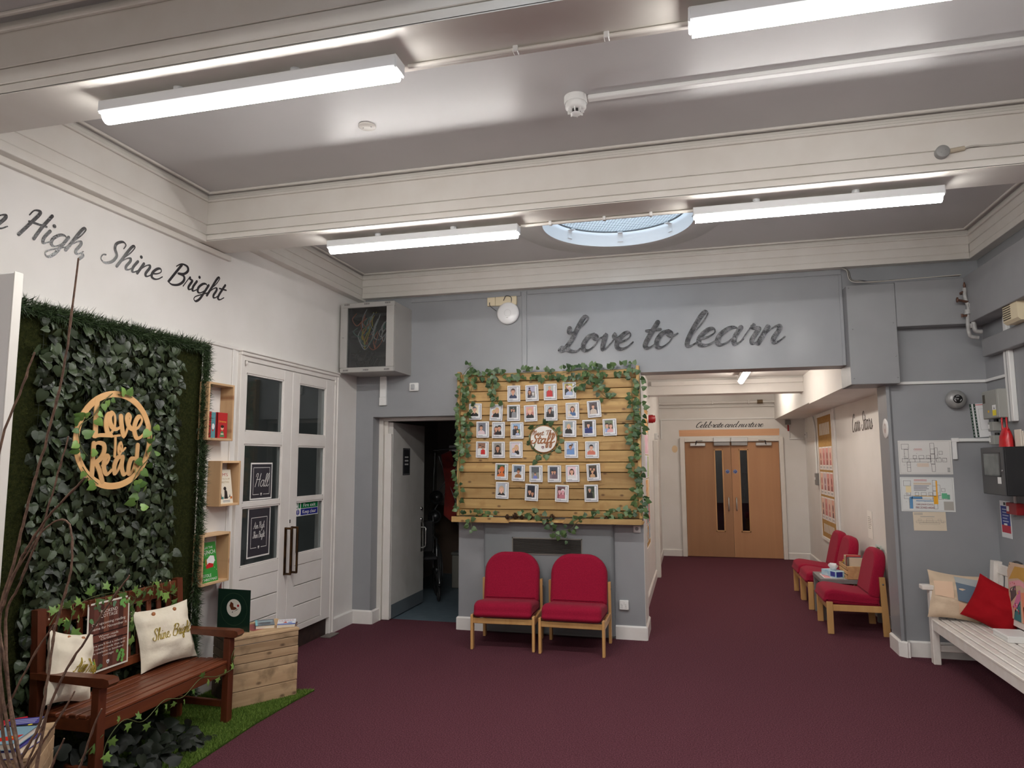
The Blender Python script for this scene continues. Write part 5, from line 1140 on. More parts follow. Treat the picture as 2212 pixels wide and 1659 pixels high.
def art_jim(b, o, w, h):
    b.col(S(240, 232, 214)); b.rect(.003, w, 0, h, o, UX, VZ); e = Vector((0, -.0004, 0)); b.col(S(178, 34, 40)); words(b, "JIM'S", o+e, UX, VZ, .024, w*.5, h*.80, w*.55); b.col(S(176, 150, 96)); words(b, 'SPECTACULAR', o+e, UX, VZ, .014, w*.5, h*.70, w*.8); words(b, 'CHRISTMAS', o+e, UX, VZ, .014, w*.5, h*.60, w*.65)
    b.col(S(46, 40, 38)); b.poly([(w*.40, h*.14), (w*.66, h*.14), (w*.64, h*.34), (w*.58, h*.40), (w*.46, h*.38), (w*.44, h*.26)], o+e, UX, VZ); b.poly(circ(w*.50, h*.44, w*.10, 10, h*.055), o+e, UX, VZ); b.poly([(w*.64, h*.15), (w*.84, h*.20), (w*.82, h*.28), (w*.78, h*.21)], o+e, UX, VZ)
    b.col(S(52, 84, 66)); b.poly([(0.004, h*.14), (w*.26, h*.14), (w*.16, h*.62)], o+e, UX, VZ); b.col(S(190, 60, 50)); b.rect(w*.04, w*.20, h*.13, h*.22, o+e*2, UX, VZ); b.col(S(70, 140, 130)); b.rect(w*.22, w*.36, h*.13, h*.20, o+e*2, UX, VZ); b.col(S(206, 120, 60)); b.rect(w*.82, w*.96, h*.13, h*.20, o+e*2, UX, VZ); b.col(S(120, 130, 150)); lines(b, o+e, UX, VZ, w*.3, w*.8, h*.03, h*.10, 2, S(120, 130, 150))
book('picture_book', 'white picture book with a black dog in the middle box', 'book', (-3.362, 4.535, 1.349), .165, .252, .018, S(236, 228, 210), rot=(-.14, 0, PI/2), art=art_jim)
def art_green(b, o, w, h):
    b.col(S(58, 150, 62)); b.rect(.003, w, 0, h, o, UX, VZ); e = Vector((0, -.0004, 0)); b.col(S(238)); words(b, 'HOW THE', o+e, UX, VZ, .016, w*.5, h*.84, w*.6); words(b, 'GRINCH', o+e, UX, VZ, .030, w*.5, h*.70, w*.86); words(b, 'STOLE', o+e, UX, VZ, .022, w*.36, h*.13, w*.5); words(b, 'CHRISTMAS!', o+e, UX, VZ, .018, w*.5, h*.035, w*.86)
    b.col(S(240)); b.poly([(w*.32, h*.42), (w*.40, h*.56), (w*.62, h*.66), (w*.84, h*.64), (w*.88, h*.52), (w*.74, h*.40)], o+e, UX, VZ); b.col(S(200, 36, 40)); b.poly([(w*.34, h*.34), (w*.76, h*.36), (w*.78, h*.44), (w*.52, h*.48), (w*.34, h*.42)], o+e*2, UX, VZ); b.col(S(150, 130, 50)); b.poly([(w*.30, h*.42), (w*.42, h*.44), (w*.40, h*.60), (w*.30, h*.56)], o+e*2, UX, VZ)
    rn = random.Random(8); b.col(S(238))
    for k in range(22): b.poly(circ(rn.uniform(.05, .95)*w, rn.uniform(.1, .95)*h, .0022, 6), o+e*.5, UX, VZ)
book('picture_book', 'green Christmas picture book in the lower box', 'book', (-3.362, 4.392, .804), .180, .278, .02, S(52, 140, 56), rot=(-.14, 0, PI/2), art=art_green)

# ---------------------------------------------------------------- turf mat on the floor
poly = [(-3.45, 2.0), (-2.62, 2.0), (-2.66, 3.0), (-2.70, 3.46), (-2.73, 4.066), (-2.72, 4.50), (-2.705, 4.735), (-2.82, 4.70), (-3.40, 4.60), (-3.45, 4.60)]
t = thing('turf_mat', 'green artificial grass mat on the floor under the bench', 'grass mat', (-3.0, 3.4, 0))
b = MB(); b.prism(poly, (3.0, -3.4, .001), (1, 0, 0), (0, 1, 0), (0, 0, .008)); b.build('backing', mat('floor_turf', S(70, 92, 34), .95, S(54, 74, 26), 60, bump=.8, bscale=300, spec=.1), t)
def inside(x, y):
    r = np.zeros(len(x), bool); j = len(poly)-1
    for i in range(len(poly)):
        xi, yi = poly[i]; xj, yj = poly[j]; c = ((yi > y) != (yj > y)) & (x < (xj-xi)*(y-yi)/(yj-yi+1e-12)+xi); r ^= c; j = i
    return r
n = 90000; X = RS.uniform(-3.45, -2.6, n); Y = RS.uniform(2.6, 4.74, n); k = inside(X, Y); X = X[k]; Y = Y[k]; n = len(X)
d = np.column_stack([RS.normal(0, .5, n), RS.normal(0, .5, n), np.ones(n)]); d /= np.linalg.norm(d, axis=1, keepdims=True)
tag(blades('grass_pile', np.column_stack([X+3.0, Y-3.4, np.full(n, .008)]), d, RS.uniform(.010, .022, n), .0018, leafmat('mat_blade', S(66, 96, 30), S(124, 148, 66), .7, spec=.2), t), kind='stuff')

# ---------------------------------------------------------------- teak bench
M_teak = wood('teak_stained', S(120, 62, 34), S(92, 44, 24), 'y', 2.5, .42, bump=.06, coat=.15)
M_teakz = wood('teak_stained_upright', S(112, 56, 32), S(86, 40, 22), 'z', 2.5, .42, bump=.06, coat=.15)
t = thing('garden_bench', 'dark teak garden bench against the ivy wall', 'bench', (-3.12, 3.53, 0))
off = Matrix.Translation((3.12, -3.53, 0)); ya, yb = 3.02, 4.04
for y in (ya, yb):
    b = MB(off); b.box(-2.955, -2.905, y-.025, y+.025, 0.009, .53, .004); b.build('leg', M_teakz, t)
    b = MB(off); b.prism([(-3.33, 0.009), (-3.28, 0.009), (-3.29, .42), (-3.325, .89), (-3.365, .89), (-3.34, .42)], (0, y-.025, 0), (1, 0, 0), VZ, (0, .05, 0)); b.build('leg', M_teakz, t)
    b = MB(off); P = [(-3.335, .548), (-2.90, .536), (-2.86, .538), (-2.842, .556), (-2.85, .576), (-2.88, .582), (-3.15, .578), (-3.34, .578)]; b.prism(P, (0, y-.033, 0), (1, 0, 0), VZ, (0, .066, 0)); b.build('arm', M_teak, t)
    b = MB(off); b.box(-3.30, -2.95, y-.018, y+.018, .31, .375, .004); b.build('side_rail', M_teak, t)
    b = MB(off); b.box(-3.30, -2.95, y-.014, y+.014, .10, .14, .003); b.build('stretcher', M_teak, t)
b = MB(off); b.box(-2.952, -2.925, ya+.02, yb-.02, .305, .372, .004); b.build('front_rail', M_teak, t)
for i in range(6):
    x = -2.945-.062*i; b = MB(off); b.box(x-.024, x+.024, ya-.02, yb+.02, .374+(-.004 if i > 2 else 0), .392+(-.004 if i > 2 else 0), .004); b.build('seat_slat', M_teak, t)
b = MB(off); b.bar((-3.345, ya+.02, .835), (-3.345, yb-.02, .835), .03, .085, (-.06, 0, 1), .005); b.build('top_rail', M_teak, t)
b = MB(off); b.bar((-3.315, ya+.02, .47), (-3.315, yb-.02, .47), .028, .05, (-.06, 0, 1), .004); b.build('lower_rail', M_teak, t)
for i in range(11):
    y = ya+.085+i*.085; b = MB(off); b.bar((-3.316, y, .48), (-3.342, y, .81), .036 if i % 5 else .05, .014, (1, 0, 0), .003); b.build('back_slat', M_teakz, t)
# cushions
def pillow(name, label, loc, w, h, th, m, rot, wr=.006, seed=1, text=None, tmat=None, cat='cushion', n=18, pinch=.10, top_pinch=0.0):
    t = thing(name, label, cat, loc); t.rotation_euler = rot; rn = random.Random(seed); ph = [rn.uniform(0, 6) for _ in range(6)]
    def P(u, v, s_):
        e = (1-abs(u)**2.6)*(1-abs(v)**2.6); e = max(e, 0)**.55
        x = w/2*u*(1-pinch*(1-v*v)*(.4+.6*abs(u))); z = h/2*v*(1-pinch*(1-u*u)*(.4+.6*abs(v)))
        y = s_*th/2*e+wr*e*(math.sin(9*v+3*u+ph[0])+.7*math.sin(7*u-5*v+ph[1])+.5*math.sin(15*v+ph[2]))
        return (x, y, z+h/2)
    b = MB(); G = {}
    for s_ in (-1, 1):
        idx = {}; V = []
        for i in range(n+1):
            for j in range(n+1): idx[i, j] = len(V); V.append(P(2*i/n-1, 2*j/n-1, s_))
        F = [(idx[i, j], idx[i+1, j], idx[i+1, j+1], idx[i, j+1]) for i in range(n) for j in range(n)]
        b.add(V, F if s_ < 0 else [f[::-1] for f in F], True)
    b.build('cover', m, t)
    if text:
        b = MB(); yy = -th/2-.002
        for (s2, x, z, xh, W_) in text: script(b, s2, (x, yy+.004, z), UX, VZ, xh, W_, .2, .10, .07, .004)
        vv = []
        for (x, y, z) in b.v:
            u_, v_ = x/(w/2), (z-h/2)/(h/2); q = P(max(-1, min(1, u_)), max(-1, min(1, v_)), -1); vv.append((x, q[1]-.0015+(y-yy-.004), z))
        b.v = vv; b.build('embroidery', tmat, t)
    return t
M_calico = mat('cream_calico', S(241, 231, 212), .9, S(234, 223, 202), 14, bump=.35, bscale=24, spec=.2)
M_gold = mat('gold_thread', S(166, 144, 50), .6)
c1 = pillow('cushion', 'cream calico cushion embroidered Shine Bright on the teak bench', (-3.205, 3.845, .395), .43, .37, .13, M_calico, (-.30, 0, PI/2-.12), .007, 3, [('Shine Bright', -.145, .165, .034, .30)], M_gold)
c2 = pillow('cushion', 'cream calico cushion behind the near arm of the teak bench', (-3.195, 3.09, .400), .31, .37, .13, M_calico, (-.25, .28, PI/2+.05), .008, 5, [('Aim High', -.04, .15, .034, .18)], M_gold)
for c, xs in ((c1, (-.09, .07)), (c2, (-.06, .04))):
    for x in xs:
        b = MB(); b.lathe([(0, -.006), (.011, -.006), (.013, 0), (0, .002)], 14, (x, -.034, .325), 'y'); b.build('button', mat('wooden_button', S(176, 112, 66), .5), c)
# poster on the bench
t = thing('reading_poster', 'brown poster headed Bookend Cottage pegged to the bench back', 'poster', (-3.285, 3.43, .48)); t.rotation_euler = (-.03, 0, PI/2)
PW, PH = .30, .385; b = MB(); o = Vector((-PW/2, -.002, 0)); b.col(S(236, 232, 220)); b.prism([(0, 0), (PW, 0), (PW, PH), (0, PH)], o+Vector((0, .0015, 0)), UX, VZ, (0, -.0015, 0)); o = o+Vector((0, -.0005, 0)); e = Vector((0, -.0004, 0))
rn = random.Random(6); nb = 8
for i in range(nb): b.col([S(92, 58, 50), S(112, 70, 60), S(80, 52, 46), S(128, 80, 62)][i % 4]); x0 = .010+(PW-.02)*i/nb; b.rect(x0, x0+(PW-.02)/nb, .010, PH-.010, o, UX, VZ)
b.col(S(52, 34, 32)); b.rect(.012, PW-.012, .205, .212, o+e, UX, VZ); b.rect(.012, PW-.012, .158, .165, o+e, UX, VZ); b.col(S(120, 74, 62)); b.rect(.02, PW-.02, .168, .202, o+e, UX, VZ)
b.col(S(236, 226, 214)); f2 = o+e*3
for s2, h_, y, W_ in (('BOOKEND', .020, .318, .12), ('COTTAGE', .020, .294, .12), ('Our upcoming reading', .016, .257, .24), ('theme for November is', .016, .232, .26), ('Winter reads', .014, .186, .14), ('Christmas', .014, .170, .11), ("Here you'll find a selection", .012, .140, .25), ('of related reads that will', .012, .120, .24), ('be available in bookend', .012, .100, .22), ('cottage', .012, .080, .08)): words(b, s2, f2, UX, VZ, h_, PW/2, y, W_)
crest(b, f2, UX, VZ, PW/2, .042, .010, S(230), S(70, 44, 40))
for (cx, cy, r, k, c) in ((.255, .35, .034, 9, S(120, 178, 96)), (.18, .36, .02, 6, S(104, 140, 110)), (.24, .055, .048, 14, S(112, 172, 88)), (.04, .04, .026, 7, S(112, 172, 88)), (.09, .03, .02, 5, S(86, 120, 86)), (.03, .29, .02, 6, S(104, 150, 96)), (.07, .35, .03, 6, S(84, 104, 76))):
    b.col(c)
    for i in range(k): a = rn.uniform(0, 6.3); d_ = rn.uniform(.1, .8)*r; x, y = min(max(cx+d_*math.cos(a), .022), PW-.022), min(max(cy+d_*math.sin(a), .022), PH-.022); b.poly(circ(x, y, .010, 8), f2+e*(.2+.03*i), UX, VZ)
b.build('sheet', M_gloss, t)
for x in (-.14, .14):
    b = MB(); b.box(x-.005, x+.005, -.010, .006, PH-.012, PH+.025, .002); b.build('peg', M_teakz, t)
# ivy and copper wire on the bench
M_copper = mat('copper_wire', S(170, 120, 84), .35, metal=.9)
bx = -3.315
garland('ivy_garland', 'lobed ivy garland wound along the top rail of the teak bench', 'ivy', [[(bx, 3.06, .80), (bx, 3.12, .87), (bx, 3.2, .86), (bx, 3.28, .89), (bx, 3.4, .90), (bx, 3.55, .885), (bx, 3.66, .83), (bx, 3.74, .88), (bx, 3.84, .86), (bx, 3.92, .82), (bx, 4.0, .78)], [(bx, 3.2, .86), (bx+.01, 3.18, .78), (bx+.01, 3.15, .72)], [(bx, 3.63, .84), (bx, 3.64, .72), (bx, 3.66, .60)]], ME_lob, NX, .055, .030, .03, 41, out=.02)
garland('ivy_garland', 'loose ivy strand hanging from the seat edge of the teak bench', 'ivy', [[(-2.90, 4.06, .46), (-2.90, 4.03, .40), (-2.895, 4.05, .34), (-2.90, 3.9, .33), (-2.905, 3.75, .36), (-2.905, 3.6, .30), (-2.905, 3.45, .33), (-2.905, 3.3, .27), (-2.89, 3.15, .33), (-2.89, 3.05, .27), (-2.89, 3.02, .18)], [(-2.9, 3.03, .30), (-2.93, 2.97, .24), (-2.95, 2.94, .2)]], ME_lob, NX, .048, .075, .025, 42, out=.015)
t = thing('wire_lights', 'fine copper wire fairy lights twisted round the bench back', 'fairy lights', (bx, 3.53, .85))
b = MB(); P = []
for i in range(140): s_ = i/139; a = s_*2*PI*13; P.append((-.03+.036*math.cos(a), -.48+.96*s_, -.015+.062*math.sin(a)))
b.tube(P, .0013, 4, False); b.build('wire', M_copper, t)
for i in range(0, 140, 10):
    b = MB(); b.lathe([(0, -.006), (.004, -.003), (.004, .003), (0, .006)], 6, P[i]); b.build('bulb', mat('clear_bulb', S(236, 226, 196), .2), t)
# dark ivy heap under the bench
M_ivk = leafmat('dark_ivy_leaf', S(10, 15, 9), S(28, 36, 24), .5, spec=.3); ME_ivk = leaf_mesh('heap_leaf', M_ivk)
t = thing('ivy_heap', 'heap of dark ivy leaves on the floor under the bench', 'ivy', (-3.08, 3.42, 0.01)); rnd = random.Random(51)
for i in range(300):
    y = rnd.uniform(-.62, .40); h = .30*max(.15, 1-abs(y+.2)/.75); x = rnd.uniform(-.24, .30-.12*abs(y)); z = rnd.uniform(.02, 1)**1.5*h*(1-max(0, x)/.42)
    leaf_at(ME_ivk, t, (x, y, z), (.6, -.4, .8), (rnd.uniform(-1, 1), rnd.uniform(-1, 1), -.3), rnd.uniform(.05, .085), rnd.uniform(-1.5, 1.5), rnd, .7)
# ---------------------------------------------------------------- crates
M_crate = wood('pallet_board', S(198, 168, 132), S(166, 134, 100), 'x', 3.0, .75, knots=S(84, 62, 42), stain=S(110, 88, 62), bump=.25)
M_crated = wood('pallet_board_dark', S(98, 78, 54), S(74, 58, 40), 'x', 3.0, .8, bump=.25)
def crate(label, loc, rz, W_, D_, H_, dark=True):
    """origin at the front left floor corner; x along the front, y into the crate"""
    t = thing('crate', label, 'crate', loc, rz, 'upturned pallet wood crates'); fr = (0, .12, .26, .385, .515, .77, 1.0)
    for i in range(6):
        z1, z0 = H_*(1-fr[i]), H_*(1-fr[i+1]); b = MB(); b.box(random.uniform(0, .003), W_-random.uniform(0, .004), 0, .016, max(z0+.002, .0), z1-.002-(.016 if i == 0 else 0), .002); b.build('plank', M_crate, t)
        for xs in ((0, .016), (W_-.016, W_)):
            b = MB(); b.box(xs[0], xs[1], .018, D_, max(z0+.002, 0), z1-.002-(.016 if i == 0 else 0), .002); b.build('side_plank', M_crated if (dark and xs[0] == 0) else M_crate, t)
    for i in range(4):
        b = MB(); b.box(-.004, W_+.004, D_*i/4+.001-.004*(i == 0), D_*(i+1)/4-.001, H_-.016, H_, .002); b.build('top_plank', M_crate, t)
    return t
crate('pallet wood crate beside the hall doors with books on top', (-3.03, 4.23, .009), math.atan2(.38, .26), .46, .40, .462)
crate('pallet wood crate beside the near bench arm with books on top', (-2.89, 2.225, .009), math.atan2(.175, .24), .30, .415, .455, False)
# books on the far crate
def art_card(b, o, w, h):
    e = Vector((0, -.0004, 0)); b.col(S(26, 50, 40)); b.rect(0, w, 0, h, o, UX, VZ)
    b.col(S(46, 68, 52)); ro, ri = circ(w*.5, h*.52, w*.42, 32), circ(w*.5, h*.52, w*.40, 32)
    for rr in (ro, ri): pass
    for i in range(32): b.add([(o+e)+Vector((p[0], 0, p[1])) for p in (ro[i], ro[(i+1) % 32], ri[(i+1) % 32], ri[i])], [(0, 1, 2, 3)])
    b.col(S(240, 236, 226)); b.poly(circ(w*.5, h*.55, w*.225, 28), o+e, UX, VZ)
    b.col(S(110, 60, 40)); b.poly([(w*.36, h*.60), (w*.40, h*.70), (w*.48, h*.66), (w*.49, h*.58), (w*.56, h*.57), (w*.60, h*.53), (w*.50, h*.50), (w*.42, h*.50)], o+e*2, UX, VZ); b.col(S(176, 44, 50)); b.poly(circ(w*.63, h*.61, w*.035, 10), o+e*2, UX, VZ); b.col(S(50, 60, 46)); b.poly([(w*.50, h*.46), (w*.62, h*.53), (w*.66, h*.55), (w*.60, h*.50)], o+e*2, UX, VZ); b.poly([(w*.44, h*.44), (w*.48, h*.48), (w*.47, h*.43)], o+e*2, UX, VZ)
t = thing('open_book', 'dark green hardback standing open on the crate, round squirrel picture on cover', 'book', (-3.035, 4.407, .472)); cw, chh = .27, .285
t.rotation_euler = (0, 0, -.05)
b = MB(); b.box(-cw, 0, -.003, 0, 0, chh); b.build('front_cover', mat('green_cloth_cover', S(28, 52, 42), .6), t)
b = MB(); art_card(b, Vector((-cw, -.0036, 0)), cw, chh); b.build('cover_art', M_gloss, t)
b = MB(Matrix.Translation((-cw, 0, 0)) @ Matrix.Rotation(math.radians(126), 4, 'Z')); b.box(0, cw, 0, .003, 0, chh); b.build('back_cover', mat('maroon_endpaper', S(120, 30, 40), .6), t)
b = MB(); b.box(-cw-.003, -cw+.003, -.003, .006, 0, chh); b.build('spine', mat('green_cloth_cover', S(28, 52, 42), .6), t)
cr = math.atan2(.38, .26)
def flat_book(label, loc, rz, w, h, d, cover, art=None, pages=S(226, 206, 178), group=None):
    return book('paperback', label, 'book', loc, w, h, d, cover, pages, rot=(-PI/2, 0, rz), art=art, group=group)
def art_grey(b, o, w, h):
    e = Vector((0, -.0004, 0)); b.col(S(96, 112, 122)); b.rect(0, w, 0, h, o, UX, VZ); b.col(S(150, 176, 186)); b.rect(.01, w-.01, h*.55, h*.75, o+e, UX, VZ); b.col(S(60, 74, 84)); b.poly(circ(w*.5, h*.35, w*.3, 12), o+e, UX, VZ); b.col(S(120, 196, 206)); b.rect(0, w*.12, 0, h, o+e*2, UX, VZ)
def art_llama(b, o, w, h):
    e = Vector((0, -.0004, 0)); b.col(S(232, 236, 242)); b.rect(0, w, 0, h, o, UX, VZ); b.col(S(60, 90, 180)); b.rect(0, w, 0, h*.18, o+e, UX, VZ); b.col(S(190, 36, 44)); words(b, 'LLAMA', o+e*2, UX, VZ, .030, w*.5, h*.66, w*.85); b.col(S(196, 50, 50)); b.poly([(w*.3, h*.3), (w*.45, h*.58), (w*.55, h*.3)], o+e*2, UX, VZ); b.col(S(120, 150, 210)); b.poly(circ(w*.7, h*.35, w*.14, 12), o+e*2, UX, VZ)
flat_book('red and black paperback under the grey one on the far crate', (-3.005, 4.50, .4715), cr+.25, .13, .19, .022, S(150, 36, 34))
flat_book('grey blue paperback lying on the far crate', (-2.99, 4.525, .4945), cr-.35, .13, .19, .032, S(84, 98, 108), art_grey)
flat_book('dark paperback under the white llama book on the far crate', (-2.865, 4.595, .4715), cr-.55, .12, .165, .018, S(90, 50, 50))
flat_book('white paperback titled LLAMA on the far crate', (-2.865, 4.595, .4905), cr-.45, .125, .175, .026, S(226, 230, 236), art_llama)
# books on the near crate
def art_purple(b, o, w, h):
    e = Vector((0, -.0004, 0)); b.col(S(36, 40, 50)); b.rect(0, w, 0, h, o, UX, VZ); b.col(S(78, 74, 150)); b.rect(.004, w-.004, h*.55, h-.004, o+e, UX, VZ); b.col(S(190, 190, 226)); lines(b, o+e*2, Vector(UX), Vector(VZ), w*.15, w*.85, h*.60, h*.92, 3, S(176, 176, 214), .45); b.col(S(226, 206, 60)); b.poly(circ(w*.78, h*.5, w*.07, 10), o+e*2, UX, VZ); b.col(S(150, 176, 176)); b.poly(circ(w*.5, h*.28, w*.10, 10), o+e*2, UX, VZ)
def art_redteal(b, o, w, h):
    e = Vector((0, -.0004, 0)); b.col(S(206, 44, 60)); b.rect(0, w, 0, h, o, UX, VZ); b.col(S(90, 180, 160)); b.rect(0, w, 0, h*.15, o+e, UX, VZ); b.col(S(240, 110, 110)); b.poly(circ(w*.5, h*.55, w*.25, 14), o+e, UX, VZ)
def art_sea(b, o, w, h):
    e = Vector((0, -.0004, 0)); b.col(S(136, 170, 186)); b.rect(0, w, 0, h, o, UX, VZ); b.col(S(206, 50, 40)); b.poly([(w*.1, h*.1), (w*.9, h*.2), (w*.95, h*.5), (w*.4, h*.4)], o+e, UX, VZ); b.col(S(226, 140, 60)); b.poly(circ(w*.75, h*.35, w*.10, 10), o+e*2, UX, VZ)
zt = .466
flat_book('coral red paperback at the far corner of the near crate', (-2.965, 2.585, zt), .9, .13, .195, .022, S(206, 60, 64), art_redteal)
flat_book('brown paperback at the bottom of the near crate pile', (-2.80, 2.40, zt), .45, .14, .20, .030, S(96, 50, 48), pages=S(206, 190, 166))
flat_book('dark paperback with purple title panel on the near crate pile', (-2.87, 2.50, zt+.031), .55, .135, .20, .030, S(40, 44, 54), art_purple)
flat_book('navy paperback near the front of the near crate pile', (-2.745, 2.335, zt+.031), .35, .13, .195, .030, S(56, 50, 120))
flat_book('blue and red sea story paperback on the near crate pile', (-2.755, 2.33, zt+.062), .40, .13, .195, .026, S(120, 150, 170), art_sea)
# ---------------------------------------------------------------- twigs in a vase (vase stands below the picture edge)
M_bark = mat('twig_bark', S(126, 98, 80), .8, S(92, 70, 58), 60, bump=.4, bscale=120)
TW = [  # (points: across, up) on the vase's own upright plane, metres from the vase mouth at (-1.86, 1.75, .62)
 [(.034,1.676),(.014,1.433),(-.004,1.314),(-.033,1.18),(-.077,1.026),(-.111,.913),(-.139,.804),(-.164,.707),(-.2,.553),(-.15,.2),(-.02,.0)],
 [(-.010,1.119),(-.040,1.005),(-.069,.892),(-.088,.818),(-.118,.744),(-.153,.652),(-.188,.553),(-.13,.25),(-.01,.0)],
 [(.144,.995),(.078,.942),(-.012,.861),(-.073,.789),(-.113,.734),(-.168,.612),(-.197,.508),(-.12,.2),(0,.0)],
 [(-.222,.680),(-.139,.797),(-.073,.851),(-.017,.857),(.008,.818),(.020,.733),(.013,.661),(-.014,.554),(-.018,.499),(-.021,.416),(-.033,.293),(-.048,.232),(-.093,.137),(-.04,.0)],
 [(.23,.70),(.178,.63),(.10,.51),(.03,.40),(-.02,.25),(-.04,.0)],
 [(.240,.345),(.196,.258),(.162,.183),(.105,.081),(.063,-.003),(.03,-.03)],
 [(.003,.320),(-.020,.250),(-.056,.163),(-.099,.075),(-.06,.0)],
 [(.033,.344),(-.006,.266),(-.046,.203),(-.089,.112),(-.07,.02),(-.03,-.02)],
 [(-.18,.33),(-.215,.27),(-.19,.12),(-.08,.0)],
 [(-.028,.548),(-.102,.435),(-.166,.309),(-.207,.228),(-.15,.1),(-.06,.0)],
 [(-.148,.63),(-.180,.56),(-.207,.472),(-.222,.413),(-.17,.2),(-.04,.0)],
 [(-.205,1.40),(-.232,1.29),(-.29,1.1),(-.30,.8),(-.18,.4),(-.05,.0)],
 [(.077,.236),(.029,.142),(-.003,.060),(-.02,-.01)],
 [(.145,.08),(.09,.0),(.05,-.04)]]
t = thing('vase_of_twigs', 'tall bare twigs in a vase at the lower left picture edge', 'twigs', (-1.90, 1.75, 0))
b = MB(); b.lathe([(0, .001), (.09, .001), (.12, .10), (.13, .25), (.11, .42), (.075, .54), (.085, .62), (.078, .62), (.068, .54), (0, .50)][::-1], 32); b.build('vase', mat('stoneware_glaze', S(150, 140, 128), .35), t)
rnd = random.Random(61)
for k, L in enumerate(TW):
    yo = [-.03, .02, -.06, .05, .04, -.05, .0, .06, -.02, .03, -.07, .05, -.01, .02][k]; n = len(L)
    pts = [(x+.02, yo*(1-i/(n-1)), z+.62) for i, (x, z) in enumerate(L)]
    P = catmull(pts, 5); m_ = len(P); r0 = .0028 if k not in (0, 2, 10, 11) else .0035
    P = [p+Vector((rnd.uniform(-1, 1), rnd.uniform(-1, 1), 0))*.0016 for p in P]
    b = MB(); b.tube(P, [(r0+.0028*(i/m_)**.8)*.8+(.0012 if i % 9 == 4 else 0) for i in range(m_)], 7); b.build('twig', M_bark, t)
# ================================================================== CORRIDOR
lettering('small black lettering reading Celebrate and nurture above the fire doors', M_vinyl, [('Celebrate', (.085, 12.648, 2.222), .48), ('and', (.57, 12.648, 2.222), .22), ('nurture', (.80, 12.648, 2.222), .42)], UX, .048, slant=.30, thick=.26, thin=.09)
UR = (0, -1, 0)
lettering('thin black lettering reading Carr Stars on the corridor wall', M_vinyl, [('Carr', (1.869, 9.06, 1.985), .42), ('Stars', (1.869, 8.58, 1.985), .50)], UR, .10, slant=.12, thick=.20, thin=.07)
t = thing('bare_header', 'bare pink plaster strip above the timber fire doors', 'plaster strip', (.63, 12.65, 2.125))
b = MB(); b.prism([(-.83, -.055), (.83, -.055), (.835, .062), (.3, .058), (-.4, .060), (-.835, .055)], (0, 0, 0), UX, VZ, (0, -.003, 0)); b.build('strip', wood('bare_plaster', S(226, 178, 140), S(214, 164, 126), 'x', 2, .7), t)
b = MB(); b.prism([(p[0]*1.0, p[1]) for p in circ(-.285, 1.85, .05, 12, .065)], (0, 12.65, 0), UX, VZ, (0, -.002, 0)); tag(b.build('filler_patch', mat('pink_filler', S(222, 196, 160), .8)), 'beige filler patch on the wall left of the fire doors', 'patch')
t = thing('heating_pipe', 'white heating pipe high across the corridor end wall', 'pipe', (.43, 12.59, 2.65))
b = MB(); b.tube([(-.97, 0, 0), (.97, 0, .0)], .022, 12); b.build('pipe', M_corr, t)
b = MB(); b.tube([(.69, 0, 0), (.78, 0, 0)], .034, 12); b.build('joint', mat('brown_joint', S(104, 84, 60), .6), t)
for x in (-.05, .55):
    b = MB(); b.box(x-.012, x+.012, -.026, .06, -.03, .03, .004); b.build('clip', M_corr, t)
b = MB(); b.tube([(-.97, .03, -.075), (.97, .03, -.075)], .008, 8); b.build('thin_pipe', M_corr, t)
t = thing('cable_trunking', 'thin white trunking across the corridor end wall', 'trunking', (-.51, 12.65, 2.37))
b = MB(); b.box(-.012, 1.90, -.016, 0, -.010, .010, .002); b.build('level_run', M_plast, t)
b = MB(); b.box(-.012, .012, -.016, 0, -.34, -.011, .002); b.build('drop', M_plast, t)
t = thing('emergency_release', 'grey break unit with red tag beside the fire doors', 'switch', (1.605, 12.65, 2.29))
b = MB(); b.box(-.045, .045, -.05, 0, -.04, .04, .006); b.build('case', mat('unit_grey', S(132, 128, 126), .5), t)
b = MB(); b.box(-.012, .012, -.03, -.024, -.15, -.045, .003); b.build('red_tag', mat('red_plastic', S(170, 26, 34), .4), t)
b = MB(); b.box(.010, .022, -.016, 0, -.27, -.045, .002); b.build('trunking_drop', M_plast, t)
b = MB(); b.box(.010, .235, -.020, 0, -.29, -.268, .002); b.build('trunking_run', M_plast, t)
t = thing('data_socket', 'white data socket at the corridor corner', 'socket', (1.87, 12.45, 2.06))
b = MB(); b.box(-.03, 0, -.045, .045, -.045, .045, .005); b.build('plate', M_plast, t)
b = MB(); b.box(-.033, -.03, -.014, .014, .0, .022); b.build('port', mat('black_plastic', S(22), .4), t)
# red sounder and switch on the left wall
t = thing('alarm_sounder', 'red fire alarm sounder on the corridor left wall', 'alarm', (-.54, 8.85, 2.17))
b = MB(); b.lathe([(.055, 0), (.055, .03), (.05, .032)], 24, (0, 0, 0), 'x'); b.build('base', M_plast, t)
b = MB(); b.lathe([(.05, .03), (.052, .085), (.044, .09), (.044, .11), (.02, .118), (0, .118)], 24, (0, 0, 0), 'x'); b.build('horn', mat('alarm_red', S(150, 26, 32), .4), t)
t = thing('light_switch', 'white switch box on the corridor left wall', 'switch', (-.54, 10.9, 2.02))
b = MB(); b.box(0, .05, -.075, .075, -.045, .045, .006); b.build('box', M_plast, t)
for y in (-.03, .03):
    b = MB(); b.box(.05, .056, y-.012, y+.012, -.014, .016, .002); b.build('rocker', mat('fitting_grey', S(150), .4), t)  # plain mid grey rocker
b = MB(); b.box(-.54, -.47, 10.28, 10.42, 0, 1.94, .006); struct('trim_13', b, M_trim, 'cream door lining on the corridor left wall')
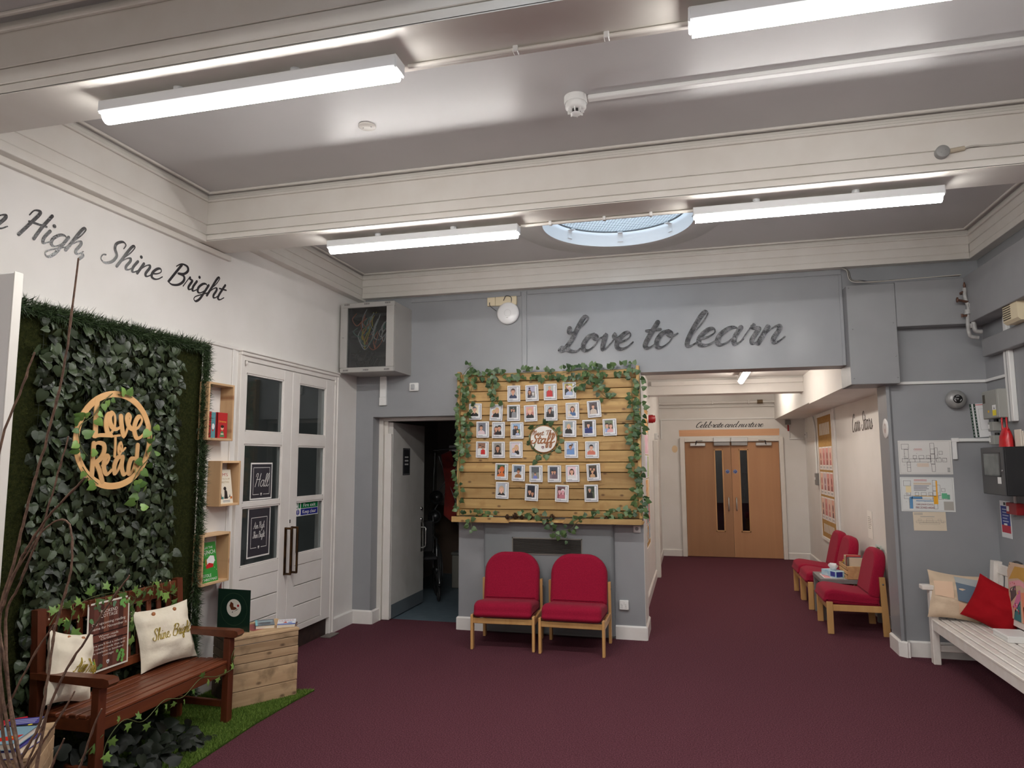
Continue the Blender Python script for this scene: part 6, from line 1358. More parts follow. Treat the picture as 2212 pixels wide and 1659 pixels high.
# ---------------------------------------------------------------- display boards
def display(name, label, wall_x, sgn, y0, y1, z0, z1, seed):
    """board on a side wall; sgn=+1 faces +x, -1 faces -x"""
    t = thing(name, label, 'display board', (wall_x, (y0+y1)/2, z0)); w = abs(y1-y0); h = z1-z0; u = (0, sgn, 0)
    b = MB(); b.box(0, sgn*.022, -w/2, w/2, 0, .05, .003); b.box(0, sgn*.022, -w/2, w/2, h-.05, h, .003); b.box(0, sgn*.022, -w/2, -w/2+.05, .05, h-.05, .003); b.box(0, sgn*.022, w/2-.05, w/2, .05, h-.05, .003); b.build('frame', M_skirt, t)
    b = MB(); b.box(0, sgn*.014, -w/2+.05, w/2-.05, .05, h-.05); b.build('hessian', mat('hessian_backing', S(186, 146, 86), .9, S(170, 128, 70), 30), t)
    return t, Vector((sgn*.015, -sgn*w/2, 0)), Vector(u), w, h
t, o, u, w, h = display('display_board', 'bright pastel display board behind the staff board on the corridor left wall', -.54, 1, 7.52, 8.98, .60, 2.32, 1)
rn = random.Random(17)
pal = {'pink': [S(238, 186, 204), S(226, 150, 180), S(244, 214, 224), S(206, 120, 140)], 'lilac': [S(206, 196, 226), S(180, 200, 150), S(226, 222, 240)], 'gold': [S(240, 196, 110), S(236, 170, 80), S(246, 226, 190)], 'teal': [S(150, 200, 196), S(222, 110, 116), S(120, 176, 170)], 'tan': [S(196, 214, 226), S(206, 160, 90), S(170, 190, 214)]}
rows = [(1.38, 1.62, 'gold'), (1.12, 1.38, 'pink'), (.84, 1.12, 'lilac'), (.56, .84, 'gold'), (.30, .56, 'teal'), (.10, .30, 'tan')]
for (z0, z1, c) in rows:
    n = 5
    for i in range(n):
        x0 = .07+(w-.14)*i/n; x1 = x0+(w-.14)/n-.01; b = MB(); b.col(S(244)); b.rect(x0, x1, z0+.005, z1-.005, o, u, VZ); e = u.cross(Vector(VZ))*.0006; b.col(rn.choice(pal[c])); b.rect(x0+.01, x1-.01, z0+.015, z1-.015, o+e, u, VZ)
        for k in range(5): b.col(rn.choice(pal[c]+[S(240)])); cx, cy = rn.uniform(x0+.04, x1-.04), rn.uniform(z0+.04, z1-.04); b.poly(circ(cx, cy, rn.uniform(.015, .035), 9), o+e*(2+.3*k), u, VZ)
        b.build('paper', M_print, t)
t, o, u, w, h = display('display_board', 'brown display board with three rows of portrait cards on corridor right wall', 1.87, -1, 10.21, 11.37, .49, 2.33, 2)
e = u.cross(Vector(VZ))*.0008
for k in range(9):                                # big cut-out heading letters, too foreshortened to read
    for zz, hh in ((h-.32, .17), (.12, .12)):
        b = MB(); b.col(S(232, 226, 214)); x0 = .18+(w-.36)*k/9; b.rect(x0, x0+.055, zz, zz+hh, o+e, u, VZ); b.build('heading_letter', M_print, t)
for r in range(3):
    for i in range(4):
        x0 = .09+(w-.18)*i/4; x1 = x0+(w-.18)/4-.012; z0 = (1.02, .66, .30)[r]; z1 = z0+.33; b = MB(); b.col(S(240, 232, 228)); b.rect(x0, x1, z0, z1, o+e, u, VZ)
        b.col(rn.choice([S(232, 180, 160), S(236, 196, 176), S(226, 160, 150), S(214, 190, 196)])); b.rect(x0+.02, x1-.02, z0+.07, z1-.02, o+e*2, u, VZ); b.col(rn.choice([S(150, 90, 80), S(110, 84, 84), S(196, 110, 110)])); cx = (x0+x1)/2; b.poly(circ(cx, z0+.20, .035, 10, .05), o+e*3, u, VZ); b.poly([(cx-.05, z0+.07), (cx+.05, z0+.07), (cx+.03, z0+.14), (cx-.03, z0+.14)], o+e*3, u, VZ); lines(b, o+e*3, u, VZ, x0+.04, x1-.05, z0+.02, z0+.05, 2, S(120)); b.build('portrait_card', M_print, t)
b = MB(); b.box(1.845, 1.87, 10.05, 10.15, .2, 2.34, .004); struct('trim_14', b, M_plast, 'white trunking beside the corridor display board')
b = MB(); b.tube(catmull([(1.86, 11.75, 2.33), (1.855, 11.60, 2.18), (1.855, 11.56, 2.05), (1.855, 11.56, 1.45)], 6), .012, 8); tag(b.build('white_conduit', M_plast), 'thin white conduit drop on the corridor right wall', 'conduit')
t = thing('isolator_switch', 'small grey isolator below the white conduit drop', 'switch', (1.87, 11.52, 1.36))
b = MB(); b.box(-.05, 0, -.06, .06, -.09, .09, .005); b.build('case', mat('unit_grey', S(132, 128, 126), .5), t)
b = MB(); b.box(-.06, -.05, -.02, .02, -.01, .03, .003); b.build('rocker', M_plast, t)
t = thing('wall_notice', 'white typed notice on the corridor right wall', 'notice', (1.868, 8.45, .80)); b = MB(); b.col(S(240, 238, 232)); b.prism([(0, 0), (.21, 0), (.21, .297), (0, .297)], (0, .105, 0), UR, VZ, (-.002, 0, 0)); o = Vector((-.0026, .105, 0)); lines(b, o, Vector(UR), Vector(VZ), .03, .18, .10, .24, 7, S(150, 146, 142), .3, rn); b.build('sheet', M_print, t)
t = thing('oval_plaque', 'round white plaque on the grey corridor corner', 'plaque', (1.675, 6.80, 1.93))
b = MB(); b.lathe([(0, -.006), (.082, -.006), (.088, -.003), (.088, 0)][::-1], 36, (0, 0, 0), 'x'); b.build('disc', mat('plaque_white', S(232, 230, 228), .4), t)
b = MB(); b.col(S(196, 180, 176)); b.M = None; o = Vector((-.0066, 0, 0)); b.poly(circ(0, 0, .035, 12, .045), o, UR, VZ); b.col(S(226)); b.poly(circ(0, .01, .018, 10), o+Vector((-.0006, 0, 0)), UR, VZ); b.build('emblem', M_print, t)
# ---------------------------------------------------------------- table with tissues and books
M_tab = mat('grey_table_laminate', S(128, 126, 124), .45, S(122, 120, 118), 6)
t = thing('low_table', 'low grey table between the crimson corridor chairs', 'table', (1.555, 8.255, 0))
b = MB(); b.box(-.29, .29, -.25, .25, .375, .42, .004); b.build('top', M_tab, t)
for sx in (-1, 1):
    for sy in (-1, 1):
        b = MB(); b.box(sx*.285-(.045 if sx > 0 else 0), sx*.285+(.045 if sx < 0 else 0), sy*.245-(.045 if sy > 0 else 0), sy*.245+(.045 if sy < 0 else 0), 0, .375, .003); b.build('leg', M_tab, t)
b = MB(); b.col(S(236)); b.rect(0, .21, 0, .297, (1.31, 8.06, .4206), (1, 0, 0), (0, 1, 0)); b.col(S(226, 150, 150)); b.rect(.01, .07, .02, .27, (1.31, 8.06, .4212), (1, 0, 0), (0, 1, 0)); lines(b, Vector((1.31, 8.06, .4212)), Vector((1, 0, 0)), Vector((0, 1, 0)), .08, .2, .03, .26, 8, S(150, 170, 190), .4); tag(b.build('leaflet', M_print), 'white leaflet lying flat on the low grey table', 'leaflet')
b = MB(); b.col(S(236)); b.rect(0, .15, 0, .21, (1.50, 8.03, .4206), (1, 0, 0), (0, 1, 0)); b.col(S(196, 60, 70)); b.rect(.01, .14, .01, .03, (1.50, 8.03, .4212), (1, 0, 0), (0, 1, 0)); b.col(S(240, 220, 150)); b.rect(.01, .14, .05, .19, (1.50, 8.03, .4212), (1, 0, 0), (0, 1, 0)); tag(b.build('leaflet', M_print), 'yellow and red leaflet beside the tissue box', 'leaflet')
t = thing('tissue_box', 'pale blue tissue box with a tissue pulled up', 'tissue box', (1.43, 8.22, .422), .5)
b = MB(); b.box(-.06, .06, -.115, .115, 0, .062, .003); b.build('carton', mat('tissue_blue', S(146, 190, 214), .5, S(196, 220, 226), 14), t)
b = MB(); b.box(-.0615, -.0600, -.10, -.03, .008, .056); b.box(-.055, .02, -.1162, -.115, .006, .056); b.build('brand_panel', mat('brand_navy', S(36, 50, 140), .4), t)
b = MB(); rn2 = random.Random(4); V = []; n = 9
for i in range(n):
    for j in range(4): a = 2*PI*i/n; r = (.012, .035, .05, .042)[j]*(1+rn2.uniform(-.25, .25)); V.append((r*math.cos(a)*.8, r*math.sin(a)*1.2, .062+(0, .022, .045, .062)[j]+rn2.uniform(-.008, .008)))
b.add(V, [(i*4+j, ((i+1) % n)*4+j, ((i+1) % n)*4+j+1, i*4+j+1) for i in range(n) for j in range(3)], True); b.build('tissue', mat('tissue_white', S(242), .9), t)
t = thing('book_basket', 'small wooden slatted basket on the low grey table', 'basket', (1.62, 8.20, .42)); M_bask = wood('basket_wood', S(206, 166, 116), S(180, 138, 92), 'y', 3, .7)
for z in (.005, .052, .098):
    b = MB(); b.box(-.10, -.09, -.19, .19, z, z+.036, .002); b.build('slat', M_bask, t); b = MB(); b.box(.09, .10, -.19, .19, z, z+.036, .002); b.build('slat', M_bask, t)
for y in (-.19, .185):
    b = MB(); b.box(-.09, .09, y-.004, y+.010, .003, .135, .003); b.build('end', M_bask, t)
b = MB(); b.box(-.09, .09, -.185, .185, .001, .008); b.build('base', M_bask, t)
cols = [S(240, 180, 40), S(70, 110, 180), S(226, 206, 176), S(206, 186, 150), S(232, 214, 190), S(190, 60, 60), S(120, 130, 140), S(200, 180, 150), S(90, 90, 100), S(214, 200, 172)]
nm = ['yellow', 'blue', 'cream', 'fawn', 'ivory', 'red', 'grey', 'sand', 'slate', 'biscuit']
for i in range(10):
    y = 8.365-i*.0345; h_ = (.15, .13, .21, .20, .205, .22, .20, .19, .215, .21)[i]; d_ = .027
    book('paperback', nm[i]+' paperback standing upright in the corridor table basket', 'book', (1.625, y-d_, .4285), .14, h_, d_, cols[i], pages=S(232, 218, 190), rot=(0, 0, 0), group='books in the table basket')
def art_mag(b, o, w, h):
    e = Vector((0, -.0004, 0)); b.col(S(200, 222, 220)); b.rect(0, w, 0, h, o, UX, VZ); b.col(S(50, 120, 84)); b.rect(w*.3, w*.95, h*.4, h*.95, o+e, UX, VZ); b.col(S(236, 206, 90)); b.poly(circ(w*.6, h*.7, w*.15, 10), o+e*2, UX, VZ)
book('magazine', 'green and pale blue picture book leaning on the wall behind the basket', 'book', (1.79, 8.02, .4205), .20, .36, .012, S(196, 216, 216), rot=(-.12, 0, -PI/2), art=art_mag)
# ================================================================== RIGHT CORNER
YW = YF                                    # far wall face
# ---------------------------------------------------------------- bell
t = thing('alarm_bell', 'grey round alarm bell on the grey wall', 'bell', (2.212, YW, 2.168))
b = MB(); b.lathe([(.05, 0), (.05, -.03), (.078, -.032), (.080, -.05), (.070, -.075), (.045, -.088), (0, -.092)], 40, (0, 0, 0), 'y'); b.build('gong', mat('bell_grey', S(150, 150, 148), .35, metal=.2), t)
b = MB(); b.lathe([(.036, -.0885), (.036, -.0925), (0, -.0935)], 28, (0, 0, 0), 'y'); c = b.build('centre_label', mat('black_label', S(30), .4), t)
b = MB(); b.col(S(210))
for k in range(3):
    for i in range(4): a = PI/2+k*2*PI/3+(i-1.5)*.22; b.poly(circ(.025*math.cos(a), .025*math.sin(a), .0032, 6), (0, -.0940, 0), UX, VZ)
b.poly(circ(0, 0, .004, 8), (0, -.0942, 0), UX, VZ); b.build('label_lettering', M_print, t)
# ---------------------------------------------------------------- floor plans
def plan(name, label, x, z, w, h, paper, extra, rot=0.0):
    t = thing(name, label, 'plan', (x, YW, z)); t.rotation_euler = (0, rot, 0); b = MB(); b.col(paper); b.prism([(-w/2, 0), (w/2, 0), (w/2, h), (-w/2, h)], (0, 0, 0), UX, VZ, (0, -.003, 0)); o = Vector((-w/2, -.0036, 0)); e = Vector((0, -.0005, 0))
    extra(b, o, e, w, h); b.build('sheet', M_gloss, t); return t
def rooms(b, o, w, h, ink, k=1.0):
    def bx(x0, x1, y0, y1, t_=.0022): b.col(ink); frame_line(b, o, UX, VZ, x0*w, x1*w, y0*h, y1*h, t_)
    for q in ((.06, .20, .74, .90), (.11, .19, .47, .74), (.06, .18, .36, .47), (.15, .22, .08, .36), (.20, .60, .36, .46), (.60, .68, .30, .92), (.61, .68, .08, .30), (.68, .74, .46, .78), (.76, .83, .58, .68), (.70, .80, .36, .48), (.82, .90, .36, .48), (.27, .34, .46, .56), (.38, .48, .46, .56), (.52, .60, .46, .56), (.30, .40, .36, .46), (.60, .68, .46, .60), (.60, .68, .60, .75), (.15, .22, .20, .28)): bx(*q)
    rn = random.Random(12); b.col(ink)
    for i in range(40): x = rn.choice([.08, .12, .16, .3, .42, .55, .63, .7, .78, .86])+rn.uniform(-.02, .04); y = rn.uniform(.34, .55) if i % 3 else rn.uniform(.1, .88); b.rect(x*w, (x+.015)*w, y*h, y*h+.002, o, UX, VZ)
def p1(b, o, e, w, h):
    b.col(S(140)); frame_line(b, o, UX, VZ, .02*w, .97*w, .03*h, .97*h, .0012); rooms(b, o, w, h, S(70, 64, 64)); b.col(S(190, 60, 60)); stroke(b, [(.30*w+.006*i, .725*h+(.010 if i % 2 else 0)) for i in range(11)], o+e, UX, VZ, .0024, .0018, .0004); b.rect(.29*w, .46*w, .70*h, .705*h, o, UX, VZ); b.col(S(222, 206, 190)); b.rect(.34*w, .56*w, .22*h, .33*h, o, UX, VZ)
    lines(b, o, Vector(UX), Vector(VZ), .90*w, .95*w, .06*h, .20*h, 6, S(120), .5)
def p2(b, o, e, w, h):
    b.col(S(150)); frame_line(b, o, UX, VZ, .02*w, .97*w, .03*h, .97*h, .0012); rooms(b, o, w, h, S(110, 104, 104)); o2 = o+e
    for q, c in (((.16, .22, .08, .42), S(96, 146, 190)), ((.20, .40, .37, .44), S(96, 146, 190)), ((.61, .69, .22, .46), S(240, 176, 50)), ((.66, .69, .46, .90), S(240, 176, 70)), ((.24, .66, .44, .455), S(240, 190, 90)), ((.76, .86, .38, .54), S(104, 184, 140)), ((.86, .91, .36, .50), S(110, 170, 140)), ((.10, .20, .55, .74), S(238, 222, 180)), ((.79, .97, .05, .30), S(176, 172, 164))): b.col(c); b.rect(q[0]*w, q[1]*w, q[2]*h, q[3]*h, o2, UX, VZ)
    b.col(S(130, 30, 44)); words(b, 'CARR JUNIOR SCHOOL', o2+e, UX, VZ, .014, .44*w, .185*h, .32*w); words(b, 'FIRE ZONED AREAS', o2+e, UX, VZ, .018, .44*w, .085*h, .34*w)
    lines(b, o2, Vector(UX), Vector(VZ), .26*w, .50*w, .88*h, .94*h, 2, S(200, 80, 80), .35); lines(b, o2, Vector(UX), Vector(VZ), .25*w, .58*w, .78*h, .84*h, 2, S(206, 160, 90), .4); lines(b, o2, Vector(UX), Vector(VZ), .25*w, .60*w, .60*h, .77*h, 4, S(120, 120, 130), .4, random.Random(3)); lines(b, o2, Vector(UX), Vector(VZ), .28*w, .60*w, .29*h, .33*h, 1, S(96, 146, 190), .5)
def p3(b, o, e, w, h):
    b.col(S(150, 140, 130))
    for q in ((.08, .92, .42, .52), (.15, .25, .52, .62), (.40, .60, .52, .64), (.75, .85, .52, .62), (.18, .80, .34, .42), (.85, .97, .44, .52), (.30, .40, .42, .52), (.60, .70, .42, .52)): frame_line(b, o, UX, VZ, q[0]*w, q[1]*w, q[2]*h, q[3]*h, .0014)
    lines(b, o, Vector(UX), Vector(VZ), .03*w, .3*w, .84*h, .96*h, 2, S(150), .4); lines(b, o, Vector(UX), Vector(VZ), .22*w, .65*w, .72*h, .78*h, 1, S(150), .4)
plan('floor_plan', 'black and white floor plan, top of three on the grey wall', 1.957, 1.528, .414, .292, S(222, 220, 216), p1)
plan('floor_plan', 'coloured fire zone floor plan, middle of three on the grey wall', 1.955, 1.211, .416, .292, S(222, 224, 222), p2, .006)
plan('floor_plan', 'small beige site drawing below the coloured floor plan', 1.960, 1.050, .252, .158, S(222, 208, 186), p3, -.008)
# ---------------------------------------------------------------- trunking
t = thing('white_trunking', 'white trunking crossing the grey wall below the boxing', 'trunking', (1.77, YW, 2.322))
b = MB(); b.box(0, .70, -.02, 0, -.011, .013, .003); b.build('far_run', M_plast, t)
b = MB(); b.box(.68, .70, -.47, -.021, -.011, .013, .003); b.build('side_run', M_plast, t)
t = thing('white_trunking', 'wide upright white trunking on the right wall', 'trunking', (XR, 6.25, 1.95))
b = MB(); b.box(-.035, 0, -.052, .052, 0, .575, .004); b.build('cover', M_plast, t)
b = MB(); b.box(-.037, -.035, -.006, .006, 0, .575); b.build('joint_line', mat('fitting_grey', S(150), .4), t)
t = thing('white_trunking', 'short upright white trunking stub above the ledge', 'trunking', (XR, 6.25, 2.662)); b = MB(); b.box(-.03, 0, -.03, .03, 0, .13, .003); b.build('cover', M_plast, t)
b = MB(); b.tube(catmull([(-.015, 0, .13), (-.02, .02, .17), (-.015, .05, .15), (-.012, .06, .19)], 5), .004, 6); b.build('lead', mat('grey_lead', S(66), .5), t)
t = thing('white_trunking', 'angled white trunking beside the top floor plan', 'trunking', (2.185, YW, 1.656)); b = MB(); b.box(-.016, .016, -.025, 0, 0, .15, .003); b.build('drop', M_plast, t)
b = MB(); b.box(-.019, .035, -.028, 0, .148, .182, .003); b.build('corner', M_plast, t); b = MB(); b.box(.035, .283, -.025, 0, .150, .178, .003); b.build('level_run', M_plast, t)
# ---------------------------------------------------------------- electrical boxes, papers, bag
M_elec = mat('electrical_grey', S(158, 158, 152), .45)
t = thing('fuse_box', 'grey electrical fuse box with a yellow warning label', 'fuse box', (XR, 6.445, 1.985))
b = MB(); b.box(-.10, 0, -.155, .155, 0, .23, .005); b.build('case', M_elec, t)
b = MB(); b.box(-.106, -.10, -.15, .13, .004, .226, .003); lid = b.build('lid', M_elec, t)
b = MB(); b.box(-.108, -.106, .075, .12, .13, .20); b.build('window', mat('smoked_strip', S(96, 92, 84), .2), lid)
b = MB(); b.col(S(240, 220, 60)); o = Vector((-.1068, -.055, .02)); b.rect(0, .07, 0, .045, o, UR, VZ); b.col(S(240)); b.rect(0, .07, .045, .085, o, UR, VZ); b.col(S(40)); b.poly([(.025, .05), (.045, .05), (.035, .075)], o+Vector((-.0006, 0, 0)), UR, VZ); b.col(S(240, 190, 40)); b.rect(-.09, -.065, .03, .048, o, UR, VZ); b.build('warning_label', M_print, lid)
for k, (z, h_, lab) in enumerate(((1.885, .075, 'upper small grey junction box below the fuse box'), (1.775, .075, 'lower small grey junction box below the fuse box'))):
    t = thing('junction_box', lab, 'junction box', (XR, 6.50, z)); b = MB(); b.box(-.09, 0, -.05, .05, 0, h_, .004); b.build('case', M_elec, t); b = MB(); b.box(-.092, -.09, .015, .04, .02, .055); b.build('label', M_plast, t); b = MB(); b.tube([(-.045, 0, h_), (-.045, 0, h_+.022)], .018, 8); b.build('gland', mat('black_plastic', S(22), .4), t)
t = thing('paper_folder', 'punched plastic wallets of papers hung beside the fuse box', 'papers', (2.405, YW, 1.845)); t.rotation_euler = (0, -.06, 0)
b = MB(); b.col(S(232)); b.prism([(-.065, 0), (.06, 0), (.06, .285), (-.065, .285)], (0, 0, 0), UX, VZ, (0, -.006, 0)); b.build('back_wallet', M_print, t)
b = MB(); b.col(S(238)); b.prism([(-.035, -.002), (.064, 0), (.064, .285), (-.035, .285)], (0, -.008, 0), UX, VZ, (0, -.004, 0)); o = Vector((-.035, -.0126, 0)); b.col(S(150)); frame_line(b, o, UX, VZ, .03, .095, .06, .24, .0014); b.col(S(210, 60, 60)); b.rect(.01, .08, .272, .277, o, UX, VZ); b.build('front_wallet', M_print, t)
for x in (-.068, -.038):
    b = MB(); b.box(x, x+.014, -.013, -.010, 0, .285); s_ = b.build('spine_strip', mat('green_strip', S(44, 70, 58), .5), t)
    b = MB(); [b.lathe([(0, -.0005), (.0035, -.0005)], 8, (x+.007, -.013, .02+.026*i), 'y') for i in range(10)]; b.build('punch_holes', mat('punch_white', S(226), .6), t)
t = thing('alarm_cabinet', 'black alarm control cabinet with a glazed door panel', 'cabinet', (XR, 6.23, 1.38))
b = MB(); b.box(-.185, 0, -.21, .21, 0, .37, .006); b.build('case', mat('cabinet_black', S(36, 36, 38), .4), t)
b = MB(); b.box(-.197, -.186, -.208, .208, .003, .368, .004); d = b.build('door', mat('cabinet_charcoal', S(64, 64, 66), .4), t)
b = MB(); b.box(-.1985, -.197, -.13, .155, .15, .32); b.build('door_window', mat('cabinet_window', S(112, 118, 116), .12, S(88, 94, 92), 8), d)
b = MB(); b.box(-.199, -.197, -.155, -.13, .145, .325); b.box(-.199, -.197, .155, .165, .145, .325); b.box(-.199, -.197, -.155, .165, .32, .328); b.box(-.199, -.197, -.155, .165, .142, .15); b.build('window_frame', mat('cabinet_black', S(36, 36, 38), .4), d)
b = MB(); b.box(-.1985, -.197, -.145, -.085, .09, .14); b.build('sticker', M_plast, d)
b = MB(); b.lathe([(.008, 0), (.008, -.006), (0, -.007)], 12, (-.197, -.18, .19), 'x'); b.build('lock', M_chrome, d)
t = thing('carrier_bag', 'red plastic carrier bag on top of the black cabinet', 'bag', (2.38, 6.22, 1.752))
b = MB(); V = []; n = 14; rn = random.Random(9)
for j, (z, rx, ry) in enumerate(((0, .045, .08), (.04, .045, .082), (.08, .04, .075), (.115, .028, .062), (.15, .012, .05))):
    for i in range(n): a = 2*PI*i/n; V.append((rx*math.cos(a)*(1+rn.uniform(-.15, .15)), ry*math.sin(a)*(1+rn.uniform(-.15, .15)), z))
b.add(V, [(j*n+i, j*n+(i+1) % n, (j+1)*n+(i+1) % n, (j+1)*n+i) for j in range(4) for i in range(n)], True); b.build('body', mat('red_carrier', S(206, 28, 36), .3, S(180, 20, 28), 20), t)
for y in (-.045, .04):
    b = MB(); P = catmull([(-.01, y-.02, .13), (-.01, y-.010, .19), (-.005, y+.0, .225), (.0, y+.012, .19), (.0, y+.022, .13)], 5); b.tube(P, .006, 6); b.build('handle', mat('red_carrier', S(206, 28, 36), .3), t)
t = thing('paper_roll', 'bundle of white papers behind the red carrier bag', 'papers', (2.43, 6.10, 1.752)); b = MB()
for k in range(3):
    b = MB(); b.box(-.02+.012*k, -.01+.012*k, -.055, .05, 0, .13-.012*k, .002); b.build('sheet', mat('crumpled_paper', S(222, 212, 198), .8), t)
t = thing('vent_box', 'cream louvred extractor box on the right wall ledge', 'vent', (XR, 5.84, 2.662))
b = MB(); b.prism([(0, 0), (-.13, 0), (-.15, .02), (-.15, .15), (-.10, .17), (0, .17)][::-1], (0, -.13, 0), (1, 0, 0), VZ, (0, .24, 0)); b.build('case', mat('aged_cream_plastic', S(222, 208, 176), .45), t)
for k in range(7):
    b = MB(); z = .035+.017*k; b.box(-.153, -.150, -.02, .10, z-.004, z+.004); b.build('louvre', mat('dark_louvre', S(84, 76, 64), .7), t)  # plain dark brown bars
# notices and call point
t = thing('safety_notice', 'blue and red safety notice on the right wall', 'notice', (XR, 6.58, 1.02)); b = MB(); b.col(S(236)); b.prism([(0, 0), (.19, 0), (.19, .297), (0, .297)], (0, .095, 0), UR, VZ, (-.002, 0, 0)); o = Vector((-.0026, .095, 0)); b.col(S(44, 56, 140)); b.rect(.012, .178, .10, .255, o, UR, VZ); b.col(S(196, 36, 60)); b.rect(.012, .178, .04, .10, o, UR, VZ); lines(b, o+Vector((-.0006, 0, 0)), Vector(UR), Vector(VZ), .04, .16, .12, .24, 5, S(190, 196, 226), .3, rn); b.col(S(60)); b.rect(.07, .11, .262, .285, o, UR, VZ); b.col(S(240)); b.rect(.06, .12, .10, .115, o+Vector((-.0008, 0, 0)), UR, VZ); b.build('sheet', M_gloss, t)
t = thing('call_point', 'red fire alarm call point under the black cabinet', 'call point', (XR, 6.33, 1.225)); b = MB(); b.box(-.055, 0, -.10, .09, 0, .09, .004); b.build('case', mat('alarm_red', S(150, 26, 32), .4), t)
b = MB(); b.box(-.057, -.055, .035, .075, .022, .062); b.build('label', M_plast, t)
b = MB(); b.tube([(-.028, -.02, .09), (-.028, -.02, .152)], .012, 8); b.build('conduit', M_plast, t)
t = thing('call_point_sign', 'red and white sign next to the call point', 'sign', (XR, 6.16, 1.215)); b = MB(); b.col(S(240)); b.prism([(0, 0), (.10, 0), (.10, .10), (0, .10)], (0, .05, 0), UR, VZ, (-.003, 0, 0)); o = Vector((-.0036, .05, 0)); b.col(S(190, 30, 40)); b.rect(.01, .09, .01, .09, o, UR, VZ); b.col(S(240)); lines(b, o+Vector((-.0006, 0, 0)), Vector(UR), Vector(VZ), .02, .08, .015, .04, 2, S(240), .5); b.poly(circ(.05, .062, .016, 12), o+Vector((-.0006, 0, 0)), UR, VZ); b.build('plate', M_gloss, t)
t = thing('wall_keypad', 'white wall unit at the right picture edge beside the black cabinet', 'keypad', (XR, 5.92, 1.48)); b = MB(); b.box(-.03, 0, -.05, .05, 0, .20, .005); b.build('case', M_plast, t); b = MB(); b.box(-.032, -.03, -.03, .03, .14, .18); b.build('screen', mat('black_plastic', S(22), .4), t)
# ---------------------------------------------------------------- pipes and valves on the ducting
M_pipe = mat('grey_pipe_paint', S(172, 172, 170), .4, S(150, 148, 146), 30); M_rust = mat('rusty_brass', S(104, 72, 56), .6, S(80, 54, 44), 40)
t = thing('valve_pipes', 'small grey pipes with rusty tap valves at the duct corner', 'pipe valves', (2.29, 6.60, 2.80))
b = MB(); b.tube(catmull([(-.003, -.05, .30), (-.005, -.06, .20), (.015, -.06, .13), (.0, -.06, .02), (.002, -.06, -.09), (.02, -.06, -.12), (.07, -.06, -.13)], 6), .016, 10); b.build('pipe', M_pipe, t)
b = MB(); b.tube(catmull([(.02, -.085, .16), (.032, -.085, .02), (.036, -.085, -.05), (.05, -.085, -.08), (.09, -.085, -.085)], 6), .018, 10); b.build('pipe', M_pipe, t)
for (x, z) in ((.002, .09), (.034, -.03)):
    b = MB(); b.lathe([(.025, -.02), (.027, 0), (.025, .02)], 12, (x, -.07, z)); b.build('coupling', M_pipe, t)
b = MB(); b.tube([(.02, -.06, .175), (-.075, -.10, .19)], .011, 8); b.lathe([(.0, -.006), (.022, -.004), (.022, .004), (0, .006)], 10, (-.082, -.103, .192), 'x'); b.build('tap', M_rust, t)
b = MB(); b.tube([(.0, -.06, .06), (-.045, -.075, .06)], .011, 8); b.tube([(-.045, -.075, .075), (-.045, -.075, .045)], .008, 8); b.build('tap', M_rust, t)
b = MB(); b.box(-.03, .04, -.06, -.003, .255, .275, .003); b.build('bracket', M_rust, t)
b = MB(); b.lathe([(.006, 0), (.012, .02), (.005, .05), (0, .055)], 8, (-.003, -.05, .30)); b.build('bleed_cap', M_rust, t)
# cables on top of the boxing
t = thing('cable_bundle', 'loose grey cables along the top of the boxing', 'cables', (1.40, 6.60, 3.21))
for k in range(4):
    b = MB(); dy = -.02+.012*k; b.tube(catmull([(-.03+.008*k, .10, .17), (-.01+.008*k, .02+dy, .12), (.0+.01*k, dy, .04), (.05+.02*k, dy, .008+.006*k), (.2, dy, .003+.006*(k % 2)), (.38, dy, .004+.004*k), (.62, dy, .010+.003*k), (.88, dy, .016)], 5), .0045, 6); b.build('cable', [mat('cable_light', S(190, 186, 178), .5), mat('cable_dark', S(50, 50, 54), .5)][k % 2], t)
# ---------------------------------------------------------------- white bench
M_wb = mat('bench_white_paint', S(234, 228, 222), .4, S(226, 218, 210), 12)
t = thing('white_bench', 'white painted slatted bench along the right grey wall', 'bench', (2.12, 6.0, 0)); off = Matrix.Translation((-2.12, -6.0, 0)); y1, y0 = 6.585, 4.30
for y in (y1-.035, y0):
    b = MB(off); b.box(1.855, 1.91, y-.035, y+.035, 0, .59, .005); b.build('leg', M_wb, t)
    b = MB(off); b.prism([(2.30, 0), (2.36, 0), (2.35, .36), (2.395, .835), (2.335, .84), (2.29, .36)], (0, y-.035, 0), UX, VZ, (0, .07, 0)); b.build('leg', M_wb, t)
    b = MB(off); b.box(1.80, 2.34, y-.045, y+.045, .592, .63, .005); b.build('arm', M_wb, t)
    b = MB(off); b.box(1.91, 2.31, y-.018, y+.018, .10, .15, .004); b.build('stretcher', M_wb, t)
    b = MB(off); b.box(1.91, 2.30, y-.02, y+.02, .28, .335, .004); b.build('side_rail', M_wb, t)
b = MB(off); b.box(1.862, 1.892, y0+.03, y1-.06, .272, .345, .004); b.build('front_rail', M_wb, t)
for i in range(7):
    x = 1.885+.066*i; b = MB(off); b.box(x-.026, x+.026, y0-.03, y1-(.0 if i else .065), .342, .362, .005); b.build('seat_slat', M_wb, t)
b = MB(off); b.bar((2.372, y0, .78), (2.372, y1-.035, .78), .03, .075, (.08, 0, 1), .004); b.build('top_rail', M_wb, t)
b = MB(off); b.bar((2.335, y0, .43), (2.335, y1-.035, .43), .03, .05, (.08, 0, 1), .004); b.build('lower_rail', M_wb, t)
for i in range(20):
    y = y1-.115-i*.105; b = MB(off); b.bar((2.337, y, .44), (2.370, y, .76), .052, .016, (1, 0, 0), .003); b.build('back_slat', M_wb, t)
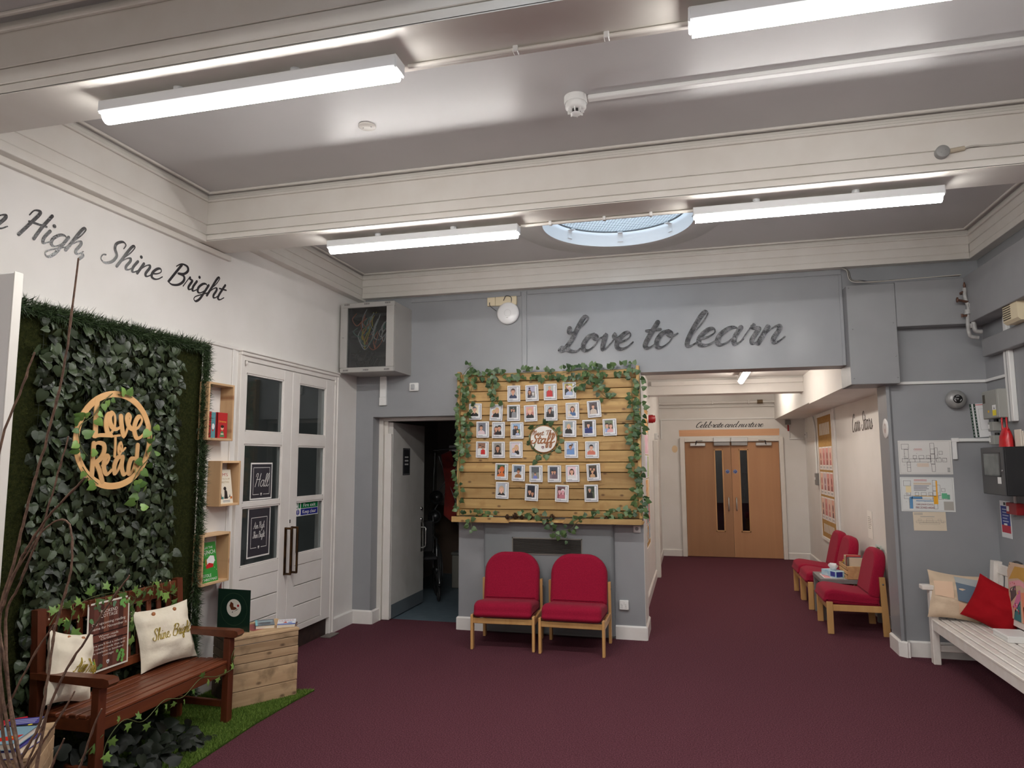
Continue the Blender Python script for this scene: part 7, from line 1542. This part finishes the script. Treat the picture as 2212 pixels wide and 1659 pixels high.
# cushions on it
M_beige = mat('beige_linen', S(214, 192, 166), .9, S(206, 184, 158), 10, bump=.3, bscale=30, spec=.2)
t = pillow('cushion', 'beige cushion with blue grey patches on the white bench', (2.03, 6.47, .362), .42, .38, .15, M_beige, (-.22, .09, -.12), .008, 8)
def patch(t, poly, col, name, w=.42, h=.38, th=.15):
    """printed patch following the cushion face"""
    b = MB(); b.col(col); n = 8; xs = [p[0] for p in poly]; G = []
    (x0, z0), (x1, z1), (x2, z2), (x3, z3) = poly
    for i in range(n+1):
        for j in range(n+1):
            a, c = i/n, j/n; u_ = (x0*(1-a)+x1*a)*(1-c)+(x3*(1-a)+x2*a)*c; v_ = (z0*(1-a)+z1*a)*(1-c)+(z3*(1-a)+z2*a)*c
            e = max((1-abs(u_)**2.6)*(1-abs(v_)**2.6), 0)**.55; y = -th/2*e; x = w/2*u_*(1-.10*(1-v_*v_)*(.4+.6*abs(u_))); z = h/2*v_*(1-.10*(1-u_*u_)*(.4+.6*abs(v_)))+h/2
            ph = [random.Random(8).uniform(0, 6)]; G.append((x, y-.011*e-.002, z))
    b.add(G, [(i*(n+1)+j, (i+1)*(n+1)+j, (i+1)*(n+1)+j+1, i*(n+1)+j+1) for i in range(n) for j in range(n)], True); b.build(name, printed('cushion_print', .9, .2), t)
patch(t, [(-.05, -.18), (.88, -.30), (.90, .45), (-.12, .62)], S(104, 120, 136), 'blue_patch')
patch(t, [(-.12, .62), (.90, .45), (.92, .80), (-.15, .90)], S(168, 172, 172), 'grey_patch')
patch(t, [(-.85, -.05), (-.18, -.12), (-.22, .62), (-.88, .55)], S(224, 192, 164), 'peach_patch')
patch(t, [(.0, -.78), (.80, -.70), (.82, -.34), (-.02, -.26)], S(218, 180, 152), 'tan_patch')
pillow('cushion', 'plain red cushion on the white bench', (2.17, 6.30, .362), .37, .36, .16, mat('red_cotton', S(158, 14, 26), .9, S(150, 10, 22), 12, bump=.2, bscale=30, spec=.2), (-.18, .42, -.5), .006, 10)
t = thing('tote_bag', 'colourful patterned canvas hanging over the white bench back', 'canvas bag', (2.32, 6.05, .46)); b = MB(); w_, h_ = .34, .38
b.col(S(206, 176, 150)); b.prism([(0, 0), (w_, 0), (w_, h_), (w_*.85, h_+.05), (w_*.15, h_+.04), (0, h_-.03)], (0, .17, 0), UR, VZ, (-.006, 0, 0)); o = Vector((-.0066, .17, 0)); e = Vector((-.0005, 0, 0))
for poly, c in (([(.02, .29), (.14, .40), (.30, .41), (.33, .30), (.18, .32)], S(196, 150, 70)), ([(.02, .27), (.20, .31), (.33, .28), (.33, .25), (.20, .27), (.02, .23)], S(226, 160, 170)), ([(.03, .12), (.03, .22), (.13, .26), (.13, .19)], S(90, 86, 86)), ([(.05, .08), (.16, .22), (.20, .24), (.20, .17), (.10, .06)], S(206, 120, 160)), ([(.06, .0), (.08, .06), (.19, .16), (.18, .0)], S(50, 120, 126)), ([(.21, .0), (.21, .22), (.33, .24), (.33, .0)], S(226, 140, 110)), ([(.23, .02), (.23, .12), (.33, .16), (.33, .02)], S(236, 170, 50))): b.col(c); b.poly(poly, o+e, UR, VZ)
rn = random.Random(5)
for k in range(30): b.col(rn.choice([S(236, 180, 60), S(200, 50, 60), S(214, 120, 170), S(240, 220, 210), S(60, 70, 90)])); b.poly(circ(rn.uniform(.03, .32), rn.uniform(.03, .28), rn.uniform(.004, .010), 7), o+e*(2+.1*k), UR, VZ)
b.build('printed_canvas', M_print, t)
b = MB(); b.tube(catmull([(-.004, .12, h_+.02), (.03, .10, h_+.045), (.065, .08, h_+.03)], 5), .008, 6); b.build('strap', mat('canvas_strap', S(70, 66, 64), .8), t)
t = thing('white_block', 'small white box lying on the white bench seat', 'box', (2.22, 5.93, .3625)); b = MB(); b.box(-.09, .09, -.13, .13, 0, .045, .004); b.build('carton', M_plast, t); b = MB(); b.box(-.0905, -.0895, -.131, .131, .028, .030); b.build('lid_line', mat('fitting_grey', S(150), .4), t)
# ================================================================== CEILING FITTINGS
t = thing('smoke_detector', 'white smoke detector on the middle ceiling bay', 'smoke detector', (-.545, 3.52, ZC))
b = MB(); b.lathe([(.062, 0), (.062, -.034), (.058, -.038)][::-1], 32); b.build('base', M_plast, t)
b = MB(); b.lathe([(.056, -.036), (.056, -.062), (.045, -.072), (.028, -.074)][::-1], 32); b.lathe([(.028, -.092), (.026, -.097), (0, -.098)][::-1], 28); b.build('head', M_plast, t)
b = MB(); b.lathe([(.026, -.073), (.026, -.093)], 20); b.build('chamber', mat('detector_dark', S(60, 58, 56), .7), t)
for i in range(8):
    a = 2*PI*i/8; b = MB(); b.box(-.003, .003, .025, .044, -.093, -.070); o = b.build('fin', M_plast, t); o.rotation_euler = (0, 0, a)
b = MB(); b.box(-.48, 2.38, 3.505, 3.545, ZC-.026, ZC-.0005, .004); tag(b.build('ceiling_trunking', M_plast), 'white trunking running from the smoke detector across the ceiling', 'trunking')
t = thing('blank_plate', 'round flat white blanking plate on the middle ceiling bay', 'ceiling plate', (-1.772, 3.53, ZC))
b = MB(); b.lathe([(.05, 0), (.05, -.006), (.046, -.009), (0, -.009)][::-1], 32); b.build('disc', M_trim, t)
for x in (-.025, .025):
    b = MB(); b.lathe([(.004, -.009), (.004, -.0105), (0, -.0105)][::-1], 8, (x, 0, 0)); b.build('screw', mat('fitting_grey', S(150), .4), t)
t = thing('conduit_box', 'round grey conduit box on the face of the far beam', 'conduit box', (1.402, 4.20, 3.357))
b = MB(); b.lathe([(.036, 0), (.036, -.03), (.032, -.034), (0, -.034)], 28, (0, 0, 0), 'y'); b.build('box', mat('conduit_grey', S(150, 150, 148), .45), t)
b = MB(); b.tube([(.034, -.016, .002), (.11, -.016, .010)], .013, 10); b.build('spout', mat('spout_beige', S(190, 178, 158), .5), t)
b = MB(); b.tube(catmull([(.11, -.016, .010), (.16, -.010, .020), (.25, -.006, .016), (.5, -.006, .018), (.98, -.006, .022)], 5), .005, 6); b.build('cable', mat('cable_light', S(190, 186, 178), .5), t)
for x in (-.012, .012):
    b = MB(); b.lathe([(.003, -.034), (.003, -.036), (0, -.036)], 8, (x, 0, x*.6), 'y'); b.build('screw', mat('fitting_grey', S(150), .4), t)
def run(label, x0, x1, y, z, clips):
    t = thing('conduit_run', label, 'conduit', ((x0+x1)/2, y, z)); w = (x1-x0)/2
    b = MB(); b.tube([(-w, 0, -.014), (w, 0, -.014)], .010, 10); b.build('pipe', M_trim, t)
    for c in clips:
        b = MB(); b.box(c-.010, c+.010, -.016, .016, -.027, 0, .003); b.build('clip', M_plast, t)
run('white conduit on the far beam between the two battens', -1.07, .055, 4.43, 3.25, (-.36, .30, 0.0))
run('thin conduit on the near beam between the two battens', -1.055, .035, 2.455, 3.25, (-.1, .25))
for i, (x, y) in enumerate(((-1.77, 4.37), (.755, 4.37))):
    t = thing('conduit_run', 'short conduit along the top of the far beam batten, %s' % ('left batten' if i == 0 else 'right batten'), 'conduit', (x, y+.06, 3.25)); b = MB(); b.tube([(-.42, 0, -.014), (.64, 0, -.014)], .010, 10); b.build('pipe', M_trim, t); b = MB(); b.box(.28, .36, -.02, .02, -.03, 0, .004); b.build('box', M_trim, t)
